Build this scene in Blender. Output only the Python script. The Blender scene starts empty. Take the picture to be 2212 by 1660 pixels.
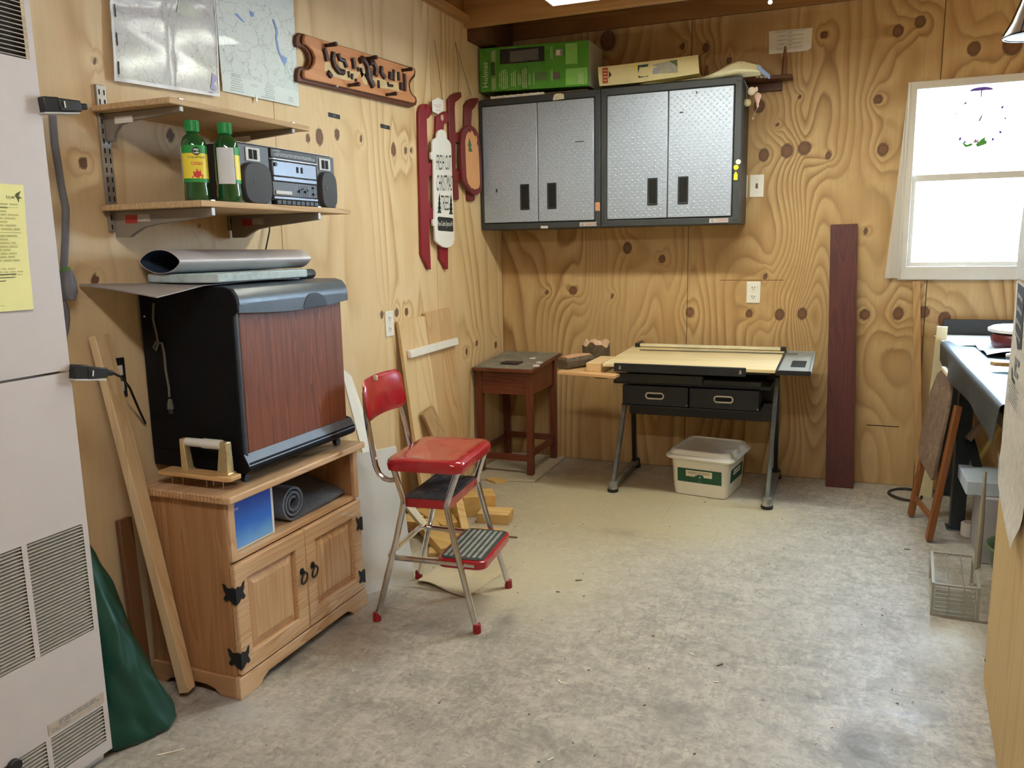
import bpy, bmesh, math, random
import numpy as np
from mathutils import Matrix, Vector
C = bpy.context.scene
COL = C.collection
PI = math.pi
rnd = random.Random(7)

# ------------------------------------------------------------------ camera, world, lights, exposure
CAM_H = 1.28
FPX = 1748.8
YAW, PITCH, ROLL = 0.389228, 0.169025, 0.0183753
def _rot():
    c, s = math.cos, math.sin
    f = np.array([-s(YAW)*c(PITCH), c(YAW)*c(PITCH), -s(PITCH)])
    r = np.array([c(YAW), s(YAW), 0.0]); d = np.cross(f, r)
    return np.array([c(ROLL)*r+s(ROLL)*d, -s(ROLL)*r+c(ROLL)*d, f])
R3 = _rot()
cam = bpy.data.cameras.new('camera'); camo = bpy.data.objects.new('camera', cam); COL.objects.link(camo)
mw = Matrix.Identity(4)
for i in range(3):
    mw[i][0] = R3[0][i]; mw[i][1] = -R3[1][i]; mw[i][2] = -R3[2][i]
mw[2][3] = CAM_H
camo.matrix_world = mw
cam.sensor_fit = 'HORIZONTAL'; cam.sensor_width = 36.0; cam.lens = FPX/2212*36.0
cam.clip_start = 0.02; cam.clip_end = 200
C.camera = camo

C.view_settings.view_transform = 'Standard'
C.view_settings.look = 'None'
C.view_settings.gamma = 1.0
C.view_settings.use_curve_mapping = False
C.view_settings.exposure = 1.02
C.cycles.use_denoising = True
C.cycles.max_bounces = 7
C.cycles.diffuse_bounces = 5
C.cycles.glossy_bounces = 4
C.cycles.transmission_bounces = 4
C.cycles.transparent_max_bounces = 8
C.cycles.sample_clamp_indirect = 8.0
C.cycles.caustics_reflective = False
C.cycles.caustics_refractive = False

SKY = (0.55, 0.77, 1.0); SKY_STRENGTH = 32.0
TUBE_A = (0.97, 1.0, 0.86); TUBE_A_STRENGTH = 37.0
TUBE_B = (1.0, 0.97, 0.94); TUBE_B_STRENGTH = 34.0
w = bpy.data.worlds.new('overcast_sky'); C.world = w; w.use_nodes = True
bg = w.node_tree.nodes['Background']; bg.inputs[0].default_value = (*SKY, 1); bg.inputs[1].default_value = SKY_STRENGTH
# portal that helps sample the sky through the window opening (emits nothing itself)
pl = bpy.data.lights.new('window_portal', 'AREA'); pl.shape = 'RECTANGLE'; pl.size = 0.60; pl.size_y = 0.90
pl.cycles.is_portal = True
po = bpy.data.objects.new('window_portal', pl); COL.objects.link(po)
po.location = (0.565, 4.66, 1.55); po.rotation_euler = (-PI/2, 0, 0)

# room
XL, XR, YB, YF, ZC = -1.92, 1.45, 4.56, -2.2, 2.56

# ------------------------------------------------------------------ helpers
def ray(u, v):
    return np.array([(u-1106)/FPX, (v-830)/FPX, 1.0]) @ R3
def at(u, v, ax, val):
    """world point on the plane axis=val that a photo pixel looks at (used to read real positions off real planes)"""
    d = ray(u, v); c = np.array([0, 0, CAM_H]); t = (val-c[ax])/d[ax]; p = c+t*d
    return (float(p[0]), float(p[1]), float(p[2]))

ROOTM = {}
def root_m(o):
    while o.parent is not None: o = o.parent
    return ROOTM.get(o.name, Matrix.Identity(4))

def thing(name, label, cat, loc=(0, 0, 0), rz=0.0, group=None):
    o = bpy.data.objects.new(name, None); COL.objects.link(o)
    o.empty_display_size = 0.05
    o.location = loc; o.rotation_euler = (0, 0, rz)
    ROOTM[o.name] = Matrix.Translation(loc) @ Matrix.Rotation(rz, 4, 'Z')
    o['label'] = label; o['category'] = cat
    if group: o['group'] = group
    return o
def tag(o, label, cat, group=None):
    o['label'] = label; o['category'] = cat
    if group: o['group'] = group
    return o
def struct(o):
    o['kind'] = 'structure'; return o

class M:
    def __init__(s): s.v = []; s.f = []; s.m = []; s.att = {}
    def add(s, vs, fs, m=0):
        b = len(s.v); s.v += [tuple(map(float, p)) for p in vs]
        for f in fs: s.f.append(tuple(b+i for i in f)); s.m.append(m)
        return s
    def box(s, x0, x1, y0, y1, z0, z1, m=0):
        vs = [(x, y, z) for x in (x0, x1) for y in (y0, y1) for z in (z0, z1)]
        return s.add(vs, [(0,1,3,2),(4,6,7,5),(0,4,5,1),(2,3,7,6),(0,2,6,4),(1,5,7,3)], m)
    def hexa(s, a, b, m=0):
        """solid between two quads a and b (same winding)"""
        return s.add(list(a)+list(b), [(3,2,1,0),(4,5,6,7),(0,1,5,4),(1,2,6,5),(2,3,7,6),(3,0,4,7)], m)
    def beam(s, p0, p1, w, t, up=(0,0,1), w1=None, t1=None, m=0):
        p0, p1, up = Vector(p0), Vector(p1), Vector(up)
        d = (p1-p0).normalized(); a = d.cross(up)
        if a.length < 1e-5: a = d.cross(Vector((0,1,0)))
        a.normalize(); b = a.cross(d).normalized()
        w1 = w if w1 is None else w1; t1 = t if t1 is None else t1
        q = lambda p, W, T: [p+a*i*W/2+b*j*T/2 for i, j in ((-1,-1),(1,-1),(1,1),(-1,1))]
        return s.hexa(q(p0, w, t), q(p1, w1, t1), m)
    def prism(s, pts, ax, a, b, m=0):
        """polygon pts (in the two other axes, in order) extruded along axis from a to b"""
        n = len(pts)
        def P(p, h):
            return {0: (h, p[0], p[1]), 1: (p[0], h, p[1]), 2: (p[0], p[1], h)}[ax]
        vs = [P(p, a) for p in pts]+[P(p, b) for p in pts]
        fs = [tuple(range(n))[::-1], tuple(range(n, 2*n))]+[(i, (i+1) % n, n+(i+1) % n, n+i) for i in range(n)]
        return s.add(vs, fs, m)
    def ring(s, outer, inner, ax, a, b, m=0):
        """frame between two closed outlines of equal count, extruded"""
        n = len(outer)
        def P(p, h): return {0: (h, p[0], p[1]), 1: (p[0], h, p[1]), 2: (p[0], p[1], h)}[ax]
        vs = [P(p, a) for p in outer]+[P(p, a) for p in inner]+[P(p, b) for p in outer]+[P(p, b) for p in inner]
        fs = []
        for i in range(n):
            j = (i+1) % n
            fs += [(i, j, n+j, n+i), (2*n+i, 3*n+i, 3*n+j, 2*n+j), (i, 2*n+i, 2*n+j, j), (n+i, n+j, 3*n+j, 3*n+i)]
        return s.add(vs, fs, m)
    def cyl(s, p0, p1, r0, r1=None, n=14, m=0, cap=True):
        return s.tube([p0, p1], [r0, r0 if r1 is None else r1], n, m=m, cap=cap)
    def tube(s, pts, r, n=8, closed=False, m=0, cap=True):
        pts = [Vector(p) for p in pts]; N = len(pts)
        rr = r if isinstance(r, (list, tuple)) else [r]*N
        vs = []; prev = None
        for i, p in enumerate(pts):
            if closed: d = pts[(i+1) % N]-pts[i-1]
            else: d = (pts[min(i+1, N-1)]-pts[max(i-1, 0)])
            d.normalize()
            if prev is None:
                a = d.cross(Vector((0, 0, 1)))
                if a.length < 1e-3: a = d.cross(Vector((0, 1, 0)))
            else:
                a = prev-d*prev.dot(d)
                if a.length < 1e-4: a = d.cross(Vector((0, 0, 1)))
            a.normalize(); prev = a; b = d.cross(a)
            for k in range(n):
                t = 2*PI*k/n; vs.append(p+a*(rr[i]*math.cos(t))+b*(rr[i]*math.sin(t)))
        fs = []
        for i in range(N if closed else N-1):
            j = (i+1) % N
            for k in range(n): fs.append((i*n+k, i*n+(k+1) % n, j*n+(k+1) % n, j*n+k))
        if cap and not closed: fs += [tuple(range(n))[::-1], tuple(range((N-1)*n, N*n))]
        return s.add(vs, fs, m)
    def lathe(s, prof, c, n=24, m=0):
        vs = []; fs = []; K = len(prof)
        for (r, z) in prof:
            for k in range(n):
                t = 2*PI*k/n; vs.append((c[0]+r*math.cos(t), c[1]+r*math.sin(t), c[2]+z))
        for i in range(K-1):
            for k in range(n): fs.append((i*n+k, i*n+(k+1) % n, (i+1)*n+(k+1) % n, (i+1)*n+k))
        fs += [tuple(range(n))[::-1], tuple(range((K-1)*n, K*n))]
        return s.add(vs, fs, m)
    def ball(s, c, r, n=12, m=0, sc=(1,1,1)):
        vs = []; fs = []; K = n//2
        vs.append((c[0], c[1], c[2]-r*sc[2]))
        for i in range(1, K):
            a = -PI/2+PI*i/K
            for k in range(n):
                t = 2*PI*k/n
                vs.append((c[0]+r*sc[0]*math.cos(a)*math.cos(t), c[1]+r*sc[1]*math.cos(a)*math.sin(t), c[2]+r*sc[2]*math.sin(a)))
        vs.append((c[0], c[1], c[2]+r*sc[2])); L = len(vs)-1
        for k in range(n): fs.append((0, 1+(k+1) % n, 1+k))
        for i in range(K-2):
            for k in range(n): fs.append((1+i*n+k, 1+i*n+(k+1) % n, 1+(i+1)*n+(k+1) % n, 1+(i+1)*n+k))
        for k in range(n): fs.append((1+(K-2)*n+k, 1+(K-2)*n+(k+1) % n, L))
        return s.add(vs, fs, m)
    def grid(s, fn, nu, nv, m=0):
        vs = [fn(i/nu, j/nv) for j in range(nv+1) for i in range(nu+1)]
        fs = [(j*(nu+1)+i, j*(nu+1)+i+1, (j+1)*(nu+1)+i+1, (j+1)*(nu+1)+i) for j in range(nv) for i in range(nu)]
        return s.add(vs, fs, m)
    def sheet(s, fn, nu, nv, th, m=0):
        """thin solid sheet: fn(u,v)-> point, th -> thickness vector"""
        th = Vector(th); top = [Vector(fn(i/nu, j/nv)) for j in range(nv+1) for i in range(nu+1)]
        n = len(top); W = nu+1
        vs = top+[p-th for p in top]
        fs = []
        for j in range(nv):
            for i in range(nu):
                a, b, c, d = j*W+i, j*W+i+1, (j+1)*W+i+1, (j+1)*W+i
                fs += [(a, b, c, d), (n+d, n+c, n+b, n+a)]
        for i in range(nu):
            a, b = i, i+1; fs.append((b, a, n+a, n+b))
            a, b = nv*W+i, nv*W+i+1; fs.append((a, b, n+b, n+a))
        for j in range(nv):
            a, b = j*W, (j+1)*W; fs.append((a, b, n+b, n+a))
            a, b = j*W+nu, (j+1)*W+nu; fs.append((b, a, n+a, n+b))
        return s.add(vs, fs, m)
    def flat(s, pts, m=0):
        return s.add(pts, [tuple(range(len(pts)))], m)
    def loft(s, rings, m=0, cap=True):
        n = len(rings[0]); vs = [p for r in rings for p in r]; fs = []
        for i in range(len(rings)-1):
            for k in range(n): fs.append((i*n+k, i*n+(k+1) % n, (i+1)*n+(k+1) % n, (i+1)*n+k))
        if cap: fs += [tuple(range(n))[::-1], tuple(range((len(rings)-1)*n, len(rings)*n))]
        return s.add(vs, fs, m)
    def xf(s, mat, start=0):
        s.v[start:] = [tuple(mat @ Vector(p)) for p in s.v[start:]]; return s
    def obj(s, name, mats, parent=None, bevel=0.0, seg=2, smooth=35, local=False, fix=True, kind=None, label=None):
        me = bpy.data.meshes.new(name)
        mats = mats if isinstance(mats, (list, tuple)) else [mats]
        vs = s.v
        o = bpy.data.objects.new(name, me)
        if parent is not None:
            if not local:
                mi = root_m(parent).inverted(); vs = [tuple(mi @ Vector(p)) for p in vs]
        else:
            a = np.array(vs); lo, hi = a.min(0), a.max(0)
            org = ((lo[0]+hi[0])/2, (lo[1]+hi[1])/2, lo[2])
            vs = [tuple(p) for p in (a-np.array(org))]; o.location = org
            ROOTM[o.name] = Matrix.Translation(org)
        me.from_pydata(vs, [], s.f)
        for mt in mats: me.materials.append(mt)
        if len(mats) > 1: me.polygons.foreach_set('material_index', s.m)
        if fix:
            bm = bmesh.new(); bm.from_mesh(me); bmesh.ops.recalc_face_normals(bm, faces=bm.faces); bm.to_mesh(me); bm.free()
        if smooth:
            me.polygons.foreach_set('use_smooth', [True]*len(me.polygons))
            me.set_sharp_from_angle(angle=math.radians(smooth))
        me.update()
        COL.objects.link(o)

        if parent is not None: o.parent = parent
        if bevel:
            b = o.modifiers.new('bevel', 'BEVEL'); b.width = bevel; b.segments = seg; b.limit_method = 'ANGLE'; b.angle_limit = math.radians(40)
            b.harden_normals = False
        if kind: o['kind'] = kind
        if label: o['label'] = label
        return o

_fontcache = {}
def text_shape(body):
    if body in _fontcache: return _fontcache[body]
    cu = bpy.data.curves.new('t', 'FONT'); cu.body = body; cu.resolution_u = 2
    cu.align_x = 'CENTER'
    ob = bpy.data.objects.new('t', cu); COL.objects.link(ob)
    dg = bpy.context.evaluated_depsgraph_get()
    me = bpy.data.meshes.new_from_object(ob.evaluated_get(dg))
    vs = np.array([tuple(v.co) for v in me.vertices]); fs = [tuple(p.vertices) for p in me.polygons]
    bpy.data.objects.remove(ob); bpy.data.curves.remove(cu); bpy.data.meshes.remove(me)
    lo, hi = vs.min(0), vs.max(0)
    vs = (vs-(lo+hi)/2)/np.maximum(hi-lo, 1e-6)
    _fontcache[body] = (vs, fs); return vs, fs
def text(m, body, c, right, up, w, h, mi=0):
    """append lettering: centred on c, spanning w along right and h along up"""
    vs, fs = text_shape(body); c, r, u = Vector(c), Vector(right).normalized(), Vector(up).normalized()
    m.add([c+r*(p[0]*w)+u*(p[1]*h) for p in vs], fs, mi); return m
def lines(m, c, right, up, w, h, n, seed=0, fill=0.5, mi=0, align='c'):
    """rows of fine print too small to read"""
    rr = random.Random(seed); c, r, u = Vector(c), Vector(right).normalized(), Vector(up).normalized()
    for i in range(n):
        ww = w*(0.65+0.35*rr.random()); y = h*(0.5-(i+0.5)/n); t = h/n*fill/2
        x = -ww/2 if align == 'c' else -w/2
        while x < (ww/2 if align == 'c' else -w/2+ww):
            l = w*(0.05+0.09*rr.random())
            m.flat([c+r*x+u*(y-t), c+r*(x+l)+u*(y-t), c+r*(x+l)+u*(y+t), c+r*x+u*(y+t)], mi); x += l+w*0.018
    return m

# ------------------------------------------------------------------ materials
def srgb(r, g, b):
    f = lambda c: (c/255/12.92) if c <= 10 else (((c/255)+0.055)/1.055)**2.4
    return (f(r), f(g), f(b))
class NT:
    def __init__(s, name):
        s.mat = bpy.data.materials.new(name); s.mat.use_nodes = True; s.t = s.mat.node_tree
        s.b = s.t.nodes['Principled BSDF']; s.out = s.t.nodes['Material Output']
    def n(s, typ, **kw):
        x = s.t.nodes.new(typ)
        for k, v in kw.items(): setattr(x, k, v)
        return x
    def l(s, a, b): s.t.links.new(a, b)
    def val(s, sock, v):
        if hasattr(v, 'bl_idname') or isinstance(v, bpy.types.NodeSocket): s.l(v, sock)
        else: sock.default_value = v
    def math(s, op, a, b=None):
        x = s.n('ShaderNodeMath', operation=op); s.val(x.inputs[0], a)
        if b is not None: s.val(x.inputs[1], b)
        return x.outputs[0]
    def coord(s, scale=(1,1,1), rot=(0,0,0), kind='Object'):
        tc = s.n('ShaderNodeTexCoord'); mp = s.n('ShaderNodeMapping')
        mp.inputs['Scale'].default_value = scale; mp.inputs['Rotation'].default_value = rot
        s.l(tc.outputs[kind], mp.inputs[0]); return mp.outputs[0]
    def noise(s, co, scale, detail=3, rough=0.5, dist=0.0):
        x = s.n('ShaderNodeTexNoise'); s.l(co, x.inputs['Vector']); x.inputs['Scale'].default_value = scale
        x.inputs['Detail'].default_value = detail; x.inputs['Roughness'].default_value = rough; x.inputs['Distortion'].default_value = dist
        return x.outputs[0]
    def ramp(s, fac, stops, interp='LINEAR'):
        x = s.n('ShaderNodeValToRGB'); x.color_ramp.interpolation = interp
        e = x.color_ramp.elements
        while len(e) < len(stops): e.new(0.5)
        for k, (p, c) in enumerate(stops):
            e[k].position = p; e[k].color = (*c, 1) if len(c) == 3 else c
        s.l(fac, x.inputs[0]); return x.outputs[0]
    def mix(s, fac, a, b, typ='MIX'):
        x = s.n('ShaderNodeMix', data_type='RGBA', blend_type=typ)
        s.val(x.inputs[0], fac)
        for sock, v in ((x.inputs[6], a), (x.inputs[7], b)):
            if isinstance(v, bpy.types.NodeSocket): s.l(v, sock)
            else: sock.default_value = (*v, 1)
        return x.outputs[2]
    def attr(s, name):
        x = s.n('ShaderNodeAttribute', attribute_name=name); return x.outputs['Fac']
    def bump(s, h, strength=0.3, dist=0.002):
        x = s.n('ShaderNodeBump'); x.inputs['Strength'].default_value = strength; x.inputs['Distance'].default_value = dist
        s.l(h, x.inputs['Height']); s.l(x.outputs[0], s.b.inputs['Normal'])
    def set(s, color=None, rough=None, metal=None, spec=None, coat=None):
        if color is not None:
            if isinstance(color, bpy.types.NodeSocket): s.l(color, s.b.inputs['Base Color'])
            else: s.b.inputs['Base Color'].default_value = (*color, 1)
        for k, v in (('Roughness', rough), ('Metallic', metal), ('Specular IOR Level', spec), ('Coat Weight', coat)):
            if v is not None: s.val(s.b.inputs[k], v)
        return s.mat
grey = lambda x: (x, x, x)
def plain(name, col, rough=0.5, metal=0.0, var=0.12, scale=14, bump=0.0, bscale=60, spec=0.5, coat=0.0, dirt=None):
    """solid colour with slight mottling (and optional dirt colour)"""
    t = NT(name); co = t.coord()
    nz = t.noise(co, scale, 4, 0.6)
    lo = tuple(c*(1-var) for c in col); hi = tuple(min(1, c*(1+var)) for c in col)
    c = t.ramp(nz, [(0.3, lo), (0.7, hi)])
    if dirt is not None:
        d = t.noise(co, scale*0.6, 6, 0.7); c = t.mix(t.ramp(d, [(0.5, grey(0)), (0.72, grey(dirt[1]))]), c, dirt[0])
    t.set(c, t.ramp(nz, [(0.2, grey(max(0, rough-0.06))), (0.8, grey(min(1, rough+0.06)))]), metal, spec, coat)
    if bump: t.bump(t.noise(co, bscale, 4, 0.6), bump)
    return t.mat
def wood(name, c1, c2, axis='z', freq=22, rough=0.6, contrast=1.0, stretch=0.07, coat=0.0, fine=160, knots=False, dist=1.2):
    """solid timber: growth bands and fibres run along the given object axis"""
    t = NT(name)
    sc = {'x': (stretch,1,1), 'y': (1,stretch,1), 'z': (1,1,stretch)}[axis]
    co = t.coord(sc)
    base = t.noise(co, freq*0.35, 2, 0.5, dist)
    band = t.math('FRACT', t.math('MULTIPLY', base, freq*0.45))
    m = tuple(a*0.55+b*0.45 for a, b in zip(c1, c2))
    c = t.ramp(band, [(0.0, c1), (0.5, m if contrast > 0.6 else c1), (0.82, c2), (0.93, c2), (1.0, c1)])
    big = t.noise(t.coord(tuple(0.4*x for x in sc)), 6, 2)
    c = t.mix(t.ramp(big, [(0.3, grey(0.15)), (0.7, grey(0.75))]), c, c1 if contrast < 1 else m)
    fs = {'x': (0.03,1,1), 'y': (1,0.03,1), 'z': (1,1,0.03)}[axis]
    fb = t.noise(t.coord(fs), fine, 3, 0.7)
    c = t.mix(t.ramp(fb, [(0.35, grey(0.30)), (0.65, grey(0.0))]), c, c2)
    if knots:
        v = t.n('ShaderNodeTexVoronoi'); t.l(t.coord({'x': (0.5,1,1), 'y': (1,0.5,1), 'z': (1,1,0.5)}[axis]), v.inputs['Vector']); v.inputs['Scale'].default_value = 6
        c = t.mix(t.ramp(v.outputs['Distance'], [(0.05, grey(1)), (0.11, grey(0))]), c, (0.09, 0.04, 0.018))
    t.set(c, rough, coat=coat); t.bump(fb, 0.12, 0.001)
    return t.mat

def ply(name, light, mid, dark, knot=(0.10, 0.040, 0.018), k=1.0, fibre='z', amt=1.0):
    """plywood veneer: 'grain' and 'knot' are read from the sheet mesh"""
    t = NT(name)
    fs = (1, 1, 0.025)
    st = t.noise(t.coord((1, 1, 0.10)), 9, 3, 0.55)
    g = t.math('ADD', t.math('MULTIPLY', t.attr('grain'), k), t.math('MULTIPLY', st, 0.7))
    band = t.math('FRACT', g)
    c = t.ramp(band, [(0.0, light), (0.25, light), (0.62, mid), (0.84, dark), (0.92, mid), (1.0, light)])
    soft = t.noise(t.coord((0.8, 0.8, 0.25)), 3.2, 3, 0.5)
    c = t.mix(t.ramp(soft, [(0.32, grey(0.0)), (0.62, grey(min(1.0, 0.80*amt)))]), c, tuple(a*0.7+b*0.3 for a, b in zip(light, mid)))
    fb = t.noise(t.coord(fs), 170, 3, 0.7)
    c = t.mix(t.ramp(fb, [(0.36, grey(0.34)), (0.62, grey(0.0))]), c, mid)
    blot = t.noise(t.coord((1, 1, 0.6)), 5, 4, 0.6)
    c = t.mix(t.ramp(blot, [(0.48, grey(0.0)), (0.68, grey(0.5))]), c, mid)
    kn = t.attr('knot')
    c = t.mix(t.ramp(kn, [(0.08, grey(0)), (0.40, grey(0.85)), (0.85, grey(0.95))]), c, t.ramp(kn, [(0.30, tuple(x*0.75 for x in knot)), (0.75, knot), (1.0, tuple(x*1.6 for x in knot))]))
    t.set(c, 0.62); t.bump(fb, 0.10, 0.001)
    return t.mat
# ------------------------------------------------------------------ shared materials
PLY_BACK = ply('plywood_tan', srgb(199,170,122), srgb(168,130,82), srgb(112,76,37), k=1.0)
PLY_LEFT = ply('plywood_pale', srgb(230,206,166), srgb(212,182,134), srgb(174,134,88), k=1.0, amt=1.15)
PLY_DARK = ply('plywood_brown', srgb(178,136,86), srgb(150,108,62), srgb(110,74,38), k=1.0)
PINE = wood('pine_lumber', srgb(232,208,168), srgb(208,174,126), 'z', 20, 0.6)
PINE_Y = wood('pine_lumber_along_y', srgb(230,202,158), srgb(206,170,118), 'y', 20, 0.6)
PINE_X = wood('pine_lumber_along_x', srgb(215,184,128), srgb(180,140,84), 'x', 20, 0.62)
JOIST = wood('joist_lumber', srgb(204,164,110), srgb(166,122,72), 'x', 16, 0.7, knots=True)
JOIST_Y = wood('ledger_lumber', srgb(196,152,98), srgb(150,104,56), 'y', 16, 0.7)
BLACK = plain('black_plastic', (0.012,0.012,0.013), 0.45)
BLACKM = plain('black_metal', (0.014,0.015,0.016), 0.4, 0.0, spec=0.5)
IRON = plain('black_iron', (0.010,0.010,0.011), 0.6, 0.0, bump=0.5, bscale=120)
WHITEP = plain('white_plastic', srgb(238,236,228), 0.4, var=0.04)
CHROME = plain('chrome', (0.74,0.73,0.72), 0.17, 1.0, var=0.1, dirt=((0.30,0.24,0.20), 0.55))
STEEL = plain('steel', (0.55,0.55,0.55), 0.35, 1.0)
BRASS = plain('brass', srgb(240,220,170), 0.30, 0.7)
PAPER = plain('white_paper', srgb(232,230,224), 0.8, var=0.03)
INK = plain('black_ink', (0.02,0.02,0.02), 0.8)
INKG = plain('grey_ink', (0.22,0.22,0.23), 0.8)
REDINK = plain('red_ink', srgb(190,40,36), 0.6)
DARK = plain('dark_inside', (0.010,0.009,0.008), 0.9)

# ------------------------------------------------------------------ setting: walls of plywood sheets
def field(U, V, seed, knots, kx, nb, amp=1.0, sv=(0.25, 0.9)):
    r = np.random.RandomState(seed)
    g = kx*U + 0.4*np.sin(V*1.3+seed)
    u0, u1, v0, v1 = U.min(), U.max(), V.min(), V.max()
    for _ in range(nb):
        uc, vc = r.uniform(u0, u1), r.uniform(v0-0.2, v1+0.2)
        su, sz = r.uniform(0.05, 0.16), r.uniform(*sv)
        g = g + r.choice([-1, 1])*r.uniform(0.6, 2.2)*amp*np.exp(-((U-uc)/su)**2-((V-vc)/sz)**2)
    K = np.zeros_like(U)
    for (a, b, s) in knots:
        el = 1.0+0.35*r.rand()
        d = np.sqrt(((U-a)/s)**2+((V-b)/(s*el))**2)
        g = g + r.choice([-1, 1])*3.2*np.exp(-d/2.6)
        g = g + 0.8*np.exp(-np.abs(U-a)/(1.6*s))*np.exp(-((V-b)/(s*7))**2)
        K = np.maximum(K, np.clip((1.25-d)/0.5, 0, 1))
    return g, K
def axis_pts(a, b, step, cuts=()):
    ks = [a]+[c for c in sorted(cuts) if a < c < b]+[b]; out = [a]
    for p, q in zip(ks[:-1], ks[1:]):
        n = max(1, int(round((q-p)/step))); out += [p+(q-p)*i/n for i in range(1, n+1)]
    return np.array(out)
def ply_sheet(plane, u0, u1, v0, v1, seed, knots, kx, nb, mat_, parent, hole=None, step=0.008, amp=1.0, sv=(0.25,0.9), th=0.012):
    g = 0.0018
    us = axis_pts(u0+g, u1-g, step, hole[:2] if hole else ()); vs = axis_pts(v0+g, v1-g, step*1.6, hole[2:] if hole else ())
    U, V = np.meshgrid(us, vs); G, K = field(U, V, seed, knots, kx, nb, amp, sv)
    nu, nv = len(us), len(vs)
    P3 = (lambda a, b, d: (a, plane[1]+d, b)) if plane[0] == 'y' else (lambda a, b, d: (plane[1]-d, a, b))
    verts = [P3(a, b, 0.0) for b in vs for a in us]
    fs = []
    for j in range(nv-1):
        for i in range(nu-1):
            if hole and hole[0] < (us[i]+us[i+1])/2 < hole[1] and hole[2] < (vs[j]+vs[j+1])/2 < hole[3]: continue
            q = (j*nu+i, j*nu+i+1, (j+1)*nu+i+1, (j+1)*nu+i)
            fs.append(q)
    border = [i for i in range(nu)]+[j*nu+nu-1 for j in range(1, nv)]+[(nv-1)*nu+i for i in range(nu-2, -1, -1)]+[j*nu for j in range(nv-2, 0, -1)]
    b0 = len(verts)
    for i in border: verts.append(P3(us[i % nu], vs[i//nu], th))
    nb_ = len(border)
    for k in range(nb_):
        fs.append((border[(k+1) % nb_], border[k], b0+k, b0+(k+1) % nb_))
    m = M(); m.v = verts; m.f = fs; m.m = [0]*len(fs)
    o = m.obj('plywood_sheet', mat_, parent, smooth=0, fix=False)
    me = o.data
    gg = np.concatenate([G.ravel(), np.array([G.ravel()[i] for i in border])]).astype(np.float32)
    kk = np.concatenate([K.ravel(), np.zeros(nb_)]).astype(np.float32)
    me.attributes.new('grain', 'FLOAT', 'POINT').data.foreach_set('value', gg)
    me.attributes.new('knot', 'FLOAT', 'POINT').data.foreach_set('value', kk)
    return o

WX0, WX1, WZ0, WZ1 = 0.262, 0.872, 1.088, 2.016      # window opening
FRAMEW = plain('stud_wood', srgb(150,112,70), 0.8)
m = M()                                             # framing behind the sheets, with the window opening
t0, t1 = YB+0.013, YB+0.10
m.box(XL-0.1, WX0, t0, t1, -0.05, ZC+0.1); m.box(WX1, XR+0.1, t0, t1, -0.05, ZC+0.1)
m.box(WX0, WX1, t0, t1, -0.05, WZ0); m.box(WX0, WX1, t0, t1, WZ1, ZC+0.1)
wall_back = struct(m.obj('wall_back', FRAMEW, smooth=0))
wall_left = struct(M().box(XL-0.10, XL-0.013, YF, YB+0.012, -0.05, ZC+0.1).obj('wall_left', FRAMEW, smooth=0))
wall_right = struct(M().box(XR, XR+0.1, YF, YB+0.1, -0.05, ZC+0.1).obj('wall_right', plain('right_wall_wood', srgb(196,158,104), 0.7), smooth=0))
wall_front = struct(M().box(XL-0.1, XR+0.1, YF-0.1, YF, -0.05, ZC+0.1).obj('wall_front', plain('front_wall_wood', srgb(205,170,118), 0.7), smooth=0))
BK = [(at(u, v, 1, YB), s) for u, v, s in [
    (1355,536,.026),(1238,628,.026),(1490,675,.022),(1650,335,.028),(1700,326,.032),(1738,320,.034),(1789,336,.016),
    (1907,323,.027),(1897,215,.022),(1780,75,.017),(1940,67,.026),(1988,47,.026),(2104,105,.03),(2187,95,.042),
    (1313,88,.045),(1525,103,.018),(1618,678,.020),(1684,680,.026),(1733,678,.026),(1868,680,.026),(1940,678,.026),
    (1640,230,.030),(1653,598,.012),(1727,208,.008),(1995,675,.030),(2040,690,.03),(1181,632,.012),(1322,640,.010),
    (1475,100,.014),(1680,270,.008),(1870,500,.012),(1575,130,.014),(1385,745,.02),(1430,560,.02)]]
BK = [(p[0], p[2], s*0.86) for p, s in BK]
HOLE = (WX0, WX1, WZ0, WZ1)
ply_sheet(('y', YB), XL, -0.805, 0.0, 2.44, 3, [k for k in BK if k[0] < -0.78], 13, 30, PLY_BACK, wall_back, amp=1.2)
ply_sheet(('y', YB), -0.805, 0.384, 0.0, 2.44, 11, [k for k in BK if -0.85 < k[0] < 0.40], 10, 40, PLY_BACK, wall_back, HOLE, amp=1.35, sv=(0.2,0.7))
ply_sheet(('y', YB), 0.384, XR, 0.0, 2.44, 5, [k for k in BK if k[0] > 0.36], 7, 18, PLY_BACK, wall_back, HOLE, amp=1.0)
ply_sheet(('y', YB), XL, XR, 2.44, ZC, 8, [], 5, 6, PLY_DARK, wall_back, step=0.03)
LK = [(at(u, v, 0, XL), s) for u, v, s in [
    (180,352,.012),(368,293,.014),(690,296,.022),(728,290,.016),(850,325,.020),(876,325,.012),(665,300,.012),(825,680,.012),
    (857,676,.016),(878,674,.014),(205,130,.006),(205,605,.012),(888,325,.01),(1030,742,.012),(1071,745,.016),(430,487,.004),
    (1008,760,.014),(780,300,.008),(850,320,.016)]]
LK = [(p[1], p[2], s) for p, s in LK]
for i, (a, b) in enumerate([(YF, -1.195), (-1.195, 0.025), (0.025, 1.245), (1.245, 2.482), (2.482, 3.705), (3.705, YB)]):
    ply_sheet(('x', XL), a, b, 0.0, 2.44, 20+i, [k for k in LK if a-0.05 < k[0] < b+0.05], (6, 6, 7, 5, 5, 9)[i], (6, 6, 14, 12, 20, 14)[i],
              PLY_LEFT, wall_left, step=0.008 if i > 2 else 0.05, amp=0.55, sv=(0.4, 1.3))
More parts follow.
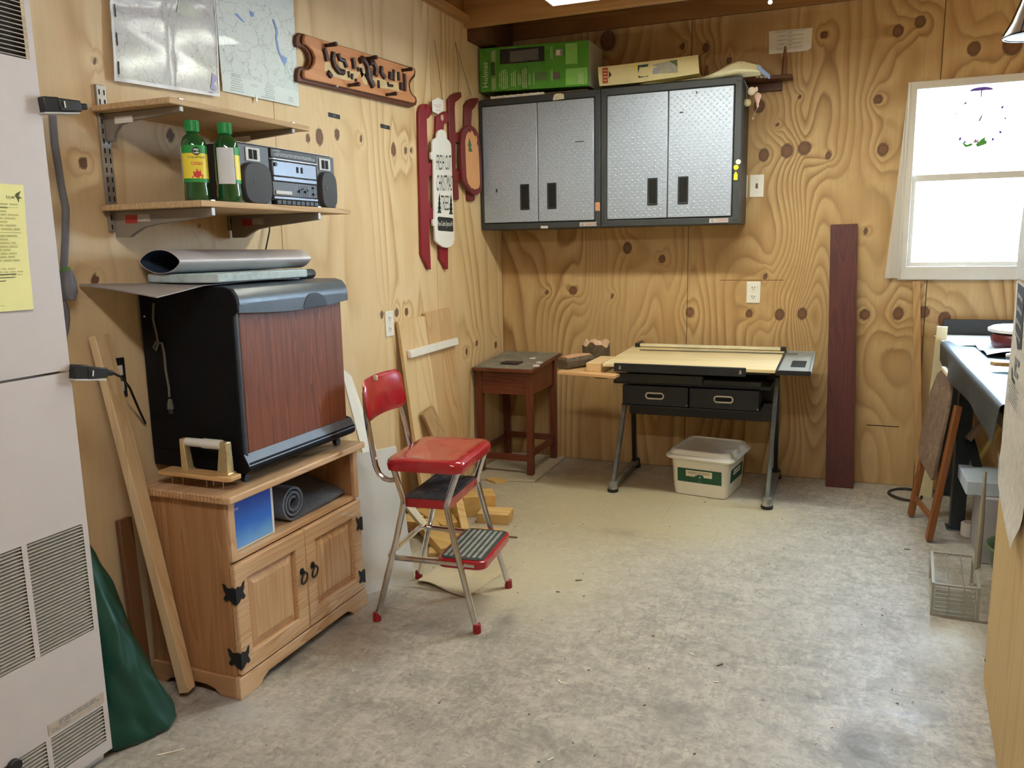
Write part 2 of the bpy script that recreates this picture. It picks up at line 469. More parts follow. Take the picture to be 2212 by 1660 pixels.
ply_sheet(('x', XL), YF, YB, 2.44, ZC, 40, [], 3, 6, PLY_DARK, wall_left, step=0.04)
# a short dark saw kerf left in two sheets
struct(M().box(-0.63, -0.298, YB-0.0006, YB+0.001, 1.073, 1.0765).obj('trim_1', plain('kerf_dark', srgb(110,72,34), 0.8), smooth=0))
struct(M().box(0.145, 0.30, YB-0.0006, YB+0.001, 0.313, 0.318).obj('trim_2', plain('kerf_black', srgb(44,28,16), 0.8), smooth=0))

# ------------------------------------------------------------------ setting: floor of dusty strand board sheets
t = NT('dusty_strand_board')
co = t.coord()
def flakes(rot, sc, seed):
    v = t.n('ShaderNodeTexVoronoi'); mp = t.n('ShaderNodeMapping'); mp.inputs['Scale'].default_value = sc; mp.inputs['Rotation'].default_value = (0,0,rot)
    mp.inputs['Location'].default_value = (seed, seed*1.7, 0)
    dn = t.n('ShaderNodeTexNoise'); t.l(co, dn.inputs['Vector']); dn.inputs['Scale'].default_value = 11; dn.inputs['Detail'].default_value = 6
    mx = t.n('ShaderNodeMix', data_type='VECTOR'); mx.inputs[0].default_value = 0.07; t.l(co, mx.inputs[4]); t.l(dn.outputs['Color'], mx.inputs[5])
    t.l(mx.outputs[1], mp.inputs[0]); t.l(mp.outputs[0], v.inputs['Vector']); v.inputs['Scale'].default_value = 1.0
    sep = t.n('ShaderNodeSeparateColor'); t.l(v.outputs['Color'], sep.inputs[0]); return sep.outputs[0]
f1 = flakes(0.5, (55,17,1), 0.0); f2 = flakes(-0.7, (15,48,1), 3.0); f3 = flakes(1.1, (105,34,1), 7.0); f4 = flakes(-0.35, (44,120,1), 5.0)
fl = t.math('ADD', t.math('MULTIPLY', f1, 0.15), t.math('ADD', t.math('MULTIPLY', f2, 0.20), t.math('ADD', t.math('MULTIPLY', f3, 0.35), t.math('MULTIPLY', f4, 0.30))))
big = t.noise(co, 1.7, 6, 0.62); mid = t.noise(co, 8, 10, 0.74, 0.5); fin = t.noise(co, 44, 8, 0.8, 0.6)
c = t.ramp(fl, [(0.25, srgb(158,149,136)), (0.5, srgb(177,168,154)), (0.75, srgb(194,186,172))])
c = t.mix(t.ramp(mid, [(0.44, grey(0)), (0.68, grey(0.75))]), c, srgb(124,118,109))
c = t.mix(t.ramp(big, [(0.38, grey(0)), (0.62, grey(0.35))]), c, srgb(190,184,172))
c = t.mix(t.ramp(fin, [(0.50, grey(0)), (0.70, grey(0.75))]), c, srgb(108,101,91))
fin2 = t.noise(co, 26, 8, 0.82, 0.8)
c = t.mix(t.ramp(fin2, [(0.60, grey(0)), (0.78, grey(0.55))]), c, srgb(220,215,203))
c = t.mix(t.math('MULTIPLY', t.attr('saw'), t.ramp(mid, [(0.3, grey(0.55)), (0.7, grey(0.95))])), c, srgb(198,186,152))
c = t.mix(t.math('MULTIPLY', t.attr('stain'), t.ramp(mid, [(0.3, grey(0.1)), (0.62, grey(0.9))])), c, srgb(98,92,86))
c = t.mix(t.math('MULTIPLY', t.attr('pale_patch'), t.ramp(mid, [(0.36, grey(0.1)), (0.58, grey(1.0))])), c, srgb(236,236,230))
t.set(c, t.ramp(mid, [(0.3, grey(0.42)), (0.7, grey(0.62))]), spec=0.5)
t.bump(t.math('ADD', t.math('MULTIPLY', fl, 0.4), fin), 0.18, 0.002)
FLOORM = t.mat
floor_ = struct(M().box(XL-0.1, XR+0.1, YF-0.1, YB+0.1, -0.06, -0.014).obj('floor', plain('subfloor', srgb(120,100,76), 0.9), smooth=0))
def fpt(u, v):
    d = ray(u, v); tt = -CAM_H/d[2]; return (d[0]*tt, d[1]*tt)
STAIN = [(fpt(1860,1600), .09, .05, .9), (fpt(1850,1640), .10, .06, .8), (fpt(1330,1150), .10, .05, .6), (fpt(1060,1380), .10, .05, .7), (fpt(640,1430), .16, .06, .9),
         (fpt(470,1520), .12, .10, .7), (fpt(900,1340), .16, .04, .5), (fpt(1090,1340), .05, .10, .8), (fpt(720,1350), .10, .05, .9), (fpt(1450,1530), .14, .05, .5),
         (fpt(2010,1540), .07, .05, .7), (fpt(930,1560), .25, .05, .45), (fpt(1240,1620), .22, .06, .5), (fpt(1700,1500), .20, .03, .5), (fpt(1260,1020), .3, .12, .4)]
SAW = [(fpt(1250,1080), .55, .55, 1.0), (fpt(1500,1120), .45, .40, .9), (fpt(1150,1250), .35, .45, .7), (fpt(1640,1105), .12, .10, 1.0), (fpt(1000,1240), .3, .3, .6)]
PALE_PATCH = [(fpt(2050,1400), .085, .11, 1.0), (fpt(2070,1365), .06, .06, 1.0), (fpt(540,1540), .16, .12, .35)]  # pale patches mixed into the floor colour
def blobs(x, y, L):
    return np.clip(sum(w_*np.exp(-((x-p[0])/a)**2-((y-p[1])/b)**2) for p, a, b, w_ in L), 0, 1)
for (x0, x1, y0, y1) in [(XL, -0.62, YF, 0.01), (-0.62, XR, YF, 0.01), (XL, XR, 0.01, 1.20), (XL, -0.93, 1.20, 2.37), (-0.93, XR, 1.20, 2.37), (XL, -0.47, 2.37, 3.59), (-0.47, 0.75, 2.37, 3.59), (0.75, XR, 2.37, 3.59), (XL, -0.74, 3.59, YB), (-0.74, XR, 3.59, YB)]:
    g = 0.0003; st = 0.025 if y1 > 0.5 else 0.2
    xs = axis_pts(x0+g, x1-g, st); ys = axis_pts(y0+g, y1-g, st)
    X, Y = np.meshgrid(xs, ys); nx, ny = len(xs), len(ys)
    m = M(); m.v = [(float(a), float(b), 0.0) for b in ys for a in xs]
    m.f = [(j*nx+i, j*nx+i+1, (j+1)*nx+i+1, (j+1)*nx+i) for j in range(ny-1) for i in range(nx-1)]
    bd = [i for i in range(nx)]+[j*nx+nx-1 for j in range(1, ny)]+[(ny-1)*nx+i for i in range(nx-2, -1, -1)]+[j*nx for j in range(ny-2, 0, -1)]
    b0 = len(m.v); m.v += [(m.v[i][0], m.v[i][1], -0.014) for i in bd]; nb_ = len(bd)
    m.f += [(bd[(k+1) % nb_], bd[k], b0+k, b0+(k+1) % nb_) for k in range(nb_)]
    m.m = [0]*len(m.f)
    o = m.obj('floor_sheet', FLOORM, floor_, smooth=0, fix=False)
    z = np.zeros(nb_)
    for nm, L in (('stain', STAIN), ('saw', SAW), ('pale_patch', PALE_PATCH)):
        o.data.attributes.new(nm, 'FLOAT', 'POINT').data.foreach_set('value', np.concatenate([blobs(X, Y, L).ravel(), z]).astype(np.float32))

# ------------------------------------------------------------------ setting: ceiling deck and joists
ceiling = struct(M().box(XL-0.1, XR+0.1, YF-0.1, YB+0.1, ZC, ZC+0.05).obj('ceiling', plain('ceiling_boards', srgb(176,134,84), 0.8), smooth=0))
for y in (4.10, 3.49, 2.88, 2.27, 1.66, 1.05, 0.44, -0.17, -0.78, -1.39):
    M().box(XL, XR, y, y+0.04, 2.42, ZC).obj('joist', JOIST, ceiling, bevel=0.003)
struct(M().box(XL, XL+0.04, YF, 4.098, 2.435, 2.475).obj('trim_3', JOIST_Y, bevel=0.003))
struct(M().box(XL, XR, YB-0.012, YB, 2.44, 2.53).obj('trim_4', PLY_DARK if False else wood('plate_wood', srgb(176,134,84), srgb(142,102,58), 'x', 14, 0.8), bevel=0.002))
struct(M().box(XL, XL+0.10, 4.142, YB-0.014, 2.36, 2.56).obj('trim_5', plain('shaded_block', srgb(96,62,34), 0.8), bevel=0.002))  # beam end in the corner, its shadow put into the dark brown

# ------------------------------------------------------------------ setting: window with vinyl frame
VINYL = plain('white_vinyl', srgb(208,203,194), 0.4, var=0.03)
t = NT('window_glass')
tr = t.n('ShaderNodeBsdfTransparent'); gl = t.n('ShaderNodeBsdfGlossy'); gl.inputs['Roughness'].default_value = 0.02
mx = t.n('ShaderNodeMixShader'); mx.inputs[0].default_value = 0.07; t.l(tr.outputs[0], mx.inputs[1]); t.l(gl.outputs[0], mx.inputs[2]); t.l(mx.outputs[0], t.out.inputs[0])
GLASS = t.mat
FILM_T = NT('clear_film')
tr = FILM_T.n('ShaderNodeBsdfTransparent'); df = FILM_T.n('ShaderNodeBsdfDiffuse'); df.inputs[0].default_value = (*srgb(228,224,216), 1)
gs = FILM_T.n('ShaderNodeBsdfGlossy'); gs.inputs['Roughness'].default_value = 0.2
m1 = FILM_T.n('ShaderNodeMixShader'); m1.inputs[0].default_value = 0.5; m2 = FILM_T.n('ShaderNodeMixShader'); m2.inputs[0].default_value = 0.08
FILM_T.l(tr.outputs[0], m1.inputs[1]); FILM_T.l(df.outputs[0], m1.inputs[2]); FILM_T.l(m1.outputs[0], m2.inputs[1]); FILM_T.l(gs.outputs[0], m2.inputs[2]); FILM_T.l(m2.outputs[0], FILM_T.out.inputs[0])
FILM = FILM_T.mat
fo, fi = (WX0-0.016, WX1+0.016, WZ0-0.012, WZ1+0.012), (WX0+0.024, WX1-0.024, WZ0+0.055, WZ1-0.026)
rect = lambda a: [(a[0],a[2]),(a[1],a[2]),(a[1],a[3]),(a[0],a[3])]
win = struct(M().ring(rect(fo), rect(fi), 1, YB-0.022, YB+0.06).obj('window_1', VINYL, bevel=0.004))
zm = 1.575
M().ring([(fi[0],zm-0.012),(fi[1],zm-0.012),(fi[1],fi[3]),(fi[0],fi[3])], [(fi[0]+0.016,zm+0.016),(fi[1]-0.016,zm+0.016),(fi[1]-0.016,fi[3]-0.012),(fi[0]+0.016,fi[3]-0.012)], 1, YB+0.028, YB+0.055).obj('upper_sash', VINYL, win, bevel=0.003)
M().ring([(fi[0],fi[2]),(fi[1],fi[2]),(fi[1],zm+0.014),(fi[0],zm+0.014)], [(fi[0]+0.02,fi[2]+0.02),(fi[1]-0.02,fi[2]+0.02),(fi[1]-0.02,zm-0.02),(fi[0]+0.02,zm-0.02)], 1, YB-0.004, YB+0.026).obj('lower_sash', VINYL, win, bevel=0.003)
M().box(fi[0]+0.014, fi[1]-0.014, YB+0.038, YB+0.042, zm+0.014, fi[3]-0.01).obj('window_pane', GLASS, win, smooth=0)
M().box(fi[0]+0.018, fi[1]-0.018, YB+0.009, YB+0.013, fi[2]+0.018, zm-0.018).obj('window_pane', GLASS, win, smooth=0)
def film_pt(u, v):
    z = 1.085+v*0.94; w_ = 0.012+0.055*(1-v)**1.3
    return (0.255-w_*(1-u), YB-0.024-0.006*math.sin(u*7+v*9)*(1-v)-0.004, z)
tag(M().sheet(film_pt, 8, 24, (0,-0.0006,0)).obj('plastic_film', FILM), 'clear plastic film taped down the left side of the window frame', 'plastic film')
# floor-to-window lath leaning in the sheet joint
p0, p1 = (0.402, 4.45, 0.004), (0.336, YB-0.012, 1.07)
tag(M().beam(p0, p1, 0.034, 0.008, up=(0,1,0)).obj('wooden_lath', wood('lath_tan', srgb(190,152,102), srgb(160,120,74), 'z', 18, 0.7), bevel=0.002), 'thin wooden lath leaning on the back wall under the left corner of the window', 'lath')
# ------------------------------------------------------------------ wall furnace on the left
HEAT = plain('heater_enamel', srgb(206,199,196), 0.42, var=0.02, bump=0.03, bscale=400)
HEATD = plain('heater_slot_dark', srgb(70,64,54), 0.8)
SLAT = plain('louver_enamel', srgb(186,178,166), 0.5, var=0.08, dirt=(srgb(150,138,118), 0.5))
HX, HY0, HY1 = -1.68, 0.60, 1.354
ht = thing('wall_heater', 'tall beige-grey wall heater with louvered grilles at the left edge', 'heater', (-1.80, 0.98, 0.0))
M().box(XL+0.002, HX-0.022, HY0+0.006, HY1-0.006, 0.0, 1.93).obj('heater_body', HEAT, ht, bevel=0.006)
cols = [(1.032, 1.181), (1.194, 1.340)]
def door(z0, z1, grilles):
    """sheet-metal door with cut-outs for the grilles"""
    m = M(); ys = sorted({HY0, HY1, *[c for g in cols for c in g]}); zs = sorted({z0, z1, *[z for g in grilles for z in g]})
    for i in range(len(ys)-1):
        for j in range(len(zs)-1):
            yc, zc = (ys[i]+ys[i+1])/2, (zs[j]+zs[j+1])/2
            if any(a < yc < b for a, b in cols) and any(a < zc < b for a, b in grilles): continue
            a, b, c_, d = ys[i], ys[i+1], zs[j], zs[j+1]
            k = len(m.v); m.add([(HX,a,c_),(HX,b,c_),(HX,b,d),(HX,a,d)], [(0,1,2,3)])
    e = 0.018
    for (p, q) in (((HY1,z0),(HY1,z1)), ((HY0,z1),(HY0,z0)), ((HY1,z1),(HY0,z1)), ((HY0,z0),(HY1,z0))):
        m.add([(HX,*p),(HX-e,*p),(HX-e,*q),(HX,*q)], [(0,1,2,3)])
    return m
lo = door(0.03, 1.006, [(0.062, 0.156), (0.363, 0.636)]).obj('lower_door', HEAT, ht, smooth=0)
up = door(1.012, 1.925, [(1.702, 1.90)]).obj('upper_door', HEAT, ht, smooth=0)
slat_me = {}
def grille(y0, y1, z0, z1, pitch, owner):
    g = M().box(HX-0.017, HX-0.0165, y0-0.004, y1+0.004, z0-0.004, z1+0.004).obj('louver_grille', HEATD, ht, smooth=0)
    n = int(round((z1-z0)/pitch)); L = round(y1-y0, 4)
    for k in range(n):
        zc = z0+(k+0.5)*(z1-z0)/n
        if L not in slat_me:
            ml = M().hexa([(-0.010,-L/2,0.0014),(-0.010,L/2,0.0014),(0.0,L/2,-0.0022),(0.0,-L/2,-0.0022)], [(-0.010,-L/2,0.0020),(-0.010,L/2,0.0020),(0.0,L/2,-0.0002),(0.0,-L/2,-0.0002)])
            o = ml.obj('louver_slat', SLAT, g, local=True, smooth=0); slat_me[L] = o
        else:
            o = slat_me[L].copy(); COL.objects.link(o); o.parent = g
        o.location = root_m(ht).inverted() @ Vector((HX, (y0+y1)/2, zc))
for c_ in cols:
    grille(*c_, 0.363, 0.636, 0.0083, ht); grille(*c_, 0.062, 0.156, 0.0094, ht); grille(*c_, 1.702, 1.90, 0.0094, ht)
M().box(HX+0.0002, HX+0.0012, 1.19, 1.345, 0.163, 0.192).obj('caution_label', plain('label_tan', srgb(188,176,160), 0.7, var=0.15, scale=60), ht, smooth=0)
mm = M(); text(mm, 'CAUTION', (HX+0.0016, 1.222, 0.171), (0,1,0), (0,0,1), 0.045, 0.009); lines(mm, (HX+0.0016, 1.27, 0.183), (0,1,0), (0,0,1), 0.14, 0.012, 2, 3)
mm.obj('caution_lettering', INKG, ht, smooth=0)
M().cyl((HX-0.002, 1.098, 0.148), (HX+0.012, 1.098, 0.148), 0.016).obj('valve_knob', BLACK, ht, bevel=0.002)
def clip(base, tip, name):
    b, tp = Vector(base), Vector(tip); d = (tp-b)
    m = M(); m.beam(b+d*0.02, b+d*0.36, 0.026, 0.034); m.beam(b+d*0.33, b+d*0.84, 0.030, 0.030, w1=0.020, t1=0.024); m.beam(b+d*0.82, tp, 0.012, 0.014)
    o = m.obj(name, BLACK, ht, bevel=0.003)
    M().beam(b+Vector((0,0,-0.019)), b+d*0.74+Vector((0,0,-0.017)), 0.034, 0.004).obj('grey_strap', plain('strap_grey', srgb(196,198,196), 0.5), o, bevel=0.001)
    M().beam(b+d*0.54+Vector((0.012,-0.014,0)), b+d*0.56+Vector((0.012,-0.014,0)), 0.006, 0.014).obj('white_mark', WHITEP, o)
b1, t1_ = at(86, 226, 0, -1.672), at(187, 231, 0, -1.655)
b2, t2_ = at(152, 803, 0, -1.672), at(243, 806, 0, -1.655)
clip(b1, t1_, 'upper_clip'); clip(b2, t2_, 'lower_clip')

# yellow notice taped on the heater
YEL = plain('yellow_paper', srgb(242,240,168), 0.8, var=0.03)
no = thing('yellow_notice', 'yellow printed notice sheet taped to the front of the wall heater', 'notice', (HX, 1.17, 1.16))
def ypt(u, v):
    return (HX+0.0035+0.010*max(0, u-0.6)*max(0, 0.35-v)*2+0.0006*math.sin(9*v), 1.066+u*0.220-0.012*(1-v)*u, 1.160+v*0.271)
M().sheet(ypt, 8, 10, (0.0008,0,0)).obj('paper', YEL, no)
mm = M(); X_ = HX+0.0042
R_, U_ = (0,1,0), (0,0,1)
lines(mm, (X_, 1.17, 1.408), R_, U_, 0.16, 0.010, 1, 1, 0.8); lines(mm, (X_, 1.165, 1.362), R_, U_, 0.19, 0.06, 8, 2, 0.5)
lines(mm, (X_, 1.165, 1.295), R_, U_, 0.19, 0.06, 8, 4, 0.5); lines(mm, (X_, 1.16, 1.244), R_, U_, 0.19, 0.02, 3, 5, 0.4)
for z in (1.381, 1.328, 1.212, 1.201, 1.189, 1.172): mm.flat([(X_, 1.075, z), (X_, 1.268, z), (X_, 1.268, z+0.0012), (X_, 1.075, z+0.0012)])
mm.obj('print', plain('faint_ink', srgb(196,194,128), 0.8), no, smooth=0)
mm = M(); text(mm, 'ice', (X_+0.0004, 1.252, 1.404), R_, U_, 0.02, 0.007)
mm.flat([(X_, 1.266,1.412),(X_, 1.278,1.418),(X_,1.272,1.407),(X_,1.279,1.402),(X_,1.272,1.401),(X_,1.270,1.392),(X_,1.267,1.400),(X_,1.262,1.407)])
for z in (1.238, 1.231, 1.224): mm.flat([(X_,1.19,z),(X_,1.245-(1.238-z)*-0.8,z),(X_,1.245,z+0.0022),(X_,1.19,z+0.0022)])
mm.obj('bold_print', plain('olive_ink', srgb(96,96,60), 0.8), no, smooth=0)

# grey cord and plug behind the heater
GCORD = plain('grey_rubber', srgb(112,112,118), 0.5, var=0.1)
pc = thing('grey_power_cord', 'thick grey power cord with moulded plug hanging on the wall behind the heater', 'cord', (XL, 1.55, 1.0))
M().tube([at(113,245,0,-1.895), at(118,310,0,-1.895), at(132,400,0,-1.895), at(142,450,0,-1.895), at(141,520,0,-1.895), at(138,575,0,-1.895), at(140,600,0,-1.895)], 0.0095, 10).obj('cord', GCORD, pc)
M().tube([at(136,650,0,-1.90), at(143,668,0,-1.90), at(145,690,0,-1.90), at(142,715,0,-1.90), at(134,740,0,-1.90)], 0.0075, 8).obj('cord', GCORD, pc)
c0 = Vector(at(143,612,0,-1.895))
M().loft([[(c0.x+dx, c0.y+sy*w_, c0.z+z_) for dx, sy in ((-0.02,-1),(0.018,-0.8),(0.024,0),(0.018,0.8),(-0.02,1),(-0.02,0))] for z_, w_ in ((0.035,0.008),(0.022,0.016),(0.0,0.024),(-0.025,0.024),(-0.045,0.012))]).obj('plug', GCORD, pc, bevel=0.003)
M().tube([c0+Vector((0.004,0,0.026)), c0+Vector((0.004,0,0.042))], 0.0115, 10).obj('green_collar', plain('green_tape', srgb(90,140,64), 0.6), pc)

# black outlet and thin black cord
wo = thing('wall_outlet', 'black duplex wall outlet behind the leaning pine board', 'outlet', (XL, 1.695, 0.92))
M().box(XL+0.0005, XL+0.007, 1.672, 1.722, 0.868, 0.984).obj('cover_plate', BLACK, wo, bevel=0.003)
for z in (0.948, 0.902): M().box(XL+0.006, XL+0.010, 1.684, 1.710, z-0.015, z+0.015).obj('socket', plain('outlet_white', srgb(225,222,214), 0.4), wo, bevel=0.003)
tag(M().tube([Vector(t2_), Vector(at(262,815,0,-1.76)), Vector(at(280,838,0,-1.84)), Vector(at(300,885,0,-1.885)), Vector(at(314,915,0,-1.908))], 0.0035, 8).obj('black_cord', BLACK), 'thin black cord running from the lower heater clip down behind the black cabinet', 'cord')

# green tarp rolled up and leaning behind the heater
TARP = plain('green_tarp', srgb(4,64,48), 0.40, var=0.18, scale=5, bump=0.05, bscale=300)
rings = []
for k in range(49):
    s_ = k/48; cz = 0.004+0.68*s_; cx_, cy_ = -1.748-0.10*s_, 1.468-0.075*s_; rx, ry = 0.100*(1-s_)**0.7+0.014, 0.105*(1-s_)**0.75+0.016
    if k == 0: rx, ry = rx*0.90, ry*0.92
    ring_ = []
    for i in range(72):
        a = 2*PI*i/72
        wr = 1+0.10*math.sin(3*a+5*s_)*math.sin(PI*min(1, s_*1.3+0.1))+0.05*math.sin(5*a-9*s_)+0.03*math.sin(11*a+14*s_)
        fd = lambda t_: 1-2*abs(((t_/PI) % 1)-0.5)
        wr += (0.10*(fd(2.2*a-7*s_+0.4)**3)+0.05*fd(4.1*a+16*s_)**2-0.06)*min(1, 2.5*(1-s_))
        if s_ < 0.28: wr += 0.06*(fd(26*s_+2.4*a+1.2*math.sin(3*a))**2-0.4)*(1-s_/0.28)
        x_ = cx_+rx*wr*math.cos(a); ring_.append((max(x_, XL+0.006), cy_+ry*wr*math.sin(a), cz))
    rings.append(ring_)
tag(M().loft(rings).obj('green_tarp', TARP, smooth=60), 'dark green tarp rolled up and leaning in the gap beside the wall heater', 'tarp')

# pine board leaning beside it
lb = tag(M().beam((-1.722, 1.655, 0.018), (-1.893, 1.626, 1.058), 0.040, 0.030, up=(0.97,0.25,0), w1=0.066, t1=0.022).obj('pine_board', PINE, bevel=0.002), 'long narrow pine board leaning on the wall at the left of the oak cabinet', 'board')
tag(M().beam((-1.865, 1.636, 0.008), (-1.905, 1.655, 0.52), 0.05, 0.016, up=(1,0.1,0)).obj('brown_strip', wood('brown_strip_wood', srgb(130,90,54), srgb(92,58,32), 'z', 20), bevel=0.002), 'short dark brown strip leaning behind the pine board beside the oak cabinet', 'board')  # thin dark brown strip standing beside the cabinet

# ------------------------------------------------------------------ oak TV cabinet
OAK = wood('oak_upright', srgb(224,190,150), srgb(182,138,96), 'z', 26, 0.5, coat=0.15)
OAKY = wood('oak_along_y', srgb(226,194,154), srgb(186,142,100), 'y', 26, 0.5, coat=0.15)
OAKX = wood('oak_along_x', srgb(206,166,122), srgb(164,118,76), 'x', 26, 0.5, coat=0.15)
OAK_SHADED = wood('oak_side_shaded', srgb(196,150,104), srgb(152,104,62), 'z', 22, 0.5, coat=0.1)  # darker oak copy, shade on the cabinet sides put into the colour
tv = thing('oak_cabinet', 'small oak cabinet with two panel doors and black iron hinges holding the black appliance', 'cabinet', (-1.72, 2.02, 0.0))
Y0, Y1, FX = 1.70, 2.352, -1.575
ym = (Y0+Y1)/2
for a, b in ((Y0, Y0+0.018), (Y1-0.018, Y1)):
    M().box(-1.885, FX, a, b, 0.03, 0.588).obj('side_panel', OAK_SHADED, tv, bevel=0.002)
M().box(-1.893, -1.535, Y0-0.018, Y1+0.018, 0.589, 0.611).obj('top_board', OAKY, tv, bevel=0.005, seg=3)
m = M()
for k in range(26): m.box(-1.89+k*0.0125, -1.884+k*0.0125, Y0-0.0195, Y0-0.017, 0.591, 0.608)
m.obj('top_edge_beading', OAKX, tv, smooth=0, kind='stuff')
M().box(-1.88, FX+0.006, Y0+0.019, Y1-0.019, 0.405, 0.421).obj('shelf', OAKY, tv, bevel=0.002)
M().box(-1.886, -1.880, Y0+0.019, Y1-0.019, 0.05, 0.587).obj('back_panel', OAK_SHADED, tv)
M().box(-1.88, FX, Y0+0.019, Y1-0.019, 0.055, 0.068).obj('bottom_board', OAKY, tv)
for a, b in ((Y0, Y0+0.026), (Y1-0.026, Y1)): M().box(FX, FX+0.016, a, b, 0.412, 0.588).obj('front_stile', OAK, tv, bevel=0.003)
M().box(FX, FX+0.016, Y0+0.027, Y1-0.027, 0.580, 0.588).obj('front_rail', OAKY, tv, bevel=0.002)
# plinths with scooped feet
ft = 0.075; arch = [(Y0-0.012, 0.0), (Y0+ft, 0.0), (Y0+ft+0.015, 0.016), (Y0+ft+0.04, 0.028), (Y1-ft-0.04, 0.028), (Y1-ft-0.015, 0.016), (Y1-ft, 0.0), (Y1+0.012, 0.0), (Y1+0.012, 0.055), (Y1+0.008, 0.064), (Y0-0.008, 0.064), (Y0-0.012, 0.055)]
M().prism(arch, 0, FX, FX+0.020).obj('front_plinth', OAKY, tv, bevel=0.002)
arch2 = [(-1.885, 0.0), (-1.84, 0.0), (-1.82, 0.018), (-1.79, 0.026), (-1.68, 0.026), (-1.65, 0.018), (-1.63, 0.0), (FX-0.001, 0.0), (FX-0.001, 0.064), (-1.885, 0.064)]
M().prism(arch2, 1, Y0-0.012, Y0-0.001).obj('side_plinth', OAKX, tv, bevel=0.002)
M().prism(arch2, 1, Y1+0.001, Y1+0.012).obj('side_plinth', OAKX, tv, bevel=0.002)
def cab_door(a, b, inner):
    z0, z1 = 0.069, 0.402; x0, x1 = FX+0.001, FX+0.021
    st = 0.052
    dr = M().ring([(a,z0),(b,z0),(b,z1),(a,z1)], [(a+st,z0+st),(b-st,z0+st),(b-st,z1-st),(a+st,z1-st)], 0, x0, x1).obj('door', OAKY, tv, bevel=0.004)
    pts = [(a+st,z0+st),(b-st,z0+st),(b-st,z1-st),(a+st,z1-st)]; q = 0.030
    pin = [(a+st+q,z0+st+q),(b-st-q,z0+st+q),(b-st-q,z1-st-q),(a+st+q,z1-st-q)]
    m = M(); A = [(x0+0.004,*p) for p in pts]; B = [(x0+0.015,*p) for p in pin]
    m.add(A+B, [(0,1,5,4),(1,2,6,5),(2,3,7,6),(3,0,4,7),(4,5,6,7)]); m.obj('raised_panel', OAK, dr, smooth=0)
    yk = b-0.027 if inner > 0 else a+0.027; zk = 0.262
    m = M().prism([(yk-0.010,zk+0.012),(yk-0.004,zk+0.020),(yk+0.004,zk+0.020),(yk+0.010,zk+0.012),(yk+0.007,zk),(yk-0.007,zk)], 0, x1, x1+0.004)
    m.tube([(x1+0.010+0.004*math.sin(t_), yk+0.0145*math.cos(t_), zk-0.012+0.019*math.sin(t_)) for t_ in [2*PI*i/18 for i in range(18)]], 0.0030, 8, closed=True)
    m.cyl((x1, yk, zk+0.008), (x1+0.014, yk, zk+0.008), 0.005, n=8)
    m.obj('ring_pull', IRON, dr)
    ye, sg = (a, 1) if inner > 0 else (b, -1)
    for zc in (0.318, 0.120):
        sc = 0.86
        fl_ = [(0,-0.034),(0.010,-0.030),(0.022,-0.018),(0.030,-0.026),(0.040,-0.020),(0.036,-0.010),(0.030,0.0),(0.036,0.010),(0.040,0.034),(0.032,0.030),(0.028,0.022),(0.018,0.020),(0.010,0.026),(0,0.022)]
        m = M().prism([(ye+sg*(p[0]*sc), zc+p[1]*sc) for p in fl_], 0, x1, x1+0.0025)
        yo = Y0 if inner > 0 else Y1
        m.prism([(x1-p[0]*sc*1.25, zc+p[1]*sc) for p in fl_], 1, *((yo-0.0045, yo-0.001) if inner > 0 else (yo+0.001, yo+0.0045)))
        m.box(x1-0.004, x1+0.0025, min(ye-sg*0.0035, ye), max(ye-sg*0.0035, ye), zc-0.029, zc+0.019)
        m.obj('hinge', IRON, dr, smooth=0)
cab_door(Y0+0.001, ym-0.0012, 1); cab_door(ym+0.0012, Y1-0.001, -1)

# blue filter box in the open bay
t = NT('blue_box_print'); co = t.coord((1,1,1)); sp = t.n('ShaderNodeSeparateXYZ'); t.l(co, sp.inputs[0])
t.set(t.ramp(t.math('ADD', t.math('MULTIPLY', sp.outputs[2], 5.5), t.math('MULTIPLY', t.noise(co, 20, 3), 0.2)), [(0.15, srgb(120,178,232)), (0.45, srgb(52,116,214)), (0.95, srgb(24,72,190))]), 0.35)
BBOX = t.mat
bb = thing('blue_filter_box', 'blue and white filter box standing in the open bay of the oak cabinet', 'box', (-1.72, 1.82, 0.4215))
M().box(-1.855, -1.590, 1.728, 1.930, 0.4215, 0.578).obj('carton', WHITEP, bb, bevel=0.002)
M().box(-1.5895, -1.589, 1.729, 1.918, 0.428, 0.5775).obj('blue_front', BBOX, bb, smooth=0)
mm = M(); text(mm, 'Air Filter', (-1.5885, 1.754, 0.549), (0,1,0), (0,0,1), 0.046, 0.010); text(mm, 'Filtre', (-1.5885, 1.747, 0.563), (0,1,0), (0,0,1), 0.028, 0.007); text(mm, 'Quartz', (-1.5885, 1.896, 0.571), (0,1,0), (0,0,1), 0.026, 0.005)
mm.obj('lettering', WHITEP, bb, smooth=0)

# rolled grey mat
MAT = plain('grey_felt', srgb(100,107,120), 0.95, var=0.25, scale=120, bump=0.6, bscale=220)
pts = []; cy_, r1 = 2.040, 0.060; cz_ = 0.4225+r1
for k in range(70):
    a = 2*PI*2.6*k/69; r = 0.018+(r1-0.005-0.018)*k/69
    pts.append((cy_+r*math.cos(a-2*PI*2.6-PI/2), cz_+r*math.sin(a-2*PI*2.6-PI/2)))
pts += [(cy_+0.05, 0.4275), (cy_+0.12, 0.4285), (cy_+0.20, 0.4290), (2.322, 0.436)]
th = 0.0042; L_ = len(pts); out = []; inn = []
for i in range(L_):
    p, q = pts[max(0,i-1)], pts[min(L_-1,i+1)]; d = Vector((q[0]-p[0], q[1]-p[1])).normalized()
    out.append((pts[i][0]+d.y*th, pts[i][1]-d.x*th)); inn.append((pts[i][0]-d.y*th, pts[i][1]+d.x*th))
m = M()
vs = []; X0_, X1_ = -1.87, -1.60
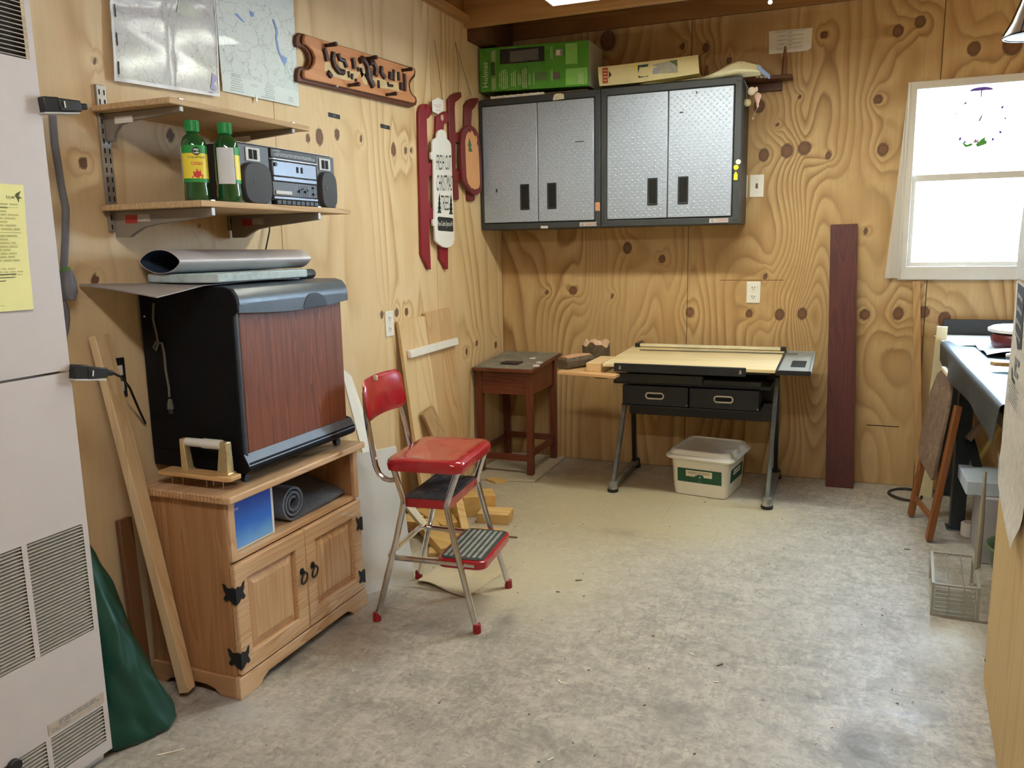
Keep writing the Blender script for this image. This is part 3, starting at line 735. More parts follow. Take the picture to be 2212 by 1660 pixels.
for x in (X0_, X1_):
    up_ = lambda p: (0.085*min(1, max(0, (p[0]-cy_-0.03)/0.07)) if (x == X0_ and p[1] < 0.47 and p[0] > cy_+0.03) else 0.0)
    vs += [(x, p[0], p[1]+up_(p)) for p in out]+[(x, p[0], p[1]+up_(p)) for p in inn]
fs = []; n2 = 2*L_
for i in range(L_-1):
    fs += [(i,i+1,n2+i+1,n2+i),(L_+i,n2+L_+i,n2+L_+i+1,L_+i+1),(n2+i,n2+i+1,n2+L_+i+1,n2+L_+i),(i,L_+i,L_+i+1,i+1)]
fs += [(0,n2,n2+L_,L_),(L_-1,n2-1,2*n2-1,n2+L_-1)]
m.add(vs, fs)
m.xf(Matrix.Translation((0,0,0)))
tag(m.obj('rolled_mat', MAT, smooth=50), 'grey felt mat half rolled up in the open bay of the oak cabinet', 'mat')

# toilet paper holder lying on the cabinet top
tp = thing('paper_holder', 'wooden paper roll holder with brass arms and white roller on the oak cabinet top', 'holder', (-1.70, 1.755, 0.6115))
zt = 0.6265
m = M().prism([(-1.822,1.722),(-1.818,1.714),(-1.575,1.714),(-1.560,1.722),(-1.560,1.766),(-1.575,1.772),(-1.818,1.772),(-1.822,1.766)], 2, zt+0.016, zt+0.029)
m.obj('wooden_plate', wood('light_oak', srgb(222,182,126), srgb(196,150,96), 'x', 20, 0.45), tp, bevel=0.003)
for x in (-1.795, -1.755, -1.725, -1.66, -1.65, -1.60):
    M().tube([(x, 1.735+0.03*((x*50) % 1), zt+0.017), (x, 1.735+0.03*((x*50) % 1), zt-0.0145)], [0.002, 0.0006], 6).obj('screw_tip', STEEL, tp)
for x, w_ in ((-1.745, 0.012), (-1.606, 0.020)):
    m = M(); m.box(x-w_*1.2, x+w_*1.2, 1.738, 1.772, zt+0.029, zt+0.0335)
    sg = 1 if x > -1.7 else -1
    m.hexa([(x-w_,1.742,zt+0.033),(x+w_,1.742,zt+0.033),(x+w_,1.768,zt+0.033),(x-w_,1.768,zt+0.033)], [(x-w_*0.62+sg*0.006,1.744,zt+0.122),(x+w_*0.62+sg*0.006,1.744,zt+0.122),(x+w_*0.62+sg*0.006,1.766,zt+0.122),(x-w_*0.62+sg*0.006,1.766,zt+0.122)])
    m.obj('brass_arm', BRASS, tp, bevel=0.003)
M().cyl((-1.740, 1.755, zt+0.112), (-1.68, 1.755, zt+0.112), 0.0125).cyl((-1.68, 1.755, zt+0.112), (-1.612, 1.755, zt+0.112), 0.0145).obj('roller', WHITEP, tp, bevel=0.001)

# ------------------------------------------------------------------ console humidifier
HUMB = plain('humidifier_black', (0.006,0.006,0.007), 0.6, var=0.3, scale=40, spec=0.15)
HUMG = plain('humidifier_grey', srgb(66,73,83), 0.34, var=0.15, scale=20)
WALN = wood('walnut_print', srgb(146,84,54), srgb(92,48,30), 'z', 34, 0.5, fine=220, stretch=0.05)
hu = thing('console_humidifier', 'large black console humidifier with walnut front panel on the oak cabinet', 'humidifier', (-1.75, 2.10, 0.6115))
hx0, hx1, hy0, hy1 = -1.912, -1.580, 1.797, 2.322
M().box(hx0, hx1, hy0, hy1, 0.664, 1.150).obj('body', HUMB, hu, bevel=0.008)
base = [(hx0, 0.646), (-1.565, 0.646), (-1.553, 0.654), (-1.553, 0.674), (-1.571, 0.702), (hx1, 0.706), (hx0, 0.706)]
M().prism([(a, b) for a, b in base], 1, hy0-0.006, hy1+0.022).obj('base_skirt', HUMB, hu, bevel=0.006, seg=3)
M().hexa([(-1.5535,hy0-0.004,0.668),(-1.5535,hy1+0.018,0.668),(-1.5515,hy1+0.018,0.670),(-1.5515,hy0-0.004,0.670)], [(-1.5705,hy0-0.004,0.7005),(-1.5705,hy1+0.018,0.7005),(-1.5690,hy1+0.018,0.7035),(-1.5690,hy0-0.004,0.7035)]).obj('base_panel', plain('base_grey', srgb(104,112,124), 0.4), hu)
lid = [(hx0, 1.130), (-1.605, 1.130), (-1.571, 1.130), (-1.553, 1.112), (-1.550, 1.132), (-1.555, 1.158), (-1.569, 1.176), (-1.595, 1.184), (hx0, 1.184)]
M().prism([(hx0+0.004,0.70),(-1.5725,0.70),(-1.5725,1.10),(-1.5535,1.114),(-1.552,1.133),(-1.557,1.157),(-1.571,1.174),(-1.597,1.182),(hx0+0.004,1.182)], 1, hy0-0.009, hy0-0.001).obj('side_cheek', HUMB, hu, bevel=0.003)
M().prism(lid, 1, hy0-0.001, hy1+0.014).obj('lid', HUMG, hu, bevel=0.005, seg=3)
# lid apron with curved lower edge
def apron(u, v):
    y = hy0+u*(hy1-hy0+0.012); lowz = 1.110-0.012*math.sin(PI*u)
    return (-1.551+0.003*math.sin(PI*u), y, lowz+v*(1.135-lowz))
M().sheet(apron, 24, 3, (0.008,0,0)).obj('lid_apron', HUMG, hu)
yc_ = 2.145
M().prism([(yc_+0.062*math.cos(a), 1.100+0.046*math.sin(a)) for a in [PI*i/16 for i in range(17)]], 0, -1.5495, -1.5465).obj('finger_recess', plain('recess_grey', srgb(34,37,42), 0.5), hu, bevel=0.002)
M().box(hx1, -1.568, hy0+0.016, hy1-0.008, 0.702, 1.112).obj('walnut_front', WALN, hu, bevel=0.003)
M().box(hx1, -1.566, hy0, hy0+0.014, 0.672, 1.12).obj('front_trim', HUMG, hu, bevel=0.004)
rr_ = [(-1.80, 2.22), (-1.66, 2.22), (-1.66, 2.325), (-1.80, 2.325)]
M().prism(rr_, 2, 1.184, 1.216).obj('control_hump', plain('hump_dark', srgb(44,48,54), 0.4), hu, bevel=0.02, seg=4)
for x in (-1.60, -1.87):
    for y in (hy0+0.03, hy1-0.03):
        M().cyl((x-0.008, y, 0.6245), (x+0.008, y, 0.6245), 0.0128, n=12).box(x-0.006, x+0.006, y-0.004, y+0.004, 0.624, 0.648).obj('caster', BLACK, hu)
yw = hy0-0.013
P_ = lambda u, v: at(u, v, 1, yw)
wire = [P_(332,655), P_(331,690), P_(338,720), P_(342,742), P_(337,757), P_(332,750), P_(338,738), P_(350,742), P_(355,765), P_(358,800), P_(365,840), P_(366,858)]
M().tube(wire, 0.0036, 8).obj('cord', plain('cord_dark', srgb(104,98,86), 0.6), hu)
p = Vector(P_(367,862)); q = Vector(P_(369,884))
M().tube([p, p+(q-p)*0.5, q], [0.005, 0.009, 0.0105], 8).obj('plug', plain('plug_dark', srgb(98,94,84), 0.6), hu)
for dx in (-0.004, 0.004): M().box(q.x+dx-0.001, q.x+dx+0.001, q.y-0.003, q.y+0.003, q.z-0.014, q.z).obj('prong', STEEL, hu)
M().ball((P_(312,684)), 0.003, 8).obj('white_spot', WHITEP, hu)

# sheets and roll on top of the humidifier
GREYS = plain('grey_sheet', srgb(156,150,146), 0.55, var=0.08, scale=9, dirt=(srgb(120,112,108), 0.5))
zs = 1.1845
def gsh(u, v):
    x = -1.910+v*0.270; y = 1.595+u*0.60
    return (x, y, zs+0.0065+0.030*max(0, 0.30-u)*(1-0.6*v)+0.002*math.sin(7*u+3*v)-0.10*max(0, 0.28-u)*v)
tag(M().sheet(gsh, 14, 8, (0,0,0.003)).obj('grey_sheet', GREYS), 'large thin grey sheet lying on the humidifier and overhanging its left side', 'sheet')
def gfl(u, v):
    x = -1.700+v*0.075; y = 1.585+u*0.19
    return (x, y, zs-0.006-0.014*v-0.006*u*v+0.003*math.sin(9*u))
BLUEP = plain('pale_blue_foam', srgb(190,208,212), 0.75, var=0.10, scale=30, bump=0.2, dirt=(srgb(128,150,152), 0.7))
sl = M().prism([(-1.880,1.80),(-1.690,1.760),(-1.606,1.785),(-1.600,2.185),(-1.68,2.21),(-1.88,2.21)], 2, zs+0.0090, zs+0.034)
tag(sl.obj('pale_blue_slab', BLUEP, bevel=0.004), 'pale blue-white speckled slab lying on the grey sheet under the silver roll', 'slab')
SILV = NT('silver_film'); SILV.set(srgb(206,202,204), 0.42, 0.15); SILV = SILV.mat
SILI = plain('silver_inside', srgb(96,112,138), 0.25, 0.6)
sec = []
for i in range(36):
    a = 2*PI*i/36; x = -1.800+0.098*math.cos(a)*(1 if math.cos(a) < 0 else 0.92); z = zs+0.067+0.034*math.sin(a)*(1-0.35*abs(math.cos(a))**3)
    sec.append((x, z))
m = M(); N_ = len(sec); vs = []; K_ = 12
for k in range(K_+1):
    y = 1.775+0.53*k/K_; s_ = 1-0.25*(k/K_)
    for (x, z) in sec: vs.append((-1.80+(x+1.80)*s_+0.075*k/K_, y+0.05*(x+1.8)/0.1*(-0.4), zs+0.0355+(z-zs-0.033)*(1-0.10*k/K_)))
inner = [((x+1.79)*0.975-1.79, y, (z-zs-0.065)*0.95+zs+0.065) for (x, y, z) in vs]
n0 = len(vs); fs = []; mi = []
for k in range(K_):
    for i in range(N_):
        j = (i+1) % N_
        fs.append((k*N_+i, k*N_+j, (k+1)*N_+j, (k+1)*N_+i)); mi.append(0)
        fs.append((n0+k*N_+i, n0+(k+1)*N_+i, n0+(k+1)*N_+j, n0+k*N_+j)); mi.append(1)
for i in range(N_):
    j = (i+1) % N_; fs.append((i, n0+i, n0+j, j)); mi.append(0); e = K_*N_; fs.append((e+i, e+j, n0+e+j, n0+e+i)); mi.append(0)
m.v = vs+inner; m.f = fs; m.m = mi
tag(m.obj('silver_roll', [SILV, SILI], smooth=50), 'loose roll of silver-grey film open at its left end on top of the humidifier', 'roll')
# ------------------------------------------------------------------ wall shelving on the left wall
GALV = plain('shelf_steel', srgb(150,142,132), 0.4, 0.35, var=0.08)
PART = wood('shelf_ply_edge', srgb(220,192,150), srgb(182,146,102), 'y', 24, 0.7)
UNDER = plain('shelf_board', srgb(190,152,100), 0.75, var=0.12, scale=40)
rk = thing('shelf_rack', 'grey slotted steel shelf standards with four brackets on the left wall', 'shelf rack', (XL, 1.97, 1.34))
for (a, b, zt_, zb) in ((1.714, 1.747, 1.735, 1.340), (2.197, 2.228, 1.735, 1.348)):
    st = M().box(XL+0.0005, XL+0.010, a, b, zb, zt_).obj('standard', GALV, rk, bevel=0.0015)
    m = M(); yy = (a+b)/2
    for k in range(15):
        z = zt_-0.018-k*0.026
        if z < zb+0.012: break
        for s_ in (-1, 1): m.box(XL+0.0095, XL+0.0104, yy+s_*0.008-0.0022, yy+s_*0.008+0.0022, z-0.008, z+0.006)
    m.obj('slots', DARK, st, smooth=0)
def bracket(y, zt_, xend, big, lab):
    z = zt_
    if big:
        prof = [(XL+0.010, z), (xend, z), (xend, z-0.022), (XL+0.16, z-0.040), (XL+0.115, z-0.047), (XL+0.085, z-0.060), (XL+0.062, z-0.072), (XL+0.010, z-0.072)]
    else:
        prof = [(XL+0.010, z), (xend, z), (xend, z-0.014), (XL+0.10, z-0.026), (XL+0.062, z-0.034), (XL+0.040, z-0.055), (XL+0.034, z-0.075), (XL+0.010, z-0.075)]
    b = M().prism(prof, 1, y-0.007, y+0.007).obj('bracket', GALV, rk, bevel=0.0015)
    M().box(xend-0.004, xend+0.002, y-0.008, y+0.008, z, z+0.020).obj('end_clip', STEEL, b, bevel=0.001)
    if lab:
        M().box(XL+0.055, XL+0.098, y-0.0085, y-0.0075, z-0.034, z-0.012).obj('red_sticker', plain('sticker_red', srgb(178,52,50), 0.6, var=0.3, scale=90), b, smooth=0)
        M().box(XL+0.099, XL+0.145, y-0.0085, y-0.0075, z-0.031, z-0.011).obj('white_sticker', plain('sticker_white', srgb(186,176,166), 0.6, var=0.2, scale=90), b, smooth=0)
        mm = M(); lines(mm, (XL+0.165, y-0.0086, z-0.020), (1,0,0), (0,0,1), 0.03, 0.016, 2, 3); mm.obj('sticker_print', INKG, b, smooth=0)
    else:
        M().box(XL+0.05, XL+0.115, y-0.0085, y-0.0075, z-0.030, z-0.012).obj('white_sticker', WHITEP, b, smooth=0)
bracket(1.737, 1.3955, -1.560, True, True); bracket(2.212, 1.3955, -1.560, True, True)
bracket(1.737, 1.6595, -1.640, False, False); bracket(2.212, 1.6595, -1.640, False, False)
tag(M().box(XL+0.011, -1.556, 1.690, 2.388, 1.396, 1.4125).obj('shelf_board', PART, bevel=0.002), 'lower plywood shelf board carrying the green bottles and the boombox', 'shelf', 'plywood shelf boards')
tag(M().box(XL+0.011, -1.634, 1.690, 2.292, 1.660, 1.6755).obj('shelf_board', PART, bevel=0.002), 'upper empty plywood shelf board under the two maps', 'shelf', 'plywood shelf boards')
SZ = 1.4125

# bottles
BGL = NT('green_bottle_plastic'); BGL.set((0.006,0.085,0.02), 0.08, spec=0.7, coat=1.0); BGL = BGL.mat
CAPG = plain('cap_green', srgb(36,150,72), 0.4)
LABY = plain('label_yellow', srgb(246,226,70), 0.45, var=0.03); LABG = plain('label_green', srgb(40,150,66), 0.45); LABW = plain('label_white', srgb(222,228,234), 0.5, var=0.03)
def bottle(x, y, rz, lab):
    b = thing('plant_food_bottle', lab, 'bottle', (x, y, SZ), rz, 'green plant food bottles on the lower shelf')
    m = M().lathe([(0.030,0.0),(0.0335,0.004),(0.0335,0.03),(0.0315,0.045),(0.0335,0.062),(0.0335,0.145),(0.032,0.158),(0.026,0.172),(0.016,0.181),(0.0145,0.186),(0.0145,0.192)], (0,0,0), 28)
    m.obj('bottle_body', BGL, b, local=True, smooth=50)
    m = M()
    for k in range(24):
        a = 2*PI*k/24; m.box(-0.0009, 0.0009, -0.0008, 0.0008, 0.187, 0.213)
        m.xf(Matrix.Translation((0.0182*math.cos(a), 0.0182*math.sin(a), 0)) @ Matrix.Rotation(a, 4, 'Z'), len(m.v)-8)
    m.lathe([(0.0175,0.186),(0.018,0.19),(0.018,0.211),(0.0165,0.2155),(0.0,0.2155)], (0,0,0), 24)
    m.obj('cap', CAPG, b, local=True, smooth=0)
    def wrap(name, a0, a1, z0, z1, r, mt):
        n = 18; m = M(); m.grid(lambda u, v: (r*math.cos(a0+(a1-a0)*u), r*math.sin(a0+(a1-a0)*u), z0+(z1-z0)*v), n, 1)
        return m.obj(name, mt, b, local=True, smooth=60, fix=False)
    F = 0.0 # label centre faces local +x
    w_ = 1.30
    lb_ = wrap('label', F-w_, F+w_, 0.052, 0.149, 0.0338, LABY)
    wrap('label_top_band', F-w_, F+w_, 0.128, 0.149, 0.0340, LABG)
    wrap('label_bottom_band', F-w_, F+w_, 0.052, 0.062, 0.0340, LABG)
    wrap('back_label', F-w_-1.5, F-w_-0.05, 0.050, 0.147, 0.0338, LABW)
    r = 0.0343
    def bend(m): m.v = [((r+p[0])*math.cos(p[1]/r), (r+p[0])*math.sin(p[1]/r), p[2]) for p in m.v]; return m
    m = M()
    for k in range(15):
        a = PI*k/14; rr2 = 0.0135+0.0022*math.sin(9*a)
        m.flat([(0,0,0.063),(0,rr2*math.cos(a),0.063+1.5*rr2*math.sin(a)),(0,rr2*math.cos(a+PI/14),0.063+1.5*rr2*math.sin(a+PI/14))] if k < 14 else [(0,0,0.063),(0,0.001,0.063),(0,0,0.064)])
    text(m, 'cacao', (0,0,0.101), (0,1,0), (0,0,1), 0.030, 0.008)
    bend(m).obj('label_flower', plain('label_red', srgb(214,60,56), 0.5), b, local=True, smooth=0)
    m = M(); text(m, 'LiquaFeed', (0,0,0.117), (0,1,0), (0,0,1), 0.044, 0.0085)
    bend(m).obj('label_lettering', plain('label_brown', srgb(80,72,28), 0.5), b, local=True, smooth=0)
    m = M(); m.flat([(0.0004,0.0105*math.cos(a),0.133+0.0105*math.sin(a)) for a in [2*PI*i/24 for i in range(24)]]); bend(m).obj('label_badge', INK, b, local=True, smooth=0)
    m = M()
    for dz in (0.0046, -0.0046): m.flat([(0.0008,-0.0088,0.133+dz*0.4),(0.0008,0.0088,0.133+dz*0.4),(0.0008,0.005,0.133+dz*1.4),(0.0008,-0.005,0.133+dz*1.4)])
    bend(m).obj('label_badge_marks', LABW, b, local=True, smooth=0)
    return b
bottle(-1.648, 1.778, math.radians(-38), 'green plant food bottle showing its yellow front label, left of the pair on the shelf')
bottle(-1.602, 1.852, math.radians(62), 'green plant food bottle turned to show its white back label, beside the boombox')

# boombox
BXG = plain('boombox_grey', srgb(78,80,84), 0.5, var=0.06); BXS = plain('boombox_silver', srgb(118,120,127), 0.38, 0.4, var=0.06); BXD = plain('boombox_dark', srgb(38,38,40), 0.5)
BXL = plain('boombox_light', srgb(196,194,188), 0.45)
bx = thing('boombox', 'grey double-speaker boombox cassette radio on the lower wall shelf', 'boombox', (-1.68, 2.135, SZ))
bf = -1.604; by0, by1 = 1.897, 2.372; bz0, bz1 = SZ, 1.584
M().box(-1.745, bf-0.010, by0, by1, bz0+0.004, bz1).obj('case', BLACK, bx, bevel=0.005)
M().box(-1.735, bf-0.006, by0+0.004, by1-0.004, bz1, bz1+0.003).obj('top_edge', BXL, bx, bevel=0.002)
for (a, b, nm) in ((by0, 2.036, 'l'), (2.270, by1, 'r')):
    sp_ = M().box(bf-0.010, bf, a, b, bz0, bz1-0.002).obj('speaker_panel', BXG, bx, bevel=0.003)
    yc, zc = (a+b)/2, bz0+0.060; ry, rz_ = (b-a)/2-0.007, 0.060
    oct_ = [(ry*math.copysign(abs(math.cos(t_))**0.62, math.cos(t_)), rz_*math.copysign(abs(math.sin(t_))**0.62, math.sin(t_))) for t_ in [2*PI*i/32 for i in range(32)]]
    rg = [[(bf+dx, yc+p[0]*s_, zc+p[1]*s_) for p in oct_] for dx, s_ in ((0, 1.0), (0.010, 0.98), (0.014, 0.93), (0.0155, 0.5), (0.016, 0.05))]
    M().loft(rg).obj('speaker_grille', plain('speaker_mesh', srgb(58,58,62), 0.6, bump=0.5, bscale=700), sp_)
    M().box(bf, bf+0.003, yc-0.036, yc+0.026, bz1-0.049, bz1-0.010).obj('tweeter_plate', BXL, sp_, bevel=0.002)
    for dy in (-0.017, 0.003): M().box(bf+0.003, bf+0.0042, yc+dy-0.0065, yc+dy+0.0085, bz1-0.043, bz1-0.016).obj('tweeter_slot', DARK, sp_, smooth=0)
    M().ball((bf+0.0165, yc-0.022, zc+0.004), 0.0028, 8).obj('badge', STEEL, sp_)
ca, cb = 2.040, 2.266
M().box(bf-0.010, bf+0.004, ca, cb, bz1-0.030, bz1-0.003).obj('tuner_panel', BXD, bx, bevel=0.002)
mm = M(); text(mm, 'SOUNDESIGN', (bf+0.0045, ca+0.026, bz1-0.0085), (0,1,0), (0,0,1), 0.036, 0.0045); lines(mm, (bf+0.0045, (ca+cb)/2, bz1-0.019), (0,1,0), (0,0,1), 0.2, 0.010, 3, 5, 0.35)
mm.obj('lettering', BXL, bx, smooth=0)
M().box(bf-0.006, bf+0.009, ca+0.002, cb-0.002, bz1-0.036, bz1-0.031).obj('chrome_strip', plain('strip_bright', srgb(190,193,200), 0.3), bx, bevel=0.001)
dk = M().box(bf-0.010, bf+0.006, ca+0.004, cb-0.004, bz0+0.088, bz1-0.037).obj('cassette_door', BXS, bx, bevel=0.003)
for dy in (0.004, 0.026): M().box(bf+0.006, bf+0.0068, 2.153+dy, 2.163+dy, bz0+0.104, bz0+0.122).obj('cassette_window', DARK, dk, smooth=0)
M().cyl((bf+0.005, ca+0.013, bz0+0.122), (bf+0.012, ca+0.013, bz0+0.122), 0.006).obj('counter_knob', BXD, bx)
M().box(bf-0.010, bf+0.006, ca+0.004, cb-0.004, bz0+0.074, bz0+0.087).obj('lower_strip', BXS, bx, bevel=0.002)
ct = M().box(bf-0.010, bf+0.003, ca+0.002, cb-0.002, bz0+0.030, bz0+0.073).obj('control_panel', plain('control_grey', srgb(84,84,88), 0.5), bx, bevel=0.002)
M().box(bf+0.003, bf+0.006, ca+0.012, ca+0.090, bz0+0.035, bz0+0.046).obj('light_bar', BXL, ct, bevel=0.002)
for k in range(5):
    y = 2.170+k*0.0105; M().box(bf+0.003, bf+0.0036, y-0.0016, y+0.0016, bz0+0.034, bz0+0.067).box(bf+0.003, bf+0.009, y-0.0042, y+0.0042, bz0+0.045+0.003*((k*7) % 3), bz0+0.052+0.003*((k*7) % 3)).obj('slider', BLACK, ct, smooth=0)
M().box(bf+0.003, bf+0.0036, 2.243, 2.247, bz0+0.034, bz0+0.068).box(bf+0.003, bf+0.009, 2.239, 2.251, bz0+0.040, bz0+0.046).box(bf+0.003, bf+0.008, 2.239, 2.251, bz0+0.060, bz0+0.066).obj('volume_slider', BLACK, ct, smooth=0)
M().box(bf-0.010, bf+0.006, ca+0.002, cb-0.002, bz0+0.020, bz0+0.029).obj('deck_strip', BXS, bx, bevel=0.002)
for k in range(9):
    y = ca+0.012+k*0.0235; M().box(bf-0.010, bf+0.008, y, y+0.021, bz0+0.004, bz0+0.018).obj('deck_key', BXD, bx, bevel=0.002)
tag(M().tube([at(583,480,0,-1.90), at(582,500,0,-1.90), at(576,530,0,-1.90), at(571,553,0,-1.90)], 0.0028, 6).obj('speaker_wire', BLACK), 'thin black wire hanging down the left wall below the boombox shelf', 'wire')

# ------------------------------------------------------------------ two maps
def mapmat(name, base, tint, rough, coat, laminated):
    t = NT(name); co = t.coord()
    v = t.n('ShaderNodeTexVoronoi', feature='DISTANCE_TO_EDGE'); dn = t.n('ShaderNodeTexNoise'); t.l(co, dn.inputs['Vector']); dn.inputs['Scale'].default_value = 14; dn.inputs['Detail'].default_value = 4
    mx = t.n('ShaderNodeMix', data_type='VECTOR'); mx.inputs[0].default_value = 0.10; t.l(co, mx.inputs[4]); t.l(dn.outputs['Color'], mx.inputs[5])
    t.l(mx.outputs[1], v.inputs['Vector']); v.inputs['Scale'].default_value = 24
    v2 = t.n('ShaderNodeTexVoronoi', feature='DISTANCE_TO_EDGE'); t.l(mx.outputs[1], v2.inputs['Vector']); v2.inputs['Scale'].default_value = 9
    c = t.ramp(t.noise(co, 5, 3), [(0.35, base), (0.65, tint)])
    lw = 0.035
    c = t.mix(t.ramp(v.outputs['Distance'], [(0.0, grey(0.28)), (lw, grey(0))]), c, srgb(120,124,130))
    c = t.mix(t.ramp(v2.outputs['Distance'], [(0.0, grey(0.4)), (lw*0.5, grey(0))]), c, srgb(110,116,128))
    sp = t.n('ShaderNodeTexVoronoi'); t.l(co, sp.inputs['Vector']); sp.inputs['Scale'].default_value = 42
    c = t.mix(t.ramp(sp.outputs['Distance'], [(0.08, grey(0.6)), (0.12, grey(0))]), c, srgb(110,110,118))
    t.set(c, rough, coat=coat)
    if laminated:
        t.b.inputs['Coat Roughness'].default_value = 0.16
        t.bump(t.noise(co, 22, 4, 0.6, 1.5), 0.6, 0.012)
    return t.mat
MAP1 = mapmat('map_laminated', srgb(206,206,212), srgb(204,208,202), 0.4, 0.4, True)
MAP2 = mapmat('map_paper', srgb(222,232,232), srgb(214,228,228), 0.6, 0.1, False)
RIVER = plain('map_blue', srgb(128,162,220), 0.5); PURP = plain('map_purple', srgb(140,130,190), 0.4); MGREEN = plain('map_green', srgb(198,206,196), 0.45)
def wallmap(corners, name, label, mt, wav):
    (bl, br, tl, tr) = [Vector(at(*c_, 0, XL)) for c_ in corners]
    tl = bl+(tl-bl).normalized()*0.64; tr = br+(tr-br).normalized()*0.64
    o = thing(name, label, 'map', tuple((bl+br)/2))
    def f(u, v):
        p = (bl*(1-u)+br*u)*(1-v)+(tl*(1-u)+tr*u)*v
        return (XL+0.004+wav(u, v), p.y, p.z)
    M().sheet(f, 40, 50, (0.0008,0,0)).obj('map_sheet', mt, o, smooth=60)
    def on(poly, nm, m_, off=0.0012):
        m = M(); m.flat([(f(u, v)[0]+off,)+tuple(f(u, v)[1:]) for u, v in poly]); return m.obj(nm, m_, o, smooth=0)
    return o, f, on
def crink(u, v):
    w_ = 0.004*abs(math.sin(u*4.7+0.6))+0.003*abs(math.sin(v*9+1.0+u))+0.002*math.sin(13*u+8*v)
    w_ += -0.004*math.exp(-((u-0.52)/0.02)**2)-0.004*math.exp(-((v-0.36-0.10*u+0.05)/0.012)**2)-0.004*math.exp(-((v-0.72-0.1*u)/0.012)**2)
    return 0.006+w_
o1, f1_, on1 = wallmap([(238,176),(466,210),(229,0),(457,0)], 'wall_map', 'crinkled laminated map on the left wall, nearer the heater', MAP1, crink)
BORD = plain('map_white_border', srgb(226,228,232), 0.3, coat=0.5)
def strip(on, f, u0, u1, v0, v1, nm, mt, n=24, off=0.0011):
    m = M()
    m.grid(lambda u, v: (f(u0+(u1-u0)*u, v0+(v1-v0)*v)[0]+off,)+tuple(f(u0+(u1-u0)*u, v0+(v1-v0)*v)[1:]), n if u1-u0 > 0.2 else 2, n if v1-v0 > 0.2 else 2)
    return m
mm = strip(on1, f1_, 0, 1, 0, 0.016, 'b', BORD); mm2 = strip(on1, f1_, 0, 0.02, 0.016, 1, 'b', BORD); mm.add(mm2.v, mm2.f); mm2 = strip(on1, f1_, 0.985, 1, 0.016, 1, 'b', BORD); mm.add(mm2.v, mm2.f)
mm.obj('map_border', BORD, o1, smooth=0)
for k in range(8): strip(on1, f1_, 0.030, 0.040, 0.03+k*0.12, 0.085+k*0.12, 's', INK, off=0.0016).obj('scale_bar', INK, o1, smooth=0)
on1([(0.90,0.035),(0.94,0.025),(0.955,0.04),(0.94,0.06),(0.975,0.08),(0.965,0.10),(0.93,0.11),(0.915,0.06)], 'blue_lake', PURP, 0.002)
on1([(0.86,0.012),(0.95,0.010),(0.90,0.018)], 'blue_lake', PURP, 0.002)
on1([(0.60,0.36),(0.74,0.34),(0.82,0.38),(0.70,0.43),(0.62,0.42)], 'green_patch', MGREEN, 0.0016)
GLINT = plain('clear_laminate_fold', srgb(236,238,242), 0.12, coat=1.0)
o2, f2_, on2 = wallmap([(478,197),(643,231),(461,0),(630,0)], 'wall_map', 'flat pale paper map with blue river on the left wall, nearer the wooden name sign', MAP2, lambda u, v: 0.0015+0.003*abs(math.sin(3.3*u+2*v))*(1-v))
strip(on2, f2_, 0, 1, 0, 0.085, 'm', 0).obj('map_margin', plain('map_margin_pale', srgb(222,234,232), 0.6, var=0.02), o2, smooth=0)
RV = [(0.70,0.44),(0.735,0.40),(0.745,0.375),(0.725,0.345),(0.735,0.325),(0.745,0.29),(0.765,0.265),(0.80,0.235),(0.83,0.215)]
on2([(u-0.012, v) for u, v in RV]+[(0.84,0.205),(0.815,0.24)]+[(u+0.013, v) for u, v in RV[::-1]], 'river', RIVER, 0.0016)
on2([(0.78,0.262),(0.86,0.255),(0.85,0.225),(0.80,0.222)], 'lake', RIVER, 0.0016)
on2([(0.20,0.40),(0.24,0.405),(0.33,0.372),(0.30,0.372)], 'lake', RIVER, 0.0016); on2([(0.40,0.44),(0.45,0.44),(0.445,0.415),(0.41,0.415)], 'lake', RIVER, 0.0016)
m = M()
def lin2(u, v, w_, h_, n, seed):
    p = Vector(f2_(u, v)); r = (Vector(f2_(u+0.05, v))-p).normalized(); lines(m, p+Vector((0.0022,0,0)), r, (0,0,1), w_, h_, n, seed, 0.35)
lin2(0.16, 0.055, 0.06, 0.06, 8, 3); lin2(0.58, 0.045, 0.06, 0.05, 7, 4); lin2(0.38, 0.06, 0.04, 0.01, 2, 6); lin2(0.55, 0.012, 0.10, 0.008, 1, 8); lin2(0.88, 0.03, 0.03, 0.02, 3, 9)
m.obj('map_print', plain('map_print_grey', srgb(176,184,186), 0.6), o2, smooth=0, kind='stuff')
for uu in (0.40,): 
    p = f2_(uu, -0.005); M().box(p[0], p[0]+0.003, p[1]-0.006, p[1]+0.004, p[2]-0.010, p[2]+0.012).obj('tape_piece', WHITEP, o2, smooth=0)

# two small black stickers
for (a, b, c_, d) in ((2.818, 2.898, 1.797, 1.814), (3.212, 3.290, 1.803, 1.820)):
    far = a > 3
    s_ = thing('label_sticker', 'small black printed sticker on the left wall, '+('nearer the red sleds' if far else 'just above the boombox'), 'sticker', (XL, (a+b)/2, c_), group='black stickers on the left wall')
    M().box(XL+0.0008, XL+0.002, a, b, c_, d).obj('sticker', BLACK, s_, smooth=0)
    mm = M(); lines(mm, (XL+0.0024, (a+b)/2, (c_+d)/2), (0,1,0), (0,0,1), 0.03, 0.010, 2, 3, 0.5); mm.obj('print', INKG, s_, smooth=0)

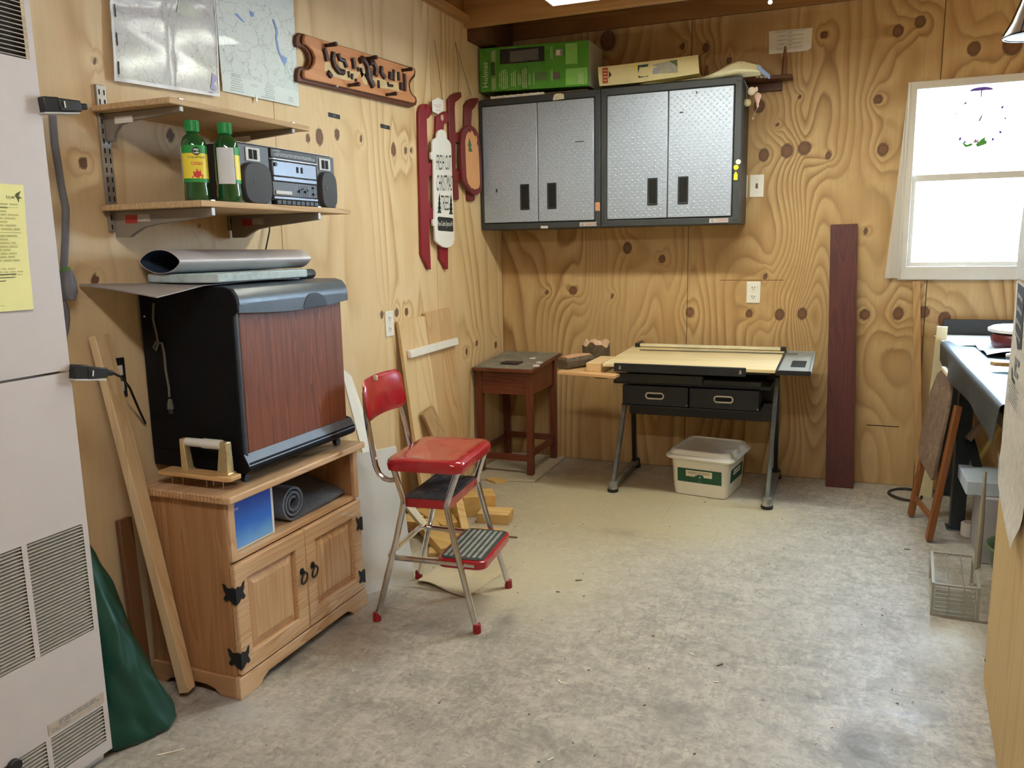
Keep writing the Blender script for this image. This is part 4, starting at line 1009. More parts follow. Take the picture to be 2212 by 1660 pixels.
# ------------------------------------------------------------------ carved wooden name sign with pegs
CAR = wood('sign_cherry', srgb(212,152,106), srgb(184,120,76), 'y', 12, 0.45, contrast=0.5, coat=0.2)
CARD = plain('sign_edge_brown', srgb(92,48,22), 0.45, var=0.25, scale=30); CARK = plain('carved_dark', srgb(58,26,18), 0.5, var=0.2, scale=50); CARL = plain('carved_pale', srgb(206,186,140), 0.6, var=0.12, scale=30)
Zp = lambda q, x=-1.888: at(640+q[0]/7.9, 60+q[1]/7.9, 0, x)
ns = thing('name_sign', 'carved wooden name sign with dark openwork letters and pegs on the left wall', 'sign', (XL, 3.07, 1.89))
def outl(pts, x): return [Zp(q, x)[1:] for q in pts]
OUT = [(20,920),(14,800),(30,690),(90,660),(160,680),(200,640),(230,560),(215,450),(160,360),(90,330),(10,330),(-10,230),(0,130),(60,85),(130,100),(2030,690),(2040,760),(2030,840),(1975,900),(1945,960),(1955,1060),(1985,1130),(2050,1180),(2066,1260),(2050,1320),(1960,1360),(1880,1345),(130,940)]
M().prism(outl(OUT, -1.90), 0, XL+0.001, -1.900).obj('back_board', CARD, ns, bevel=0.004)
cy0 = sum(q[0] for q in OUT)/len(OUT); cyz = sum(q[1] for q in OUT)/len(OUT)
IN = [(150,850),(140,780),(150,720),(200,720),(265,690),(320,600),(330,500),(290,390),(215,310),(150,270),(135,200),(150,130),(180,115),(2020,700),(2020,780),(1965,850),(1930,900),(1920,970),(1935,1070),(1970,1140),(2030,1195),(2040,1250),(2010,1285),(1940,1265),(190,870)]
M().prism(outl(IN, -1.885), 0, -1.899, -1.885).obj('face_board', CAR, ns, bevel=0.003)
STR = [[(470,360),(500,450),(520,570)],[(630,430),(615,540),(640,640),(710,740),(800,760)],[(710,440),(730,530),(810,560),(850,670)],[(955,520),(975,600),(985,700)],
       [(890,740),(905,850)],[(955,790),(950,880)],[(1060,680),(1060,740)],[(1110,690),(1110,740)],[(1075,570),(1130,530),(1190,620),(1215,700)],[(1215,700),(1225,850),(1300,1000)],
       [(1230,600),(1300,590),(1350,690),(1345,820)],[(1270,700),(1265,880)],[(1450,670),(1440,760),(1500,850)],[(1600,760),(1600,880)],[(1660,720),(1655,900)],[(1560,930),(1570,980),(1640,990)],
       [(1740,760),(1745,900)],[(1840,790),(1845,900),(1850,1080)],[(1785,940),(1785,1060)],[(535,760),(590,830)],[(1015,870),(1020,920)],[(1400,900),(1410,1030)]]
STW = [44,50,40,46,24,24,20,24,50,60,52,38,46,50,32,26,36,40,46,44,26,26]
PAT = [[(485,590),(560,580),(600,700),(660,760),(800,780),(860,700),(940,740),(990,740),(1050,760),(1100,760),(1010,900),(860,900),(760,870),(640,830),(540,740),(480,740)],
       [(720,560),(790,590),(840,690),(800,730),(730,640)],[(1080,590),(1110,620),(1190,760),(1110,860),(1150,960),(1210,980),(1210,900),(1160,800),(1060,650)],
       [(1280,720),(1310,860),(1400,860),(1470,870),(1560,930),(1650,930),(1720,930),(1760,1080),(1800,1100),(1560,1040),(1440,1030),(1330,900),(1290,880)],[(1620,740),(1640,900),(1740,900),(1720,780),(1690,760)]]
for pa in PAT: M().prism(outl(pa, -1.8845), 0, -1.8849, -1.8842).obj('letter_opening', CARL, ns, smooth=0)
m = M()
for s_, w_ in zip(STR, STW):
    P = [Vector(Zp(q, -1.882)) for q in s_]
    sc = 1/7.9/520.0
    k = m; n0 = len(k.v)
    k.tube([tuple(p) for p in P], [w_*sc*0.55*(3.2 if True else 1) if False else w_*0.5*0.00050 for _ in P], 8)
for s_, w_ in zip(STR, STW):
    pass
m.obj('carved_letters', CARK, ns, kind='stuff')
for q in ((495,305),(1195,527),(1805,727),(895,985),(1535,1145)):
    p = Zp(q, -1.884); M().tube([(-1.884, p[1], p[2]), (-1.870, p[1], p[2]), (-1.836, p[1], p[2]+0.001), (-1.832, p[1], p[2]+0.001)], [0.0075, 0.0065, 0.0088, 0.0075], 10).obj('peg', CARK, ns)
p = Zp((700,995), -1.884); M().ball((-1.884, p[1], p[2]), 0.005, 8).obj('white_chip', WHITEP, ns)

# ------------------------------------------------------------------ red toy sleds, tree sign and tag near the corner
SLED = plain('sled_red', srgb(132,28,40), 0.45, var=0.12, scale=20); SLED2 = plain('sled_maroon', srgb(112,36,36), 0.5, var=0.12, scale=20)
Zs = lambda q, x: at(860+q[0]/3.608, 160+q[1]/3.608, 0, x)[1:]
def cut(o, pts, x0, x1, nm, mt, bev=0.003): return M().prism([Zs(q, x1) for q in pts], 0, x0, x1).obj(nm, mt, o, bevel=bev)
sA = thing('toy_sled', 'long bright red wooden sled hanging behind the white tree sign', 'sled', (XL, 3.66, 1.17), group='red sleds hung by the corner')
sx = XL+0.001
cut(sA, [(163,300),(172,258),(190,235),(208,231),(211,272),(222,275),(226,232),(248,240),(264,262),(267,308),(243,342),(226,350),(230,520),(236,690),(272,700),(276,790),(245,800),(240,830),(240,985),(250,1020),(276,1040),(278,1130),(250,1145),(244,1200),(258,1525),(237,1522),(222,1480),(204,1450),(186,1405),(178,1000),(168,600)], sx, -1.903, 'left_runner', SLED)
cut(sA, [(300,420),(302,330),(330,318),(355,300),(376,290),(394,310),(396,370),(360,395),(358,430),(362,690),(388,900),(392,1520),(374,1523),(345,1465),(328,1440),(322,1000),(304,690)], sx, -1.903, 'right_runner', SLED)
for a, b in ((690,790),(1040,1135)): cut(sA, [(250,a),(330,a+6),(330,b+6),(250,b)], sx+0.004, -1.900, 'cross_slat', SLED)
M().ball((-1.902, *Zs((343,340), -1.902)), 0.016, 12, sc=(0.3,1,1)).obj('white_knob', plain('knob_cream', srgb(200,176,150), 0.5), sA)
sB = thing('toy_sled', 'shorter maroon wooden sled beside the steel wall cabinet with a painted plaque', 'sled', (XL, 4.02, 1.52), group='red sleds hung by the corner')
cut(sB, [(394,200),(420,165),(455,148),(492,140),(496,180),(470,205),(448,222),(443,260),(450,460),(520,468),(520,545),(490,530),(450,532),(452,740),(500,752),(500,830),(470,838),(476,975),(470,982),(440,980),(432,700),(405,500)], sx, -1.903, 'left_runner', SLED2)
cut(sB, [(525,240),(548,205),(590,188),(626,186),(626,215),(596,265),(577,285),(572,400),(590,700),(600,985),(575,990),(548,985),(545,850),(530,700),(522,400)], sx, -1.903, 'right_runner', SLED2)
for a, b in ((455,530),(755,830)): cut(sB, [(440,a),(560,a+8),(560,b+8),(440,b)], sx+0.003, -1.900, 'cross_slat', SLED2)
pl_ = cut(sB, [(500,470),(510,430),(540,400),(572,398),(605,425),(630,470),(642,560),(650,700),(655,880),(648,920),(620,942),(595,945),(560,915),(530,870),(505,830),(495,640)], -1.8995, -1.880, 'plaque', SLED2)
cut(sB, [(524,520),(535,470),(560,440),(590,445),(612,480),(622,540),(632,680),(638,860),(628,890),(600,900),(570,888),(545,850),(534,800),(528,640)], -1.8797, -1.8785, 'plaque_face', plain('plaque_peach', srgb(222,166,118), 0.5, var=0.06), bev=0.0)
m = M()
for dx, dy in ((600,470),(622,540),(560,440),(590,450)): m.ball((-1.8785, *Zs((dx,dy), -1.8785)), 0.012, 10, sc=(0.15,1,1))
m.obj('scalloped_trim', SLED2, sB)
cut(sB, [(556,500),(574,560),(566,562),(580,605),(550,605),(552,562),(544,562)], -1.8784, -1.8775, 'painted_tree', plain('tree_green', srgb(70,110,70), 0.6), bev=0.0)
# white tree-farm sign
SGN = plain('sign_white', srgb(236,236,232), 0.5, var=0.02)
sg_ = thing('tree_sign', 'white sled-shaped sign lettered FRESH CUT CHRISTMAS TREES hanging on the red sled', 'sign', (-1.895, 3.73, 1.27))
Zg = lambda q: Zs(q, -1.885)
SO = [(258,612),(272,606),(272,520),(285,505),(306,496),(308,465),(320,440),(345,431),(366,440),(378,460),(382,505),(400,518),(414,545),(418,580),(442,1290),(434,1325),(412,1348),(385,1357),(352,1350),(318,1325),(294,1300),(290,1190),(276,1184),(274,1136),(287,1130),(280,670),(262,665)]
M().prism([Zg(q) for q in SO], 0, -1.8985, -1.886).obj('board', SGN, sg_, bevel=0.003)
def signtext(m, body, q, w_, h_, x=-1.8856):
    a = Vector((x, *Zs(q, x))); b = Vector((x, *Zs((q[0]+w_, q[1]+w_*0.03), x))); c_ = Vector((x, *Zs((q[0]+h_*0.02, q[1]-h_), x)))
    text(m, body, a, (b-a), (c_-a), (b-a).length, (c_-a).length)
m = M(); signtext(m, 'FRESH CUT', (356,690), 108, 118); signtext(m, 'CHRISTMAS', (362,850), 116, 125); signtext(m, 'TREES', (367,1005), 64, 118)
m.obj('lettering', INK, sg_, smooth=0)
m = M()
for tx, b_ in ((322,1085),(412,1095)):
    m = M()
    for k in range(4): m.flat([(-1.8857,*Zs((tx-16+2*k*1.2,b_-k*34),-1.8857)),(-1.8857,*Zs((tx+16-2*k*1.2,b_-k*34),-1.8857)),(-1.8857,*Zs((tx,b_-k*34-60),-1.8857))])
    m.obj('printed_tree', plain('tree_ink', srgb(34,52,46), 0.7), sg_, smooth=0, kind='stuff')

M().prism([Zs(q, -1.8857) for q in [(308,1120),(314,1112),(420,1122),(428,1130),(431,1225),(424,1230),(318,1222),(310,1214)]], 0, -1.8860, -1.8854).obj('black_panel', INK, sg_, smooth=0)
m = M(); signtext(m, 'Pine-Cedar-Spruce-Fir', (369,1172), 114, 52, -1.8851); m.obj('panel_lettering', SGN, sg_, smooth=0)
m = M(); 
hx_ = thing('hang_tag', 'small white hexagonal paper tag hanging above the tree sign', 'tag', (-1.90, 3.74, 1.935))
M().prism([Zs(q, -1.893) for q in [(265,208),(310,183),(351,206),(355,284),(311,311),(268,290)]], 0, -1.8945, -1.893).obj('card', SGN, hx_, smooth=0)
def tagtext(mt, rows, nm):
    m = M()
    for bd, q, w_, h_ in rows: signtext(m, bd, q, w_, h_, -1.8926)
    m.obj(nm, mt, hx_, smooth=0)
tagtext(plain('tag_pink', srgb(206,150,150), 0.6), [('PEPPER PINE', (309,243), 62, 9), ('& BERRY', (309,258), 44, 9)], 'pink_print'); tagtext(INKG, [('DECOR', (311,284), 34, 9)], 'grey_print')
strg = plain('twine', srgb(110,84,52), 0.8)
for nm, pts in (('hanging twine of the long red sled', [(938,85),(948,150),(958,235)]), ('hanging twine of the maroon sled', [(983,90),(998,140),(1018,205)])):
    tag(M().tube([at(u, v, 0, XL+0.006) for u, v in pts], 0.0012, 5).obj('twine', strg), 'thin '+nm+' near the corner', 'twine')
wq = M().tube([at(983,90,0,XL+0.006), at(991,140,0,XL+0.006), at(990,205,0,XL+0.006)], 0.0012, 5).obj('twine', strg); tag(wq, 'second thin twine beside the maroon sled near the corner', 'twine')
# ------------------------------------------------------------------ outlets and switch
PLATE = plain('plate_white', srgb(240,238,230), 0.35, var=0.02)
def plate(nm, label, cat, c, wall, kind):
    """c = centre; wall 'l' (normal +x) or 'b' (normal -y)"""
    o = thing(nm, label, cat, c)
    def bx(du0, du1, z0, z1, d0, d1):
        if wall == 'l': return (XL+d0, XL+d1, c[1]+du0, c[1]+du1, c[2]+z0, c[2]+z1)
        return (c[0]+du0, c[0]+du1, YB-d1, YB-d0, c[2]+z0, c[2]+z1)
    M().box(*bx(-0.036, 0.036, -0.058, 0.058, 0.0004, 0.006)).obj('cover_plate', PLATE, o, bevel=0.003)
    if kind == 'outlet':
        for z in (-0.024, 0.024):
            s_ = M().box(*bx(-0.016, 0.016, z-0.016, z+0.016, 0.005, 0.0075)).obj('socket', PLATE, o, bevel=0.003)
            M().box(*bx(-0.008, -0.005, z-0.003, z+0.008, 0.0075, 0.0079)).box(*bx(0.005, 0.008, z-0.003, z+0.006, 0.0075, 0.0079)).box(*bx(-0.002, 0.002, z-0.011, z-0.006, 0.0075, 0.0079)).obj('slots', DARK, s_, smooth=0)
    elif kind == 'switch':
        M().box(*bx(-0.006, 0.006, -0.013, 0.013, 0.0055, 0.0062)).obj('toggle_slot', plain('slot_brown', srgb(120,96,80), 0.6), o, smooth=0)
        M().box(*bx(-0.004, 0.004, -0.010, 0.003, 0.006, 0.016)).obj('toggle', plain('toggle_brown', srgb(110,70,50), 0.5), o, bevel=0.0015)
    for z in ((0,) if kind == 'outlet' else (-0.03, 0.03)): 
        M().box(*bx(-0.0022, 0.0022, z-0.0022, z+0.0022, 0.0055, 0.0068)).obj('screw', STEEL, o, bevel=0.001)
plate('wall_outlet', 'white duplex outlet on the left wall behind the red stool', 'outlet', (XL, 3.210, 0.939), 'l', 'outlet')
plate('wall_outlet', 'white duplex outlet on the back wall above the drafting table', 'outlet', (-0.451, YB, 1.009), 'b', 'outlet')
plate('light_switch', 'white light switch plate beside the right steel cabinet', 'switch', (-0.451, YB, 1.569), 'b', 'switch')
plate('blank_plate', 'plain cover plate in the shadow between the steel cabinet and the light switch', 'plate', (-0.535, YB, 1.569), 'b', 'blank')

# ------------------------------------------------------------------ steel wall cabinets with tread-plate doors
CABF = plain('cabinet_charcoal', srgb(54,57,59), 0.5, var=0.08, scale=30)
TREAD = NT('tread_plate'); co = TREAD.coord(); nz = TREAD.noise(co, 90, 3)
TREAD.set(TREAD.ramp(nz, [(0.3, srgb(158,168,184)), (0.7, srgb(180,190,206))]), TREAD.ramp(nz, [(0.3, grey(0.34)), (0.7, grey(0.44))]), 0.35); TREAD = TREAD.mat
HND = plain('handle_black', srgb(30,36,40), 0.45)
CY = 4.255
def wall_cabinet(x0, x1, label, doors):
    o = thing('wall_cabinet', label, 'cabinet', ((x0+x1)/2, 4.4, 1.37), group='steel wall cabinets')
    m = M(); m.box(x0, x1, CY+0.022, YB-0.001, 1.37, 2.075); m.obj('cabinet_body', CABF, o, bevel=0.006)
    z0, z1 = 1.37, 2.075; a, b = doors[0][0]-0.004, doors[-1][1]+0.004
    M().ring([(x0,z0),(x1,z0),(x1,z1),(x0,z1)], [(a,1.405),(b,1.405),(b,2.038),(a,2.038)], 1, CY-0.004, CY+0.024).obj('front_frame', CABF, o, bevel=0.004)
    m = M()
    for xx in (x0+0.018, x1-0.018):
        for zz in (z0+0.018, z1-0.02):
            for k in range(2): m.ball((xx+0.010*(k-0.5), CY-0.0045, zz), 0.004, 8, sc=(1,0.5,1))
    m.obj('frame_rivets', plain('rivet_black', srgb(36,38,40), 0.4), o, kind='stuff')
    for k, (p, q) in enumerate(doors):
        d = M().box(p, q, CY-0.012, CY+0.014, 1.409, 2.034).obj('door', TREAD, o, bevel=0.003)
        hc = q-0.075 if k == 0 else p+0.078
        m = M(); r = 0; s = 0.030; z = 1.422
        while z < 2.025:
            x = p+0.014+(s/2 if r % 2 else 0)
            while x < q-0.010:
                if not (abs(x-hc) < 0.038 and 1.462 < z < 1.622):
                    t_ = PI/4 if (r+int((x-p)/s)) % 2 else -PI/4
                    t_ = 0.7 if r % 2 else -0.7
                    dx, dz = math.cos(t_), math.sin(t_); L_, W_ = 0.0105, 0.0042
                    c0 = (x, CY-0.012, z)
                    A = [(x-dx*L_, CY-0.0121, z-dz*L_), (x+dz*W_, CY-0.0121, z-dx*W_), (x+dx*L_, CY-0.0121, z+dz*L_), (x-dz*W_, CY-0.0121, z+dx*W_)]
                    B = [(x-dx*L_*0.45, CY-0.0137, z-dz*L_*0.45), (x+dx*L_*0.45, CY-0.0137, z+dz*L_*0.45)]
                    m.add(A+B, [(0,1,5,4),(1,2,5),(2,3,4,5),(3,0,4)])
                x += s
            z += 0.0152; r += 1
        m.obj('tread_bumps', TREAD, d, smooth=70, kind='stuff')
        h = M().ring([(hc-0.0265,1.474),(hc+0.0265,1.474),(hc+0.0265,1.612),(hc-0.0265,1.612)], [(hc-0.019,1.484),(hc+0.019,1.484),(hc+0.019,1.602),(hc-0.019,1.602)], 1, CY-0.0165, CY-0.011).obj('handle', HND, d, bevel=0.002)
        M().box(hc-0.020, hc+0.020, CY-0.0125, CY-0.0119, 1.483, 1.603).box(hc-0.003 if k == 0 else hc-0.019, hc+0.019 if k == 0 else hc+0.003, CY-0.0155, CY-0.0125, 1.49, 1.596).obj('handle_cup', DARK, h, smooth=0)
    return o
c1 = wall_cabinet(-1.908, -1.2175, 'left steel wall cabinet with tread-plate doors, under the green box', [(-1.889,-1.5685),(-1.5645,-1.252)])
c2 = wall_cabinet(-1.2155, -0.503, 'right steel wall cabinet with tread-plate doors, next to the light switch', [(-1.179,-0.8625),(-0.8585,-0.541)])
for o, xx in ((c1, -1.285), (c2, -0.600)):
    M().box(xx-0.047, xx+0.047, CY-0.0058, CY-0.0042, 1.377, 1.398).obj('brand_badge', plain('badge_silver', srgb(186,184,180), 0.4), o, smooth=0)
    mm = M(); text(mm, 'GLADIATOR', (xx+0.014, CY-0.0062, 1.3875), (1,0,0), (0,0,1), 0.06, 0.010); mm.obj('badge_lettering', REDINK, o, smooth=0)
    mm = M(); text(mm, 'G', (xx-0.033, CY-0.0062, 1.3875), (1,0,0), (0,0,1), 0.013, 0.014); mm.obj('badge_emblem', INK, o, smooth=0)
M().box(-1.556, -1.514, CY-0.0056, CY-0.0042, 1.371, 1.385).obj('scuffed_sticker', plain('scuff_white', srgb(206,204,196), 0.6, var=0.3, scale=120), c1, smooth=0)
M().prism([(-1.475,2.046),(-1.468,2.064),(-1.455,2.070),(-1.43,2.069),(-1.415,2.064),(-1.412,2.040),(-1.474,2.036)], 1, CY-0.0145, CY-0.0125).obj('magnet_label', plain('magnet_cream', srgb(214,206,182), 0.6, var=0.12, scale=70), c1, smooth=0)
M().box(-1.246, -1.220, CY-0.0056, CY-0.0042, 1.455, 1.500).obj('copper_sticker', plain('sticker_copper', srgb(196,140,108), 0.4, var=0.3, scale=60), c1, smooth=0)
for o, u, v, w_, h_ in ((c1,1073,412,0.008,0.020),(c1,1252,306,0.05,0.004),(c2,1505,200,0.006,0.012),(c2,1472,243,0.018,0.006)):
    p = at(u, v, 1, CY-0.012); M().box(p[0]-w_/2, p[0]+w_/2, CY-0.0152, CY-0.0120, p[2]-h_/2, p[2]+h_/2).obj('dent_mark', INK, o, smooth=0)
MYEL = plain('magnet_yellow', srgb(240,226,40), 0.4)
for (u, v), mt, lb_, sh in (((1595,350), WHITEP, 'round white magnet, topmost of three on the right edge of the steel cabinet', 0), ((1590,362), MYEL, 'round yellow magnet on the right edge of the steel cabinet', 0), ((1589,381), MYEL, 'yellow pencil-shaped magnet on the right edge of the steel cabinet', 1)):
    p = at(u, v, 1, CY-0.005)
    if sh: m = M().prism([(p[0]-0.009,p[2]-0.019),(p[0]+0.010,p[2]-0.019),(p[0]+0.010,p[2]+0.008),(p[0]+0.001,p[2]+0.024),(p[0]-0.008,p[2]+0.008)], 1, CY-0.010, CY-0.0042)
    else: m = M().cyl((p[0], CY-0.011, p[2]), (p[0], CY-0.0042, p[2]), 0.0125, n=20)
    tag(m.obj('fridge_magnet', mt, bevel=0.001), lb_, 'magnet')

# ------------------------------------------------------------------ green carton on the cabinets
BGRN = plain('carton_green', srgb(78,156,50), 0.28, var=0.10, scale=6, coat=0.3)
gb = thing('green_carton', 'long bright green product carton on top of the left steel cabinet', 'box', (-1.60, 4.40, 2.0755))
sl_ = -0.030
def gz(x, z): return z+(x+1.59)*-0.032
m = M(); x0, x1, y0, y1, z0, z1 = -1.905, -1.283, 4.262, 4.52, 2.094+0.014, 2.325+0.010
m.add([(x, y, gz(x, z)) for x in (x0, x1) for y in (y0, y1) for z in (z0, z1)], [(0,1,3,2),(0,4,5,1),(2,3,7,6),(0,2,6,4),(1,5,7,3)], 0)
m.add([(x1, y, gz(x1, z)) for y in (y0, y1) for z in (z0, z1)], [(0,2,3,1)], 1)
m.obj('carton', [BGRN, plain('carton_side_grey', srgb(176,176,168), 0.5)], gb, bevel=0.002)
yf = y0-0.0012
def gq(xa, xb, za, zb, nm, mt, par=gb, d=0.0):
    return M().add([(xa,yf-d,gz(xa,za)),(xb,yf-d,gz(xb,za)),(xb,yf-d,gz(xb,zb)),(xa,yf-d,gz(xa,zb))], [(0,1,2,3)]).obj(nm, mt, par, smooth=0)
BLT = plain('carton_light_green', srgb(140,206,104), 0.35)
bp = gq(-1.783, -1.527, 2.246, 2.322, 'picture_panel', plain('panel_dark', srgb(40,44,44), 0.3)); M().box(-1.725,-1.56,yf-0.0012,yf-0.0006,2.256,2.312).obj('picture_screen', plain('screen_grey', srgb(104,106,106), 0.3), bp, smooth=0)
gq(-1.465, -1.425, 2.265, 2.30, 'picture_panel', plain('panel_grey', srgb(150,152,150), 0.4)); gq(-1.462, -1.44, 2.270, 2.296, 'picture_panel', WHITEP, d=0.0006)
gq(-1.580, -1.515, 2.150, 2.190, 'picture_panel', plain('panel_olive', srgb(96,130,76), 0.4)); gq(-1.478, -1.442, 2.150, 2.186, 'picture_panel', plain('panel_brown', srgb(110,104,90), 0.4))
gq(-1.41, -1.345, 2.222, 2.325, 'picture_panel', BLT); gq(-1.41, -1.29, 2.118, 2.20, 'picture_panel', BLT); gq(-1.838, -1.806, 2.107, 2.32, 'picture_panel', plain('panel_leaf', srgb(118,160,84), 0.4)); gq(-1.838, -1.814, 2.19, 2.258, 'picture_panel', plain('panel_deep', srgb(52,84,34), 0.4), d=0.0006)
m = M(); text(m, 'Holmes', (-1.872, yf-0.0006, 2.205), (0,0,1), (-1,0,0), 0.13, 0.030); m.obj('brand_lettering', WHITEP, gb, smooth=0)
m = M()
for xx, zz, w_, h_, n, sd in ((-1.775,2.165,.10,.035,3,1),(-1.748,2.165,.10,.02,2,2),(-1.706,2.163,.09,.03,3,3),(-1.672,2.158,.07,.02,2,4),(-1.642,2.165,.10,.03,3,5),(-1.612,2.155,.06,.015,2,6),(-1.588,2.16,.08,.008,1,7),(-1.487,2.17,.07,.015,2,8),(-1.487,2.285,.07,.015,2,9),(-1.325,2.145,.06,.03,4,10),(-1.822,2.29,.06,.02,3,11),(-1.822,2.145,.07,.02,3,12)):
    lines(m, (xx, yf-0.0012, gz(xx, zz)), (0,0,1), (-1,0,0), w_, h_, n, sd, 0.45)
m.obj('fine_print', plain('print_pale', srgb(206,226,180), 0.5), gb, smooth=0, kind='stuff')
# packing strip and board that prop the carton
tag(M().box(-1.905, -1.30, 4.30, 4.50, 2.0755, 2.0905).obj('packing_board', plain('kraft_board', srgb(120,92,58), 0.8), bevel=0.002), 'thin brown board under the green carton on the steel cabinet', 'board')
m = M(); m.box(-1.845, -1.535, 4.262, 4.280, 2.0755, 2.0885)
for k in range(16): m.box(-1.842+k*0.0195, -1.836+k*0.0195, 4.258, 4.262, 2.076, 2.085 if k % 2 else 2.090)
tag(m.obj('toothed_strip', WHITEP, smooth=0), 'white toothed plastic strip lying along the front of the steel cabinet top', 'strip')

# ------------------------------------------------------------------ cream carton and plastic bag on the right cabinet
CREAM = plain('carton_cream', srgb(236,226,170), 0.5, var=0.05, scale=12)
kb = thing('cream_carton', 'crushed cream carton with a red label on top of the right steel cabinet', 'box', (-0.98, 4.33, 2.0755))
Kp = lambda u, v, y=4.285: at(u, v, 1, y)
def cart(u, v):
    top = [(1292,145),(1400,133),(1508,118)]; bot = [(1295,186),(1385,178),(1511,158)]
    a = 2*u; i = 0 if a <= 1 else 1; f = a-i
    tp = [top[i][k]*(1-f)+top[i+1][k]*f for k in (0,1)]; bt = [bot[i][k]*(1-f)+bot[i+1][k]*f for k in (0,1)]
    p = Kp(bt[0]*(1-v)+tp[0]*v, bt[1]*(1-v)+tp[1]*v)
    return (p[0], p[1]-0.006*math.sin(PI*v)+0.004*math.sin(9*u), max(p[2], 2.0765))
m = M(); n = 16; F_ = [[Vector(cart(i/n, j/3)) for i in range(n+1)] for j in range(4)]
loop = []
for i in range(n+1):
    col = [F_[j][i] for j in range(4)]; d = Vector((0.0,0.085,0))
    loop.append([tuple(c_) for c_ in col]+[tuple(c_+d+Vector((0,0,0.002*math.sin(5*i)))) for c_ in col[::-1]])
m.loft(loop).obj('carton', CREAM, kb, smooth=30)
def kq(pts, nm, mt, d=0.008):
    return M().flat([(p[0], 4.285-d, p[2]) for p in [Kp(*q) for q in pts]]).obj(nm, mt, kb, smooth=0)
kq([(1302,148),(1314,147),(1314,180),(1303,181)], 'red_label', plain('label_rust', srgb(178,66,44), 0.5)); m = M()
for k in range(4): lines(m, (Kp(1308,153+k*7)[0], 4.285-0.0088, Kp(1308,153+k*7)[2]), (1,0,-0.1), (0,0,1), 0.024, 0.008, 1, k, 0.6)
m.obj('red_label_print', CREAM, kb, smooth=0)
kq([(1316,154),(1322,162),(1316,170)], 'black_arrow', INK); kq([(1378,142),(1401,139),(1401,166),(1380,169)], 'dark_label', plain('label_teal', srgb(30,66,56), 0.5))
m = M()
for k in range(4): lines(m, (Kp(1390,147+k*6)[0], 4.285-0.0088, Kp(1390,147+k*6)[2]), (1,0,-0.1), (0,0,1), 0.045, 0.010, 1, k+5, 0.5)
m.obj('dark_label_print', CREAM, kb, smooth=0)
kq([(1411,140),(1464,130),(1465,157),(1413,160)], 'picture_print', plain('picture_grey', srgb(176,178,162), 0.5, var=0.15, scale=50)); kq([(1445,133),(1463,130),(1464,146),(1458,140)], 'picture_leaf', plain('picture_green', srgb(96,112,62), 0.5), 0.0086); kq([(1410,148),(1421,146),(1422,160),(1411,161)], 'picture_blue', plain('picture_lilac', srgb(166,166,196), 0.5), 0.0086); kq([(1370,141),(1377,140),(1378,150),(1371,151)], 'yellow_patch', plain('patch_yellow', srgb(244,224,90), 0.5))
M().flat([tuple(Vector(cart(1.0, j/3))+Vector((0.001,0,0))) for j in range(4)]+[tuple(Vector(cart(1.0, 1))+Vector((0.001,0.085,0))), tuple(Vector(cart(1.0, 0))+Vector((0.001,0.085,0)))]).obj('brown_end', plain('carton_end_brown', srgb(104,76,44), 0.7), kb, smooth=0)
bag = M()
rings = []
for k in range(22):
    s_ = k/21; x = -1.00+0.575*s_; hh = 0.0035+0.016*max(0,s_-0.3)+(0.026*math.exp(-((s_-0.80)/0.17)**2)); wd = 0.05+0.03*math.sin(3*s_+1)
    y = 4.262+0.055+0.02*math.sin(5*s_); fl_ = 0.0
    rings.append([(x+0.004*math.sin(3*a+s_*9), max(4.235, y+wd*math.cos(a)*(1+0.10*math.sin(4*a+7*s_))), 2.0762+hh+hh*math.sin(a)*(1+0.18*math.sin(5*a+11*s_))) for a in [2*PI*i/20 for i in range(20)]])
bg_o = thing('plastic_bag', 'crumpled pale plastic bag lying along the top of the right steel cabinet', 'bag', (-0.80, 4.30, 2.0755))
rings = [[(p[0], p[1], max(p[2], 2.0758)) for p in r] for r in rings]
M().loft(rings).obj('bag', plain('bag_cream', srgb(224,218,178), 0.3, var=0.08, scale=18, coat=0.4), bg_o, smooth=60)
M().loft([[(-0.433+0.012*k+0.004*math.cos(a), 4.300+(0.040-0.004*k)*math.cos(a), 2.110-0.010*k+(0.020-0.002*k)*math.sin(a)) for a in [2*PI*i/14 for i in range(14)]] for k in range(5)]).obj('blue_end', plain('bag_blue', srgb(150,170,206), 0.35, var=0.25, scale=60), bg_o, smooth=60)

# ------------------------------------------------------------------ brown peg shelf, notice, shells
BRN = wood('peg_shelf_brown', srgb(104,62,38), srgb(70,38,22), 'x', 20, 0.5)
ps = thing('peg_shelf', 'narrow dark brown wall shelf with upright pegs behind the steel cabinet top', 'shelf', (-0.60, 4.52, 2.08))
p = at(1716,168,1,YB-0.02)
M().prism([(-0.98,YB-0.001),(-0.98,YB-0.10),(-0.32,YB-0.10),(-0.296,YB-0.088),(-0.288,YB-0.07),(-0.288,YB-0.001)], 2, 2.086, 2.104).obj('shelf_board', BRN, ps, bevel=0.004)
M().box(-0.97, -0.34, YB-0.016, YB-0.001, 2.04, 2.086).obj('back_rail', BRN, ps, bevel=0.003)
for u, v0, v1 in ((1694,166,112),(1527,160,126)):
    a = at(u, v0, 1, YB-0.055); h = (v0-v1)*0.00262
    M().lathe([(0.0125,0),(0.0135,0.01),(0.0125,h*0.55),(0.0085,h*0.72),(0.0075,h*0.85),(0.004,h)], (a[0], YB-0.055, 2.104), 12).obj('upright_peg', plain('peg_brown', srgb(124,82,54), 0.5), ps)
for k, dx in enumerate((-0.455,-0.435,-0.415)): M().box(dx-0.008, dx+0.008, YB-0.1012, YB-0.0995, 2.097-0.002*k, 2.103).obj('white_scrap', WHITEP, ps, smooth=0)
nt = thing('paper_notice', 'small white typed paper notice pinned high on the back wall', 'notice', (-0.31, YB, 2.22))
